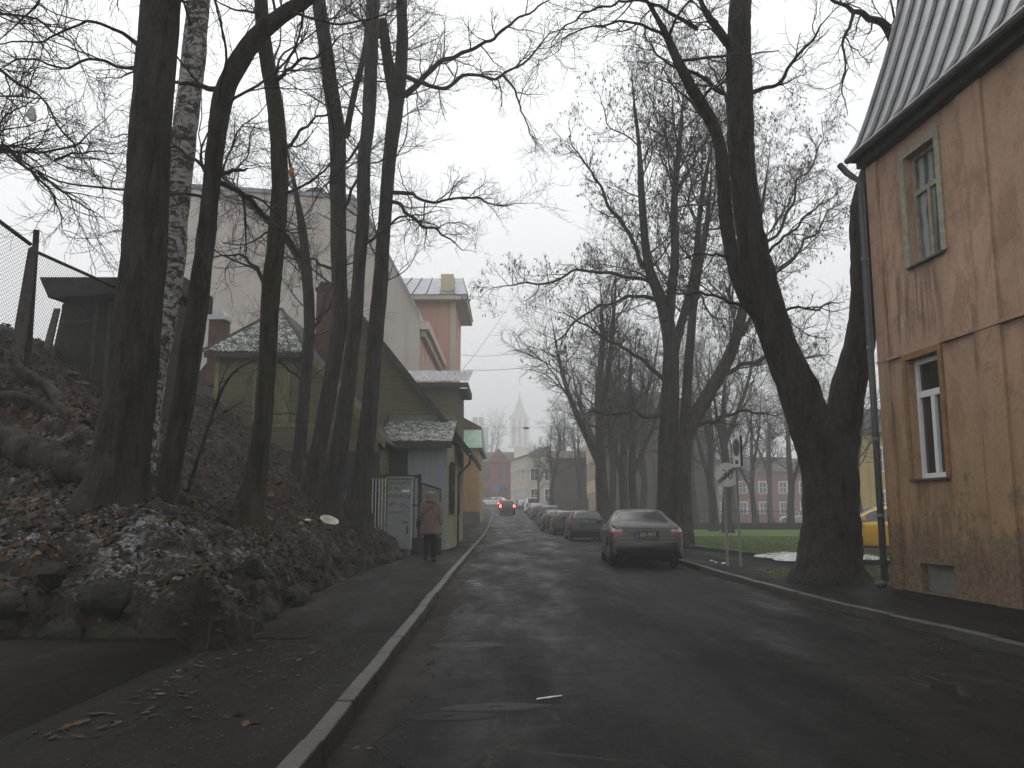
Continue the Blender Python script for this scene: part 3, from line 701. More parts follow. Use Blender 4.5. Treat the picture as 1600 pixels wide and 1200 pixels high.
# stones bedded in the face of the bank, roots, rubbish
def rock(px, py, r, label, sq=(1, 1, .7), m=None, name='stone', group=None, P=None):
    c = bank_at(px, py) if P is None else np.array(P)
    n = 28; mb = MB(); rings = []; rg = np.random.default_rng(int(px * 7 + py)); pn = rg.normal(0, 1, (15, 3)); pn /= np.linalg.norm(pn, axis=1, keepdims=True); ph = rg.uniform(.62, .95, 15)
    for i in range(18):
        t = .02 + (math.pi - .04) * i / 17; ring = []
        for j in range(n):
            a = 2 * math.pi * j / n; d = np.array((math.sin(t) * math.cos(a), math.sin(t) * math.sin(a), -math.cos(t)))
            q = r * min(1.15, float(np.min(np.where(pn @ d > .08, ph / np.maximum(pn @ d, .08), 9)))) * (.86 + .28 * float(fbm(d[0] * 2.6 + px * .37, d[1] * 2.6 + d[2] * 3.1 + py * .11, 3)))
            ring.append(c + d * q * np.array(sq))
        rings.append(ring)
    mb.loft(rings); return tag(mb.build(name, m or m_stone, None, True), label, 'stone', group)
ST = [(345, 960, .30, 'tall mossy stone at the outer corner of the bank', (.9, .9, 1.2)), (400, 925, .30, 'squat stone bedded beside the corner stone of the bank', (1, 1.2, 1)),
      (455, 890, .34, 'dark upright stone in the bank face under the white crust of snow', (.9, 1.2, 1.2)), (500, 868, .32, 'rounded stone in the bank face right of the upright stone', (1, 1.3, 1)),
      (545, 850, .3, 'mossy stone in the bank below the pale bowl', (1, 1.3, .9)), (60, 930, .45, 'long low stone at the foot of the bank, far end of the yard entrance', (1.7, .7, .7)),
      (165, 950, .38, 'broad flat boulder at the foot of the bank behind the yard entrance', (1.6, .8, .7)), (260, 960, .32, 'wedge shaped stone under the snowy shelf', (1.3, .8, .9)),
      (590, 845, .24, 'small stone low in the bank close to the cabinet', (1, 1.2, .8))]
def angular(rg, c, r, sq, nu=14, nv=10):
    pn = rg.normal(0, 1, (13, 3)); pn /= np.linalg.norm(pn, axis=1, keepdims=True); ph = rg.uniform(.6, .95, 13); a0 = rg.uniform(0, 6.28); V = []
    for i in range(nv):
        t = .05 + (math.pi - .1) * i / (nv - 1)
        for j in range(nu):
            a = a0 + 2 * math.pi * j / nu; d = np.array((math.sin(t) * math.cos(a), math.sin(t) * math.sin(a), -math.cos(t))); dt = pn @ d
            q = min(1.15, float(np.min(np.where(dt > .08, ph / np.maximum(dt, .08), 9)))) * r * rg.uniform(.93, 1.05); V.append(c + d * q * sq)
    Fc = [(i * nu + j, i * nu + (j + 1) % nu, (i + 1) * nu + (j + 1) % nu, (i + 1) * nu + j) for i in range(nv - 1) for j in range(nu)]
    return V, Fc + [tuple(range(nu))[::-1], tuple(range((nv - 1) * nu, nv * nu))]
mb = MB(); rg = np.random.default_rng(5)
for course, z0 in ((0, .20), (1, .50), (2, .74)):
    x = -12.0 + .1 * course
    while x < -2.9:                                              # the front, behind the yard entrance
        r = rg.uniform(.15, .30) * (1 - .12 * course); y = 8.29 + .12 * course + rg.uniform(-.06, .1)
        if rg.uniform() > .10 + .22 * course: mb.add(*angular(rg, np.array((x, y + .05, z0 + rg.uniform(-.05, .05))), r, np.array((1.25, .75, .8))))
        x += r * rg.uniform(1.5, 2.3)
    y = 8.5
    while y < (24 if course == 0 else 20 if course == 1 else 14):       # along the pavement
        r = rg.uniform(.15, .30) * (1 - .14 * course); x = float(E_(y)) - .03 - .13 * course + rg.uniform(-.10, .05)
        if rg.uniform() > .12 + .25 * course: mb.add(*angular(rg, np.array((x, y, z0 - .06 + rg.uniform(-.05, .05))), r, np.array((.75, 1.25, .8))))
        y += r * rg.uniform(1.6, 2.6)
tag(mb.build('stone_wall', m_stone), 'low rough wall of dark mossy stones holding the foot of the bank', 'wall')
# crumbled soil, twigs and dead grass over the wall
def scatter_xy(n, x0, x1, y0, y1):
    x = RNG.uniform(x0, x1, n); y = RNG.uniform(y0, y1, n); ok = (E_(y) - x > -.10) & (y > 8.15) & ((E_(y) - x < 1.6) | (y < 12)); return x[ok], y[ok]
x, y = scatter_xy(9000, -12, -2.5, 8.1, 24.5); z = bank_z(x, y); V, Fc = [], []
base = np.array([(1, 0, 0), (-1, 0, 0), (0, 1, 0), (0, -1, 0), (0, 0, 1), (0, 0, -1)], float); tri = np.array([(0, 2, 4), (2, 1, 4), (1, 3, 4), (3, 0, 4), (2, 0, 5), (1, 2, 5), (3, 1, 5), (0, 3, 5)])
s_ = RNG.uniform(.008, .04, len(x)) * np.where(RNG.uniform(0, 1, len(x)) < .06, 1.9, 1)
P = np.stack([x, y, z + s_ * .3], 1)[:, None] + (base[None] + RNG.normal(0, .3, (len(x), 6, 3))) * s_[:, None, None] * np.array((1.2, 1.2, .7))
me = npmesh('soil_crumbs', P.reshape(-1, 3), [(tri[None] + 6 * np.arange(len(x))[:, None, None]).reshape(-1, 3)])
tag(linkmesh('soil_crumbs', me, m_ground), 'crumbled soil and small stones over the edge of the bank', 'soil', None, 'stuff')
x, y = scatter_xy(2600, -12, -2.6, 8.3, 24.5); n = len(x); z = bank_z(x, y) + .012; a = RNG.uniform(0, 6.28, n); L = RNG.uniform(.08, .35, n)
P = np.stack([np.stack([x, y, z], 1), np.stack([x + np.cos(a) * L * .5, y + np.sin(a) * L * .5, bank_z(x + np.cos(a) * L * .5, y + np.sin(a) * L * .5) + .03], 1), np.stack([x + np.cos(a) * L, y + np.sin(a) * L, bank_z(x + np.cos(a) * L, y + np.sin(a) * L) + .02], 1)], 1)
V, Q = tubes(P, np.repeat(RNG.uniform(.002, .005, n)[:, None], 3, 1), 3); tag(linkmesh('fallen_twigs', npmesh('fallen_twigs', V, [Q]), m_grey_wood), 'thin fallen twigs lying over the bank', 'twigs', None, 'stuff')
x, y = scatter_xy(9000, -12, -2.6, 8.3, 25); ok = (fbm(x * 1.1, y * 1.1, 51) > .5); x, y = x[ok], y[ok]; n = len(x); z = bank_z(x, y) - .01
h = RNG.uniform(.06, .20, n); w = RNG.uniform(.004, .008, n); a = RNG.uniform(0, 6.28, n); out = np.stack([np.full(n, .5) + RNG.normal(0, .5, n), np.full(n, -.5) + RNG.normal(0, .5, n), np.full(n, .35)], 1)
b = np.stack([x, y, z], 1); sd = np.stack([np.cos(a) * w, np.sin(a) * w, 0 * w], 1); m1 = b + out * h[:, None] * .6 + np.array((0, 0, 1)) * h[:, None] * .35; tp = m1 + out * h[:, None] * .6 - np.array((0, 0, 1)) * h[:, None] * .35
V = np.stack([b - sd, b + sd, m1 + sd * .7, m1 - sd * .7, tp], 1).reshape(-1, 3); i = 5 * np.arange(n)[:, None]
me = npmesh('dead_grass', V, [i + np.array([[0, 1, 2, 3]]), i + np.array([[3, 2, 4]])]); tag(linkmesh('dead_grass', me, m_deadgrass), 'limp dead grass hanging over the edge of the bank', 'grass', None, 'stuff')
rock(112, 588, .14, 'pale flat slab lying high on the slope below the shed', (1.5, 1, .35), m_concrete)
rock(128, 600, .12, 'broken pale slab lower down beside the other slab', (1.4, 1, .3), m_concrete)
def root_tube(pts, rad, label, name='exposed_root', lift=.02):
    P = []
    for (px, py) in pts:
        q = bank_at(px, py); P.append(q + np.array((0, 0, lift)))
    P = np.array(P); s = np.linspace(0, 1, 40); tt = np.linspace(0, 1, len(P))
    P = np.stack([np.interp(s, tt, P[:, i]) for i in range(3)], 1)
    for _ in range(3): P[1:-1] = (P[:-2] + 2 * P[1:-1] + P[2:]) / 4
    rr = np.interp(s, np.linspace(0, 1, len(rad)), rad) * (1 + .25 * np.sin(s * 37) * .5)
    return tag(MB().tube(P, rr, 9).build(name, m_bark, None, True), label, 'root')
root_tube([(-20, 552), (15, 556), (28, 580), (50, 598), (75, 605), (90, 625), (92, 640), (105, 655)], [.10, .11, .10, .09, .06], 'gnarled root winding down the slope below the fence')
root_tube([(-20, 622), (30, 625), (70, 640), (105, 660), (150, 672)], [.07, .07, .06, .03], 'thin snow-dusted root lower on the slope running towards the thick trunk')
root_tube([(-30, 690), (40, 715), (100, 740), (160, 765)], [.24, .24, .2, .12], 'fallen mossy log lying against the foot of the thick trunk', 'fallen_log', .08)
def stick(a, b, r, label, m, P=None):
    A, B = bank_at(*a), bank_at(*b)
    return tag(MB().tube([A + np.array((0, 0, .04)), (A + B) / 2 + np.array((0, 0, .07)), B + np.array((0, 0, .05))], [r, r, r * .7], 6).build('broken_branch', m, None, True), label, 'stick')
stick((500, 804), (541, 832), .022, 'pale broken stick lying behind the white bowl', m_birch)
stick((398, 803), (425, 818), .028, 'short tan piece of branch on the leaves', m_leafbrown)
stick((560, 830), (580, 848), .012, 'thin grey stick close to the cabinet on the bank', m_grey_wood)
c = bank_at(511, 826)
mb = MB(); mb.lathe([(.02, 0), (.12, .02), (.17, .10), (.20, .17), (.215, .19), (.19, .195), (.155, .15), (.10, .07), (.01, .05)], (0, 0, 0), 2, 20)
o = mb.build('broken_bowl', m_litter, None, True, local=True); o.location = tuple(c + np.array((0, 0, .03))); o.rotation_euler = (.45, .25, .3); o['_w'] = list(map(float, o.location))
tag(o, 'dirty white broken bowl lying on the bank', 'bowl')
rock(480, 815, .07, 'small white lump of rubbish left of the bowl', (1.3, 1, .6), m_litter, 'rubbish')
rock(470, 820, .06, 'crumpled grey lump of rubbish among the leaves', (1.3, 1, .8), m_concrete, 'rubbish')
# ------------------------------------------------------------------ buildings
ZV = np.array((0, 0, 1.0))
def frame(x0, y0, x1, y1, z=0.0):
    """facade frame from (x0,y0) to (x1,y1); outward normal lies to the right of that direction"""
    d = np.array((x1 - x0, y1 - y0, 0.0)); L = np.linalg.norm(d); U = d / L
    return (np.array((x0, y0, z)), U, np.array((U[1], -U[0], 0.0))), L
def facade(mb, fr, W, H, ops=(), depth=.16, v0=0.0):
    O, U, N = fr
    us = sorted({0.0, W} | {q for o in ops for q in (o[0], o[1])}); vs = sorted({v0, H} | {q for o in ops for q in (o[2], o[3])})
    P = lambda u, v, n=0.0: O + U * u + ZV * v + N * n
    for a, b in zip(us[:-1], us[1:]):
        for c, d in zip(vs[:-1], vs[1:]):
            um, vm = (a + b) / 2, (c + d) / 2
            if any(o[0] < um < o[1] and o[2] < vm < o[3] for o in ops): continue
            mb.quad(P(a, c), P(b, c), P(b, d), P(a, d))
    for a, b, c, d in [o[:4] for o in ops]:
        mb.quad(P(a, c), P(a, d), P(a, d, -depth), P(a, c, -depth)); mb.quad(P(b, c), P(b, d), P(b, d, -depth), P(b, c, -depth))
        mb.quad(P(a, c), P(b, c), P(b, c, -depth), P(a, c, -depth)); mb.quad(P(a, d), P(b, d), P(b, d, -depth), P(a, d, -depth))
def window(parent, fr, op, depth, fm, glass=None, style='T', bar=.06, sill=None, trim=None, tw=.1, name='window'):
    a, b, c, d = op[:4]; mb = MB(); n0, n1 = -depth + .03, -depth + .09
    mb.fb(fr, a + .002, a + bar, c + .002, d - .002, n0, n1); mb.fb(fr, b - bar, b - .002, c + .002, d - .002, n0, n1)
    mb.fb(fr, a + bar, b - bar, c + .002, c + bar, n0, n1); mb.fb(fr, a + bar, b - bar, d - bar, d - .002, n0, n1)
    if style in 'TQ':
        t = c + (d - c) * (.66 if style == 'T' else .7); m = (a + b) / 2
        mb.fb(fr, a + bar, b - bar, t - bar * .6, t + bar * .6, n0 + .002, n1 + .012); mb.fb(fr, m - bar * .6, m + bar * .6, c + bar, t - bar * .6, n0 + .002, n1 + .008)
    elif style == '+':
        t, m = (c + d) / 2, (a + b) / 2
        mb.fb(fr, a + bar, b - bar, t - bar * .4, t + bar * .4, n0 + .002, n1 + .004); mb.fb(fr, m - bar * .4, m + bar * .4, c + bar, d - bar, n0, n1)
    w = mb.build(name, fm, parent)
    g = MB(); g.fb(fr, a + .01, b - .01, c + .01, d - .01, n0 + .01, n0 + .02); g.build('pane', glass or m_glass, w)
    if sill: s = MB(); s.fb(fr, a - .07, b + .07, c - .035, c - .004, -depth + .08, .07); s.build('sill', sill, w)
    if trim:
        s = MB()
        s.fb(fr, a - tw, a - .001, c, d + tw, -.01, .035); s.fb(fr, b + .001, b + tw, c, d + tw, -.01, .035); s.fb(fr, a, b, d + .001, d + tw, -.01, .033)
        s.build('window_surround', trim, w)
    return w
def shell(mb, fr, W, H, D, ops=(), sops=None, depth=.16, z0=-.5):
    """box of walls: front with openings, the side at u=0 and the side at u=W, and the back"""
    O, U, N = fr
    facade(mb, fr, W, H, ops, depth, z0)
    facade(mb, (O - N * D, N, -U), D, H, (sops or {}).get('a', ()), depth, z0)
    facade(mb, (O + U * W, -N, U), D, H, (sops or {}).get('b', ()), depth, z0)
    facade(mb, (O + U * W - N * D, -U, -N), W, H, (), depth, z0)
def slab(mb, P, th):
    P = [np.asarray(p, float) for p in P]; n = np.cross(P[1] - P[0], P[2] - P[0]); n = n / np.linalg.norm(n)
    if n[2] < 0: n = -n
    return mb.prism(P, n * th)

# ---- corner house on the right, plastered
C0 = (6.4, 14.8); Dv = np.array((.0888, -.996)); Dv /= np.linalg.norm(Dv)
house = thing('plastered_house', 'peeling ochre and salmon plaster house with a steep zinc roof at the road corner', 'house', (8.5, 10, 0))
frH, LH = frame(C0[0], C0[1], C0[0] + Dv[0] * 26, C0[1] + Dv[1] * 26)
O_, U_, N_ = frH
if N_[0] > 0: raise RuntimeError('facade normal')
def fuv(px, py):
    d = ray(px, py); c = np.array((0, 0, CZ)); t = np.dot(O_ - c, N_) / np.dot(d, N_); p = c + d * t - O_
    return float(np.dot(p, U_)), float(p[2])
def fop(tl, br, tr, bl):
    q = [fuv(*p) for p in (tl, tr, br, bl)]
    return ((q[0][0] + q[3][0]) / 2, (q[1][0] + q[2][0]) / 2, (q[2][1] + q[3][1]) / 2, (q[0][1] + q[1][1]) / 2)
up = fop((1420, 253), (1474, 388), (1459, 205), (1419, 424)); lo = fop((1422, 565), (1476, 745), (1472, 543), (1424, 749)); ce = fop((1438, 880), (1494, 942), (1490, 884), (1442, 930))
eave_z = fuv(1352, 250)[1]
print('corner house', up, lo, ce, eave_z)
rest_ops = []
for k_ in range(1, 6):
    for o in (up, lo): rest_ops.append((o[0] + 3.35 * k_, o[1] + 3.35 * k_, o[2], o[3]))
rest_ops = [o for o in rest_ops if o[1] < LH - .5 and o[0] > fuv(1600, 700)[0] + .5]
ce = (ce[0], ce[1], max(.14, ce[2]), ce[3])
mb = MB(); shell(mb, frH, LH, eave_z, 9.0, [up, lo, ce] + rest_ops, None, .24, -.3)
mb.build('wall', m_plaster, house)
window(house, frH, up, .20, m_old_frame, m_curtain_sky, 'T', .065, m_tin, m_old_frame, .13)
window(house, frH, lo, .22, m_white_pvc, m_glass, 'Q', .085, m_tin, m_ochre_trim, .10)
for o in rest_ops: window(house, frH, o, .22, m_old_frame, m_glass, 'T', .065, m_tin)
s = MB(); s.fb(frH, ce[0] + .01, ce[1] - .01, ce[2] + .01, ce[3] - .01, -.14, -.10); s.build('cellar_board', m_concrete, house)
s = MB()                                   # pilaster strips and belt course
pil = [(.0, .34)] + [(fuv(1507, 300)[0] + k_ * 3.35, fuv(1548, 300)[0] + k_ * 3.35) for k_ in range(0, 5)]
for a, b in pil: s.fb(frH, a + .002, b, .02, eave_z - .19, -.02, .045)
s.build('pilaster_strip', m_plaster, house)
bz_ = fuv(1400, 558)[1]
s = MB(); s.fb(frH, -.01, lo[0] - .14, bz_ - .03, bz_ + .02, -.02, .06); s.fb(frH, lo[1] + .14, LH, bz_ - .03, bz_ + .02, -.02, .06); s.build('belt_course', m_plaster, house)
s = MB(); s.fb(frH, -.10, LH, eave_z - .17, eave_z - .05, -.05, .16); s.fb(frH, -.13, LH, eave_z - .05, eave_z + .02, -.05, .27); s.build('cornice', m_roof_dark, house)
# old filler over the cracks below the lower window
def crack(pts, w, name='filled_crack'):
    q = [fuv(*p) for p in pts]; s = MB()
    for (a, b), (c, d) in zip(q[:-1], q[1:]):
        t = np.array((c - a, d - b)); t = t / (np.linalg.norm(t) + 1e-6); nn = np.array((-t[1], t[0])) * w * rnd.uniform(.7, 1.3)
        P = [O_ + U_ * (u + e * nn[0] + g * t[0] * .01) + ZV * (v + e * nn[1] + g * t[1] * .01) + N_ * .002 for (u, v, g) in ((a, b, -1), (c, d, 1)) for e in (-1, 1)]
        s.prism([P[0], P[1], P[3], P[2]], N_ * .004)
    s.build(name, simple('pale_crack_filler', (.25, .185, .135), .9, 0, .3, 15), house)
crack([(1428, 765), (1430, 790), (1432, 802), (1433, 822)], .014)
crack([(1480, 775), (1470, 782), (1462, 796), (1453, 806), (1441, 813), (1441, 832)], .014)
crack([(1489, 790), (1490, 828)], .008)
# mansard roof of zinc with standing ribs
prof = [(.26, .03), (.06, .32), (-.16, .85), (-.55, 1.9), (-1.05, 3.4), (-1.35, 4.3)]
def roofpt(u, k_): n, h = prof[k_]; return O_ + U_ * u + N_ * n + ZV * (eave_z + h)
s = MB()
for k_ in range(len(prof) - 1):
    s.prism([roofpt(-.14, k_), roofpt(LH, k_), roofpt(LH, k_ + 1), roofpt(-.14, k_ + 1)], -N_ * .04)
a, b = roofpt(-.14, 5), roofpt(LH, 5); s.prism([a, b, b - N_ * 6.3, a - N_ * 6.3], ZV * .05)
rf = s.build('roof', m_zinc, house)
s = MB(); u = -.11; i = 0
while u < 18:
    P = [roofpt(u, k_) + N_ * .035 for k_ in range(len(prof))]
    s.tube(P, .045, 6); u += .50
s.build('roof_rib', m_zinc_dark, rf)
s = MB()                                    # gable end of the mansard
P = [roofpt(-.09, k_) - N_ * .05 for k_ in range(len(prof))]; Q = [p - N_ * 8 for p in P[::-1][:1]] + [O_ - U_ * .09 - N_ * 8.8 + ZV * eave_z]
s.prism(P + Q, U_ * .05); s.build('gable_end', m_zinc_dark, house)
s = MB(); gp = [O_ + U_ * u + N_ * .30 + ZV * (eave_z + .0) for u in (-.16, LH)]; s.tube(gp, .06, 8); s.build('gutter', m_zinc_dark, house)
s = MB(); c_ = O_ - U_ * .06 + N_ * .13
s.tube([c_ + N_ * .26 - U_ * .2 + ZV * (eave_z - .03), c_ + N_ * .18 - U_ * .1 + ZV * (eave_z - .22), c_ + ZV * (eave_z - .42), c_ + ZV * 3.2, c_ + ZV * .22], .058, 10)
for h in (1.3, 2.6, 4.2, 5.8): s.tube([c_ + ZV * h, c_ + ZV * (h + .05)], .068, 10)
s.tube([c_ + ZV * .22, c_ + ZV * .16 + N_ * .12], .058, 10)
s.build('downpipe', m_galv, house, True)

# ---- olive wooden house at the left pavement
wood = thing('wooden_house', 'old olive green wooden house with a mossy roof and steep gable by the pavement', 'house', (-5.5, 35, 0))
Yg_ = 33.0
apex = at(545, 474, Yg_); ev = at(712, 684, Yg_); sl_ = (apex[2] - ev[2]) / (ev[0] - apex[0])
xr, xl = ev[0], 2 * apex[0] - ev[0]
mb = MB(); mb.prism([(xl, Yg_, 1.0), (xr, Yg_, -.1), (xr, Yg_, ev[2]), tuple(apex), (xl, Yg_, ev[2])], (0, .3, 0)); mb.build('gable_wall', m_green_plank, wood)
frS, LS = frame(xr, Yg_ + .002, xr - .28, 43.5)
frS = (frS[0], frS[1], np.array((frS[1][1], -frS[1][0], 0)))
s = MB(); facade(s, frS, LS, ev[2], [(2.2, 3.3, 1.3, 2.9), (5, 6.1, 1.3, 2.9)], .12, -.1); s.build('street_wall', m_green_plaster, wood)
for o in ((2.2, 3.3, 1.3, 2.9), (5, 6.1, 1.3, 2.9)): window(wood, frS, o, .1, m_grey_wood, m_glass, '+', .06)
s = MB(); s.prism([(xl, 43.5, 1), (xr - .28, 43.5, -.1), (xr - .28, 43.5, ev[2]), (apex[0], 43.5, apex[2]), (xl, 43.5, ev[2])], (0, -.2, 0)); s.build('rear_wall', m_green_plank, wood)
ov = .52
s = MB(); y0, y1 = Yg_ - .35, 43.8
R_ = [(apex[0], y0, apex[2] + .05), (xr + ov, y0, ev[2] - ov * sl_ + .05), (xr + ov, y1, ev[2] - ov * sl_ + .05), (apex[0], y1, apex[2] + .05)]
slab(s, R_, .12)
L_ = [(2 * apex[0] - p[0], p[1], p[2]) for p in R_]; slab(s, L_[::-1], .12)
rf = s.build('roof', m_roof_dark, wood)
s = MB()
for sg in (1, -1):
    P = [(apex[0], y0 - .03, apex[2] - .12), (apex[0] + sg * (xr + ov - apex[0]), y0 - .03, ev[2] - ov * sl_ - .12), (apex[0] + sg * (xr + ov - apex[0]), y0 - .03, ev[2] - ov * sl_ + .10), (apex[0], y0 - .03, apex[2] + .10)]
    s.prism(P, (0, .028, 0))
s.build('bargeboard', m_fascia, rf)
s = MB(); s.tube([(xr + ov + .06, y0 - .05, ev[2] - ov * sl_ + .02), (xr + ov + .04, y1, ev[2] - ov * sl_ - .02)], .075, 8); s.build('gutter', m_zinc_dark, wood, True)
s = MB(); zt = ev[2] - ov * sl_
s.tube([(xr + ov + .05, y0 + .2, zt), (xr + ov + .02, y0 + .3, zt - .35), (xr + .12, y0 + .6, zt - .75), (xr + .10, y0 + .8, zt - 1.1), (xr + .09, y0 + .8, .2)], .045, 8); s.build('downpipe', m_zinc_dark, wood, True)
# wing towards the camera with the mossy hipped end and the long catslide
wy = 28.0
A = at(336, 553, wy); B = at(481, 556, wy); Cc = at(592, 686, wy); gl = at(334, 660, wy)[2]
s = MB(); s.prism([(A[0], wy, gl - 1.5), (Cc[0], wy, 0), (Cc[0], wy, Cc[2]), (B[0], wy, B[2]), (A[0], wy, A[2])], (0, .25, 0)); wing = s.build('wing_wall', m_green_plank, wood)
s = MB(); s.prism([(A[0], wy + .25, gl - 1.5), (A[0], 33, gl - 1.5), (A[0], 33, A[2]), (A[0], wy + .25, A[2])], (.2, 0, 0)); s.prism([(Cc[0], wy + .25, 0), (Cc[0], 31.2, 0), (Cc[0], 31.2, Cc[2]), (Cc[0], wy + .25, Cc[2])], (-.2, 0, 0)); s.build('wing_side_wall', m_green_plank, wood)
s = MB()                                                      # vertical corner boards and boarded-up openings
fw = (np.array((A[0], wy, 0.0)), np.array((1.0, 0, 0)), np.array((0, -1.0, 0)))
ux = lambda px: float(at(px, 600, wy)[0] - A[0])
zz = lambda py: float(at(450, py, wy)[2])
for p0, p1, q0, q1 in ((336, 342, 700, 556), (396, 400, 660, 575), (403, 407, 660, 575), (427, 432, 660, 575), (449, 453, 668, 575), (334, 600, 668, 662)): s.fb(fw, ux(p0), ux(p1), zz(q0), zz(q1), .001, .04)
s.build('corner_board', m_green_plank_v, wing)
s = MB(); s.fb(fw, ux(432) + .002, ux(449) - .002, zz(660), zz(577), .001, .022); s.build('boarded_opening', m_green_plank_v, wing)
s = MB(); s.fb(fw, -.02, Cc[0] - A[0], -.3, zz(706), -.3, .03); s.build('foundation', m_found, wood)
s = MB(); apx = at(440, 488, wy + 2.2); e = .3
a, b = (A[0] - .25, wy - .3, A[2] - .02), (B[0] + .1, wy - .3, B[2] - .02)
slab(s, [a, b, tuple(apx)], .1); s.build('hip_roof', m_moss_roof, wood)
s = MB(); slab(s, [b, (Cc[0] + .25, wy - .3, Cc[2] - .2), (Cc[0] + .25, 31.6, Cc[2] - .2), (b[0], 31.6, b[2])], .1); slab(s, [b, (b[0], 33.4, b[2]), (apx[0], 33.4, apx[2]), tuple(apx)], .1); slab(s, [a, (a[0], 33.4, a[2]), (apx[0], 33.4, apx[2]), tuple(apx)], .1); s.build('wing_roof', m_roof_dark, wood)
s = MB(); s.prism([(b[0], wy - .33, b[2] - .14), (Cc[0] + .25, wy - .33, Cc[2] - .34), (Cc[0] + .25, wy - .33, Cc[2] - .06), (b[0], wy - .33, b[2] + .14)], (0, .028, 0)); s.build('bargeboard', m_yel_fascia, wood)
s = MB()
for pa, pb in ((a, apx), (b, apx)): s.tube([np.array(pa) + (0, 0, .1), np.array(pb) + (0, 0, .12)], .07, 6)
s.build('hip_cap', m_fascia, wood)
s = MB(); s.box((a[0], wy - .34, a[2] - .16), (b[0], wy - .31, a[2] + .06)); s.build('eaves_board', m_fascia, wood)
# porch with the grey painted front
p0, p1 = at(598, 690, 30.5), at(699, 690, 30.5)
pxl, pxr, pz = p0[0], p1[0] , p0[2]
s = MB(); s.prism([(pxl + .9, 30.5, -.1), (pxr, 30.5, -.1), (pxr, 30.5, pz), (pxl + .9, 30.5, pz)], (0, .12, 0)); s.build('porch_wall', m_grey_wall, wood)
s = MB(); s.prism([(pxl, 30.55, 0), (pxl + .898, 30.55, 0), (pxl + .898, 30.55, pz), (pxl, 30.55, pz)], (0, .12, 0)); s.build('porch_door', m_found, wood)
s = MB(); s.prism([(pxl, 30.7, 0), (pxl, Yg_ - .02, 0), (pxl, Yg_ - .02, pz), (pxl, 30.7, pz)], (.1, 0, 0)); s.build('porch_side_wall', m_green_plank, wood)
frP, LP = frame(pxr, 30.5, xr, Yg_)
s = MB(); facade(s, frP, LP, pz, [(.55, 1.75, 1.35, 3.15)], .1, -.1); s.build('porch_street_wall', m_green_plaster, wood)
w = window(wood, frP, (.55, 1.75, 1.35, 3.15), .1, m_grey_wood, m_glass, '+', .07, m_tin)
s = MB()
for q in np.linspace(.58, 1.72, 7): s.fb(frP, q - .012, q + .012, 1.3, 3.2, .05, .075)
for q in (1.36, 2.1, 2.9): s.fb(frP, .5, 1.8, q, q + .04, .03, .05)
for q in (.85, 1.43): s.fb(frP, q - .1, q + .1, 2.2, 2.35, .076, .09)
s.build('window_grille', m_iron, w)
s = MB(); slab(s, [(pxl - .25, 30.1, pz - .1), (pxr + .18, 30.1, pz - .1), (pxr + .18, Yg_ - .1, at(640, 662, Yg_)[2]), (pxl - .1, Yg_ - .1, at(640, 662, Yg_)[2])], .11); s.build('porch_roof', m_moss_roof, wood)
s = MB(); s.box((pxl - .25, 30.06, pz - .26), (pxr + .18, 30.09, pz - .02)); s.build('porch_eaves', m_fascia, wood)
s = MB(); s.box((pxl - .1, Yg_ - .14, at(640, 662, Yg_)[2]), (xr - .05, Yg_ - .06, at(640, 662, Yg_)[2] + .32)); s.build('flashing', m_zinc_dark, wood)
s = MB(); s.tube([(pxl - .05, 30.2, pz - .15), (pxl - .08, 30.3, pz - .6), (pxl - .08, 30.4, .3)], .045, 8); s.build('porch_downpipe', m_white_iron, wood)
def chimney(px0, px1, pyt, pyb, Y, parent, m, cap, depth=.6):
    a, b = at(px0, pyb, Y), at(px1, pyt, Y); s = MB(); s.box((a[0], Y, a[2] - 1.2), (b[0], Y + depth, b[2] - .35)); c = s.build('chimney', m, parent)
    s = MB(); s.box((a[0] - .05, Y - .05, b[2] - .35), (b[0] + .05, Y + depth + .05, b[2] - .22))
    xm = (a[0] + b[0]) / 2; s.prism([(a[0] + .02, Y, b[2] - .22), (b[0] - .02, Y, b[2] - .22), (b[0] - .12, Y, b[2]), (a[0] + .12, Y, b[2])], (0, depth, 0)); s.build('chimney_cap', cap, c)
chimney(324, 352, 484, 548, 29.5, wood, m_brick, m_zinc)
chimney(492, 521, 440, 545, 30.5, wood, m_brick, m_roof_dark)
s = MB(); s.prism([at(296, 600, 31), at(332, 555, 31), at(346, 555, 31), at(346, 600, 31)], (0, 2, 0)); s.build('rear_lean_to_roof', m_roof_dark, wood)
s = MB(); q0, q1 = at(300, 585, 31), at(346, 640, 31); s.box((q0[0], 31.05, q1[2] - 1), (q1[0], 33, q0[2] - .1)); s.build('rear_lean_to', m_grey_wood, wood)

# ---- second olive house behind, corrugated roof
g2 = thing('wooden_house', 'narrow olive green house with a snowy corrugated roof behind the steep gable', 'house', (-4.5, 47, 0))
a, b = at(640, 598, 45), at(716, 598, 45)
s = MB(); fr, L = frame(a[0] - 3, 45, b[0], 45); shell(s, fr, L, a[2], 5.5, (), None); s.build('wall', m_green_plank, g2)
s = MB(); y0, y1 = 44.5, 48; zt = at(690, 584, y1)[2]; za = a[2] + .02; xa, xb = a[0] - 3, b[0] + .55; n = 40; rr = [[], []]
for i in range(n * 2 + 1):
    x = xa + (xb - xa) * i / (2 * n); dz = .05 * (1 if i % 2 else -1); rr[0].append((x, y0, za + dz)); rr[1].append((x, y1 + 2, zt + .5 + dz))
s.add(rr[0] + rr[1], [(i, i + 1, i + 2 * n + 2, i + 2 * n + 1) for i in range(2 * n)]); s.build('corrugated_roof', m_corr, g2)
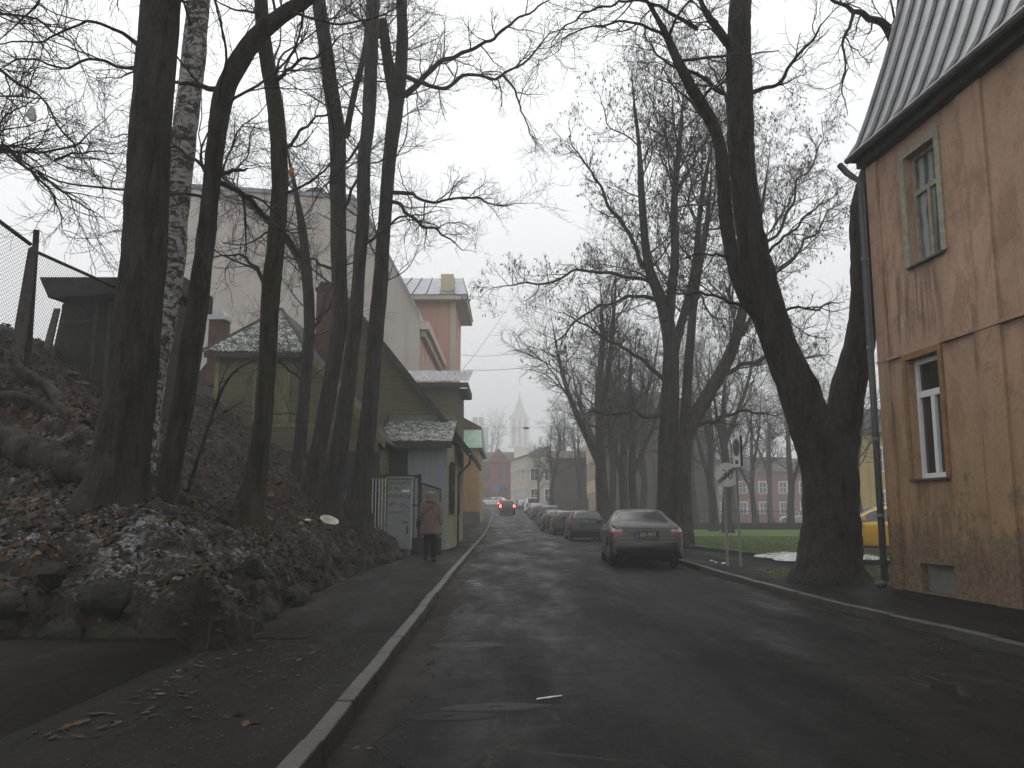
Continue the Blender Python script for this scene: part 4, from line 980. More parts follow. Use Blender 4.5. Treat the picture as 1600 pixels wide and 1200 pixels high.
s = MB(); s.box((xa, 44.52, za - .35), (xb, 44.58, za - .07)); s.box((xb - .06, 44.6, za - .4), (xb - .01, 49.0, za - .07)); s.box((b[0] + .02, 44.62, za - .42), (xb - .07, 49.0, za - .38)); s.build('eaves_board', m_fascia, g2)

# ---- beige apartment block with blank firewall
ap = thing('apartment_block', 'tall beige apartment block with a blank windowless side wall behind the trees', 'apartment block', (-12, 56, 0))
yb = 52.0
T = [at(p, q, yb) for p, q in ((240, 291), (553, 312), (576, 342), (652, 487), (656, 500), (656, 640))]
base = float(zr(52)) - .3
x_st = T[4][0]
P = [(T[0][0], yb, base)] + [(x_st, yb, base)] + [(x_st, yb, T[4][2])] + [tuple(T[3]), tuple(T[2]), tuple(T[1])] + [(T[0][0], yb, T[0][2])]
s = MB(); s.prism(P, (0, .4, 0)); s.build('firewall', m_beige, ap)
s = MB(); s.prism([(p[0], yb + .4, p[2]) for p in P], (0, 14, 0)); s.build('wall', m_beige, ap)
s = MB(); ra = [P[6], P[5], P[4], P[3], P[2]]
for p, q in zip(ra[:-1], ra[1:]): s.prism([(p[0], yb - .15, p[2] + .01), (q[0], yb - .15, q[2] + .01), (q[0], yb - .15, q[2] + .28), (p[0], yb - .15, p[2] + .28)], (0, 14.6, 0))
s.build('roof', m_roof_metal, ap)
frA, LA = frame(x_st + .004, yb + .41, x_st + .004, yb + 14.4)
s = MB(); zt = T[4][2]
ops = [(1.2 + 2.5 * i, 2.4 + 2.5 * i, h, h + 2.0) for i in range(5) for h in (zt - 3.3, zt - 6.6, zt - 10)]
facade(s, frA, LA, zt, ops, .2, 2); s.build('street_wall', m_salmon, ap)
for o in ops: window(ap, frA, o, .18, m_cream, m_glass, 'T', .09)
s = MB(); s.fb(frA, -.3, LA, zt - .55, zt - .05, -.05, .55); s.fb(frA, 0, LA, zt - .95, zt - .55, .0, .3); s.build('cornice', m_cream, ap)
for px, py in ((487, 302), (495, 299)):
    c = at(px, py, yb + 3); s = MB(); s.tube([c - ZV * 1.2, c], .12, 8); s.lathe([(.05, 0), (.45, .03), (.4, .12), (.1, .3), (.02, .32)], tuple(c)); s.build('roof_vent', m_zinc_dark, ap)
# dark chimney of the block's lower roof
tw = thing('stair_tower', 'salmon coloured tower block end with overhanging grey metal roof', 'building', (-5, 68, 0))
yt = 66.0
a, b = at(655, 465, yt), at(711, 465, yt); ze = a[2]
fr, L = frame(a[0] - 2, yt, b[0], yt); Wt = L
s = MB(); shell(s, fr, L, ze, 8, (), {'b': [(1.2, 2.0, ze - 9, ze - 2), (4.5, 5.3, ze - 9, ze - 2)]}, .15, 0); s.build('wall', m_salmon, tw)
frB = (fr[0] + fr[1] * L, -fr[2], fr[1])
for o in ((1.2, 2.0, ze - 9, ze - 2), (4.5, 5.3, ze - 9, ze - 2)): window(tw, frB, o, .13, m_cream, m_glass, '+', .08)
s = MB(); s.fb(fr, L - .35, L + .06, 0, ze - .3, -.4, .06); s.build('corner_strip', m_cream, tw)
s = MB(); s.fb(fr, -.5, L + .95, ze - .35, ze, -8.8, .9); s.build('eaves', m_cream, tw)
s = MB(); zt = at(690, 437, yt + 2)[2]
O, U, N = fr; e0 = [O + U * u + N * n + ZV * (ze + .02) for u, n in ((-.6, 1.0), (L + 1.05, 1.0), (L + 1.05, -8.9), (-.6, -8.9))]; e1 = [O + U * u + N * n + ZV * zt for u, n in ((.4, -1.6), (L + .5, -1.6), (L + .5, -6.4), (.4, -6.4))]
s.hexa(e0 + e1); rf = s.build('roof', m_roof_metal, tw)
s = MB()
for i in range(7):
    q = i / 6; s.tube([e0[0] * (1 - q) + e0[1] * q + N * .02 + ZV * .03, e1[0] * (1 - q) + e1[1] * q + ZV * .05], .045, 5)
s.build('roof_seam', m_zinc_dark, rf)
s = MB(); s.fb(fr, L - 1.1, L - .1, ze + .1, zt - .2, -1.6, .4); d = s.build('roof_dormer', m_paleyellow, tw)

# ---- yellow house with green metal roof, further along the pavement
yy = 72.0; yl = thing('yellow_house', 'yellow plaster house with pale green metal roof and brick gable', 'house', (-5.5, 77, 0))
z0 = float(zr(yy)); b = at(748, 700, yy); ze = b[2]
fr, L = frame(b[0] - 6, yy, b[0], yy)
s = MB(); shell(s, fr, L, ze, 11, (), {'b': [(2, 3.1, z0 + 1.6, z0 + 3.4), (6, 7.1, z0 + 1.6, z0 + 3.4)]}, .15, 0); s.build('wall', m_yellow, yl)
frB = (fr[0] + fr[1] * L, -fr[2], fr[1])
for o in ((2, 3.1, z0 + 1.6, z0 + 3.4), (6, 7.1, z0 + 1.6, z0 + 3.4)): window(yl, frB, o, .13, m_white_paint, m_glass, 'T', .07)
s = MB(); s.fb(fr, L - .5, L + .05, 0, ze - .2, -.5, .07); s.build('corner_pilaster', m_yellow, yl)
s = MB(); s.fb(fr, -.1, L + .12, -.2, z0 + 1.2, -.4, .12); s.build('plinth', m_concrete, yl)
s = MB(); s.fb(fr, -.3, L + .3, ze - .22, ze, -11.2, .35); s.build('eaves', m_fascia, yl)
zt = at(740, 672, yy + 2.5)[2]
s = MB(); O, U, N = fr; e0 = [O + U * u + N * n + ZV * (ze + .003) for u, n in ((-.3, .35), (L + .3, .35), (L + .3, -11.2), (-.3, -11.2))]; e1 = [O + U * u + N * n + ZV * zt for u, n in ((-.3, -2.2), (L + .15, -2.2), (L + .15, -8.5), (-.3, -8.5))]; s.hexa(e0 + e1); s.build('roof', m_green_metal, yl)
c0, c1 = at(720, 650, yy + 2.4), at(752, 667, yy + 2.4)
s = MB(); s.prism([(c0[0] - 2, yy + 2.4, zt - .3), (c1[0], yy + 2.4, zt - .3), (c1[0], yy + 2.4, c1[2]), (c0[0], yy + 2.4, c0[2]), (c0[0] - 2, yy + 2.4, c0[2] + .4)], (0, 5, 0)); s.build('brick_gable', m_brick, yl)

# ---- across the far junction
def plain_house(name, label, cat, fr, L, H, D, mwall, mroof, rows, cols, ww, wh, first, vstep, trim, roof_h=2.2, z0=0.0, sop_rows=0, glass=None, roof='gable'):
    O, U, N = fr; c = O + U * L / 2 - N * D / 2
    h = thing(name, label, cat, (float(c[0]), float(c[1]), z0))
    ops = [(L * (i + .5) / cols - ww / 2, L * (i + .5) / cols + ww / 2, first + r * vstep, first + r * vstep + wh) for i in range(cols) for r in range(rows)]
    sc = max(1, int(D // 3)); sops = [(D * (i + .5) / sc - ww / 2, D * (i + .5) / sc + ww / 2, first + r * vstep, first + r * vstep + wh) for i in range(sc) for r in range(sop_rows)]
    s = MB(); shell(s, fr, L, H, D, ops, {'a': sops}, .18, z0 - 1.5); s.build('wall', mwall, h)
    for o in ops: window(h, fr, o, .15, trim, glass, '+', .08, None, trim, .12)
    fa = (O - N * D, N, -U)
    for o in sops: window(h, fa, o, .15, trim, glass, '+', .08, None, trim, .12)
    s = MB(); e0 = [O + U * u + N * n + ZV * H for u, n in ((-.4, .5), (L + .4, .5), (L + .4, -D - .5), (-.4, -D - .5))]
    if roof == 'gable': e1 = [O + U * u + N * n + ZV * (H + roof_h) for u, n in ((-.4, -D / 2 + .05), (L + .4, -D / 2 + .05), (L + .4, -D / 2 - .05), (-.4, -D / 2 - .05))]
    else: e1 = [O + U * u + N * n + ZV * (H + roof_h) for u, n in ((D * .3, -D * .45), (L - D * .3, -D * .45), (L - D * .3, -D * .55), (D * .3, -D * .55))]
    s.hexa(e0 + e1); s.build('roof', mroof, h)
    return h
a, b = at(742, 788, 165), at(800, 788, 165); z0 = float(zr(165))
fr, L = frame(a[0] - 3, 165, b[0], 165)
rh = plain_house('red_house', 'dull red rendered house facing down the street at the far junction', 'house', fr, L, at(770, 722, 165)[2], 9, m_redwall, m_roof_dark, 2, 3, 1.5, 2.0, z0 + 1.2, 3.7, m_roof_dark, 2.2, z0)
g0, g1 = at(760, 722, 165), at(798, 722, 165); gt = at(779, 700, 165)
s = MB(); s.prism([tuple(g0), tuple(g1), tuple(gt)], (0, 3, 0)); s.build('front_gable', m_redwall, rh)
a, b = at(786, 712, 172), at(797, 712, 172)
fr, L = frame(a[0], 176, b[0] + .4, 176)
plain_house('white_house', 'white gabled house end with snow on its roof behind the red house', 'house', fr, L, at(790, 709, 176)[2], 6, m_white_paint, m_snow, 1, 2, 1.0, 1.4, float(zr(176)) + 2, 3, m_white_paint, 1.4, float(zr(176)))
# beige corner house on the right of the junction
a, b = at(799, 790, 146), at(866, 790, 132); z0 = float(zr(132))
mid_x = at(824, 790, 132)[0]; far_x = at(798, 790, 146)[0]
fr, L = frame(mid_x, 132, b[0] + .2, 132)
zt = at(840, 712, 132)[2]
corner = plain_house('corner_house', 'beige rendered corner house with white window surrounds behind the parked cars', 'house', fr, L, zt, 7, m_cream, m_roof_dark, 2, 2, 1.15, 1.9, z0 + 1.0, 3.1, m_white_paint, 1.6, z0, 0, None, 'hip')
frd, LD = frame(far_x, 146, mid_x, 132.005)
s = MB(); ops = [(LD * (i + .5) / 6 - .55, LD * (i + .5) / 6 + .55, z0 + 1.2 + 3.1 * r, z0 + 3.1 + 3.1 * r) for i in range(6) for r in range(2)]
facade(s, frd, LD, zt - .004, ops, .18, z0 - 1.5); s.build('side_wall', m_cream, corner)
for o in ops: window(corner, frd, o, .15, m_white_paint, None, '+', .08, None, m_white_paint, .12)
s = MB(); s.prism([(far_x - .3, 146, zt + .005), (mid_x - .3, 132, zt + .005), (mid_x + 3.4, 135.5, zt + 1.55), (far_x + 6, 146, zt + 1.55)], (0, 0, .12)); s.build('side_roof', m_roof_dark, corner)
# pale block on the hill and the church tower fading into fog
a, b = at(795, 700, 400), at(850, 700, 400); fr, L = frame(a[0], 400, b[0] + 3, 400)
plain_house('apartment_block', 'pale yellow block fading in the fog above the junction roofs', 'apartment block', fr, L, at(820, 698, 400)[2], 14, m_paleyellow, m_paleyellow, 0, 1, 1, 1.5, 8, 3, m_white_paint, .3, 7)
ct = thing('church_tower', 'foggy church tower with red and white belfry and pale spire', 'church tower', (0, 600, 6))
a, b = at(795, 696, 600), at(829, 696, 600); xm = (a[0] + b[0]) / 2; w2 = (b[0] - a[0]) / 2; zb, zt, zs = at(810, 696, 600)[2], at(810, 655, 600)[2], at(812, 617, 600)[2]
s = MB(); s.box((xm - w2 * 1.0, 600, 0), (xm + w2 * 1.0, 600 + 2 * w2, zb)); s.build('tower_base', m_paleyellow, ct)
s = MB(); s.box((xm - w2 * .8, 601.2, zb), (xm + w2 * .8, 600 + 2 * w2 - 1.2, zt)); s.build('belfry', m_redwall, ct)
for u in (-.8, -.27, .27, .8):
    s = MB(); s.box((xm + w2 * u - .76, 600.2, zb), (xm + w2 * u + .76, 601.8, zt + .6)); s.build('white_column', m_white_paint, ct)
s = MB(); s.loft([[(xm + r_ * w2 * math.cos(math.pi / 4 * j), 600 + w2 + r_ * w2 * math.sin(math.pi / 4 * j), h) for j in range(8)] for r_, h in ((1.0, zt + .5), (.85, zt + 2.4), (.6, zt + 5.2), (.42, zt + 8.4), (.3, zs - 5.2), (.05, zs), (.03, zs + 4))]); s.build('spire', m_green_metal, ct)
a, b = at(722, 668, 480), at(762, 668, 480); fr, L = frame(a[0] - 4, 480, b[0], 480)
hh = plain_house('grey_house', 'fog grey tall building with chimneys far behind the bare tree at the junction', 'building', fr, L, at(740, 668, 480)[2], 14, m_concrete, m_roof_dark, 0, 1, 1, 1.5, 8, 3, m_white_paint, 1.0, 5)
for px in (742, 752):
    q = at(px, 652, 481); s = MB(); s.box((q[0] - 1.3, 481, q[2] - 8), (q[0] + 1.3, 484, q[2])); s.build('chimney', m_concrete, hh)

# ---- right side: dark boarded house, hedge fence, grey wooden house, red house, yellow house
z0 = float(zr(100)) * .9
a, b = at(864, 785, 101), at(930, 785, 101); fr, L = frame(a[0], 101, b[0], 101)
db = plain_house('boarded_house', 'dark brown boarded house behind the brown fence and small tree', 'house', fr, L, at(890, 716, 101)[2], 9, m_brown_plank, m_brown_plank, 0, 1, 1, 1, 1, 1, m_fascia, 1.2, 0.3)
a, b = at(857, 806, 94), at(926, 806, 94); zb = float(zr(94))
fn = thing('board_fence', 'low brown board fence along the pavement behind the parked cars', 'fence', (5, 94, zb))
s = MB(); n = 44
for i in range(n):
    x = a[0] + (b[0] - a[0]) * i / n; s.box((x, 94, zb - .6), (x + (b[0] - a[0]) / n - .01, 94.03, at(890, 779, 94)[2] + rnd.uniform(-.02, .02)))
s.build('board_panel', m_brown_plank, fn)
for i in range(4):
    x = a[0] + (b[0] - a[0]) * i / 3; s = MB(); s.box((x - .06, 94.04, zb - .8), (x + .06, 94.16, zb + 2.0)); s.build('post', m_fascia, fn)
# grey wooden house: front planks face the camera, narrow pale yellow street side
yw = 82.0; z0 = .15
a, b = at(938, 815, yw), at(1110, 815, yw)
fr, L = frame(a[0], yw, b[0], yw)
gw = thing('wooden_house', 'weathered grey plank house with a blank side standing behind the row of trees', 'house', (float((a[0] + b[0]) / 2), 87, 0))
H = at(1000, 640, yw)[2]
fs, LS_ = frame(at(930, 815, 92)[0] - .5, 96, a[0], yw)
s = MB(); facade(s, fr, L, H, (), .1, -.3); facade(s, (fr[0] + fr[1] * L, np.array((0, 1.0, 0)), fr[1]), 13, H, (), .1, -.3); s.build('plank_wall', m_grey_plank, gw)
s = MB(); ops = [(LS_ * (i + .5) / 5 - .5, LS_ * (i + .5) / 5 + .5, z0 + 1.3 + 3.2 * r, z0 + 3.2 + 3.2 * r) for i in range(5) for r in range(2)]
facade(s, fs, LS_, H, ops, .12, -.3); s.build('street_wall', m_paleyellow, gw)
for o in ops: window(gw, fs, o, .1, m_white_paint, None, '+', .07, None, m_ochre_trim, .14)
s = MB(); s.fb(fr, -.05, L + .05, -.3, at(1000, 812, yw)[2], -.1, .06); s.build('plinth', m_concrete, gw)
s = MB(); s.fb(fr, -.06, .28, at(1000, 812, yw)[2] + .01, H, -.05, .05); s.fb(fr, L * .5 - .12, L * .5 + .12, at(1000, 812, yw)[2] + .01, H, -.05, .04); s.build('corner_board', m_grey_wood, gw)
s = MB(); e0 = [fr[0] + fr[1] * u + ZV * H - fr[2] * n for u, n in ((-.9, -.6), (L + .6, -.6), (L + .6, 13.6), (-.9, 13.6))]; e1 = [fr[0] + fr[1] * u + ZV * (H + 2.6) - fr[2] * n for u, n in ((3, 6.4), (L - 3, 6.4), (L - 3, 6.6), (3, 6.6))]; s.hexa(e0 + e1); s.build('roof', m_roof_dark, gw)
# pinkish red house beyond the lawn
a, b = at(1146, 800, 128), at(1252, 800, 128); fr, L = frame(a[0], 128, b[0] + 2, 128); gzv = float(ground_z(20, 128))
ph = plain_house('red_house', 'pinkish red house with white window frames beyond the lawn', 'house', fr, L, at(1200, 737, 128)[2], 9, m_pinkwall, m_roof_dark, 2, 4, 1.1, 1.7, gzv + 1.3, 3.0, m_white_paint, 2.4, gzv, 2, None, 'hip')
a = at(1338, 800, 58); fr, L = frame(a[0], 58, a[0] + 12, 58)
plain_house('yellow_house', 'pale yellow house behind the yellow car and the corner house', 'house', fr, L, at(1350, 676, 58)[2], 10, m_yellow, m_roof_dark, 2, 3, 1.0, 1.6, 1.2, 2.9, m_white_paint, 2.2, 0)
# far hazy blocks closing the view behind the trees
for (px0, px1, py, Y, lb, m) in ((985, 1090, 690, 190, 'foggy grey apartment block far behind the grey plank house', m_concrete), (1085, 1160, 735, 170, 'foggy low brown building between the far trees', m_brown_plank), (1250, 1345, 730, 160, 'foggy pale building far behind the big forked tree', m_cream)):
    a, b = at(px0, py, Y), at(px1, py, Y); fr, L = frame(a[0], Y, b[0], Y); gg = float(ground_z(a[0], Y))
    plain_house('far_building', lb, 'building', fr, L, a[2], 12, m, m_roof_dark, 0, 1, 1, 1.4, gg + 1.5, 3, m_white_paint, 2.0, gg)
for (px0, px1, py, Y, lb, m) in ((-260, -20, 500, 70, 'tall foggy block beyond the wire fence', m_concrete),):
    pass

# ---- shed, lattice pillar and wire fence on top of the bank
ys_ = 18.0
a = at(76, 560, ys_); b = at(232, 560, ys_); zt = at(140, 458, ys_)[2]; zb = min(bz(a[0], ys_), bz(b[0], ys_)) - .5
sh = thing('shed', 'small dark weathered plank shed with a slab roof on top of the slope', 'shed', (float((a[0] + b[0]) / 2), ys_ + 1, zb))
lean = .45
s = MB(); s.hexa([(a[0] - .18, ys_, zb), (b[0], ys_, zb), (b[0], ys_ + 2.4, zb), (a[0] - .18, ys_ + 2.4, zb), (a[0] + .25, ys_, zt), (b[0], ys_, zt), (b[0], ys_ + 2.4, zt), (a[0] + .25, ys_ + 2.4, zt)]); s.build('plank_wall', m_shed, sh)
fr = (np.array((a[0], ys_, 0.0)), np.array((1.0, 0, 0)), np.array((0, -1.0, 0)))
dz0, dz1 = zb + .4, at(120, 505, ys_)[2]
s = MB(); ud = lambda px: float(at(px, 520, ys_)[0] - a[0])
s.fb(fr, ud(95), ud(142), dz0, zt - .25, .001, .035); dr = s.build('door', m_shed, sh)
s = MB(); s.fb(fr, ud(95), ud(142), dz1, dz1 + .05, .037, .06); s.build('door_brace', m_grey_wood, dr)
s = MB()
for p in (146, 168): s.fb(fr, ud(p), ud(p) + .07, zb, zt, .001, .05)
s.build('batten', m_grey_wood, sh)
r0, r1 = at(64, 434, ys_ - .7), at(205, 434, ys_ - .7)
s = MB(); s.hexa([(r0[0] + .18, ys_ - .7, r0[2] - .42), (b[0] - .05, ys_ - .7, r0[2] - .30), (b[0] - .05, ys_ + 2.8, r0[2] - .2), (r0[0] + .18, ys_ + 2.8, r0[2] - .2),
                  (r0[0], ys_ - .75, r0[2]), (b[0] - .05, ys_ - .75, r0[2]), (b[0] - .05, ys_ + 2.8, r0[2] + .05), (r0[0], ys_ + 2.8, r0[2] + .05)]); s.build('roof', m_roof_dark, sh)
yp = 20.0
a, b = at(243, 560, yp), at(277, 560, yp); zt = at(260, 470, yp)[2]; zb = bz(a[0], yp) - .3
pl = thing('lattice_porch', 'grey concrete base with a wooden lattice and dark canopy beside the thick trunk', 'porch', (float((a[0] + b[0]) / 2), yp, zb))
zm = at(260, 566, yp)[2]
s = MB(); s.box((a[0], yp, zb), (b[0], yp + .8, zm)); s.build('base', m_concrete, pl)
s = MB(); fr = (np.array((a[0], yp + .1, 0.0)), np.array((1.0, 0, 0)), np.array((0, -1.0, 0))); W = b[0] - a[0]
for i in range(-8, 9):
    for sg in (1, -1):
        u0, v0 = (i * .13, zm) ; h = zt - zm
        P0 = np.array((i * .13 if sg > 0 else i * .13 + W, zm)); P1 = P0 + np.array((sg * h * .75, h))
        def clip(P, Q, W):
            d = Q - P; t0, t1 = 0, 1
            if abs(d[0]) > 1e-9:
                ta, tb = (0 - P[0]) / d[0], (W - P[0]) / d[0]; t0, t1 = max(t0, min(ta, tb)), min(t1, max(ta, tb))
            return (P + d * t0, P + d * t1) if t1 > t0 else None
        q = clip(P0, P1, W)
        if q is not None: s.tube([(a[0] + q[0][0], yp + .08 + .02 * sg, q[0][1]), (a[0] + q[1][0], yp + .08 + .02 * sg, q[1][1])], .016, 4)
s.build('lattice', m_grey_wood, pl)
s = MB(); s.box((a[0] - .04, yp, zm + .002), (a[0] + .06, yp + .12, zt)); s.box((b[0] - .08, yp, zm + .002), (b[0] + .04, yp + .14, zt)); s.build('post', m_concrete, pl)
s = MB(); s.box((a[0] - .4, yp - .5, zt), (at(300, 470, yp)[0], yp + 1.4, at(270, 458, yp)[2] + .25)); s.build('canopy', m_roof_dark, pl)
# chain-link fence
cf = thing('wire_fence', 'rusty chain link fence with a sloping top rail at the top of the bank', 'fence', tuple(at(45, 540, 14.8)))
def post_px(px0, py0, px1, py1, Y, w, m, name='post'):
    p, q = at(px0, py0, Y), at(px1, py1, Y); s = MB(); s.tube([p - ZV * .4 * 1, p, q], [w, w, w], 8 if name == 'post' else 4); return s.build(name, m, cf)
post_px(45, 545, 57, 360, 14.8, .055, m_rust)
pa = [at(-130, 250, 12.5), at(48, 382, 14.8)]; pb = [at(60, 395, 14.8), at(195, 455, 17.6)]
s = MB(); s.tube(pa, .035, 6); s.tube(pb, .03, 6); s.build('top_rail', m_rust, cf)
def netting(t0, t1, h, cell=.075):
    t0, t1 = np.array(t0), np.array(t1); L = np.linalg.norm(t1 - t0); d = (t1 - t0) / L; s = []
    n = int((L + h) / cell)
    for sg in (1, -1):
        for i in range(n + 1):
            u = i * cell - (0 if sg < 0 else h)
            A, B = np.array((u, 0.0)), np.array((u + sg * h, h)) if sg > 0 else np.array((u - h, h))
            tl, tr = 0.0, 1.0; dd = B[0] - A[0]
            ta, tb = sorted(((0 - A[0]) / dd, (L - A[0]) / dd)); tl, tr = max(0, ta), min(1, tb)
            if tr <= tl: continue
            s.append([t0 + d * (A[0] + dd * q) - ZV * (A[1] + (B[1] - A[1]) * q) + np.array((0, .004 * sg, 0)) for q in (tl, tr)])
    return s
seg = netting(pa[0], pa[1], 2.35) + netting(pb[0], pb[1], 2.0)
P = np.array(seg); V, Q = tubes(P, np.full(P.shape[:2], .0028), 3)
mb = MB(); mb.add(V, Q); mb.build('netting', m_wire, cf)
lp = MB(); p, q = at(28, 545, 14.5), at(50, 380, 14.5); lp.hexa([(p[0] - .13, 14.45, p[2] - .4), (p[0] + .10, 14.45, p[2] - .4), (p[0] + .10, 14.52, p[2] - .4), (p[0] - .13, 14.52, p[2] - .4), (q[0] - .06, 14.5, q[2] - .1), (q[0] + .07, 14.5, q[2]), (q[0] + .07, 14.57, q[2]), (q[0] - .06, 14.57, q[2] - .1)])
tag(lp.build('leaning_board', m_grey_wood), 'broad grey board leaning against the wire fence post', 'board')
lp = MB(); p, q = at(70, 560, 17.2), at(84, 480, 17.4); lp.hexa([(p[0] - .10, 17.1, p[2] - .3), (p[0] + .08, 17.1, p[2] - .3), (p[0] + .08, 17.16, p[2] - .3), (p[0] - .10, 17.16, p[2] - .3), (q[0] - .05, 17.5, q[2]), (q[0] + .06, 17.5, q[2]), (q[0] + .06, 17.56, q[2]), (q[0] - .05, 17.56, q[2])])
tag(lp.build('leaning_board', m_grey_wood), 'narrow dark board leaning against the end of the shed', 'board')

# ---- iron gate panels and cabinet by the pavement
gt = thing('iron_fence', 'dark iron railing with a low gate in front of the grey porch', 'fence', (-3.6, 27.2, .1))
yf = 27.2
a, b = at(574, 742, yf), at(656, 742, yf); zt = a[2]
s = MB(); s.box((a[0], yf - .03, zt - .10), (b[0], yf + .03, zt)); s.box((a[0], yf - .02, .45), (b[0], yf + .02, .52)); s.box((at(640, 750, yf)[0], yf - .021, at(640, 788, yf)[2] - .05), (b[0] - .04, yf + .021, at(640, 788, yf)[2])); s.build('rail', m_iron, gt)
s = MB(); s.box((b[0] - .05, yf - .05, .05), (b[0] + .05, yf + .05, zt + .02)); s.build('post', m_iron, gt)
for px in range(582, 652, 5):
    x = at(px, 780, yf)[0]; s = MB(); s.box((x - .014, yf - .014, .5), (x + .014, yf + .014, zt - .08)); s.build('bar', m_white_iron if px < 603 else m_iron, gt)
g = gz(645, 850, .12)
p0, p1 = at(659, 755, yf + .3), at(688, 764, yf + 2.6)
s = MB(); s.tube([p0, p1], .035, 6); s.tube([(p0[0], p0[1], .1), p0], .035, 6); s.tube([(p1[0], p1[1], .1), p1], .03, 6); s.tube([(p0[0], p0[1], .35), (p1[0], p1[1], .35)], .03, 6); gg = s.build('gate', m_iron, gt)
for q in np.linspace(.12, .88, 8):
    c = p0 * (1 - q) + p1 * q; s = MB(); s.tube([(c[0], c[1], .35), c], .011, 5); s.build('gate_bar', m_iron, gg)
s = MB(); s.box((at(640, 800, 26.9)[0], 26.85, .05), (at(690, 800, 26.9)[0], 26.98, .62)); tag(s.build('low_wall', m_found), 'low dark concrete wall under the gate beside the cabinet', 'wall')
yc = 25.4
a, b = at(604, 850, yc), at(641, 850, yc); zt = at(620, 748, yc)[2]
cb = thing('utility_cabinet', 'tall grey green utility cabinet covered in black marker scrawls', 'cabinet', (float((a[0] + b[0]) / 2), yc + .2, .1))
s = MB(); s.box((a[0], yc, .32), (b[0], yc + .38, zt)); s.build('body', m_cab, cb, bevel=.01)
s = MB(); s.box((a[0] + .03, yc + .03, .0), (b[0] - .03, yc + .35, .32)); s.build('plinth', m_concrete, cb)
s = MB(); s.box((a[0] - .04, yc - .04, zt), (b[0] + .04, yc + .42, zt + .05)); s.build('lid', m_cab, cb, bevel=.01)
s = MB(); s.box((a[0] + .03, yc - .012, .36), (b[0] - .03, yc - .001, zt - .05)); dr = s.build('door', m_cab, cb)
xm = (a[0] + b[0]) / 2; w = b[0] - a[0]
zc = lambda py: float(at(620, py, yc)[2]); xc = lambda px: float(at(px, 800, yc)[0])
s = MB(); s.box((xc(637) - .02, yc - .03, zc(834)), (xc(637) + .02, yc - .013, zc(822))); s.build('handle', m_iron, dr)
s = MB(); s.box((xc(627), yc - .016, zc(769)), (xc(640) - .01, yc - .0125, zc(765.2))); s.build('sticker', m_white_paint, dr)
s = MB(); s.box((xc(630), yc - .016, zc(818)), (xc(638), yc - .0125, zc(814.5))); s.build('sticker', m_concrete, dr)
s = MB(); s.prism([(xc(620), yc - .014, zc(823)), (xc(623), yc - .014, zc(823)), (xc(621.5), yc - .014, zc(820))], (0, -.003, 0)); s.build('warning_sticker', simple('faded_yellow', (.30, .22, .06), .6), dr)
for txt, px, py, size, rot in (('CRNIGHTZ', 623, 755.5, .135, .03), ('VULTNO', 615, 763.5, .15, -.12), ('NVERSOX', 622, 775.5, .16, -.05), ('SPS', 613, 788, .16, .35), ('Zk', 629, 789, .14, .2), ('MTNE', 615, 801, .10, 0), ('NKOL', 628, 800, .08, .1)):
    me = text_mesh(txt, size, .001); o = linkmesh('marker_scrawl', me, m_marker, dr)
    o.rotation_euler = (R(90), rot * -1, 0); o.location = tuple(np.array((xc(px), yc - .0145, zc(py))) - wloc(cb))
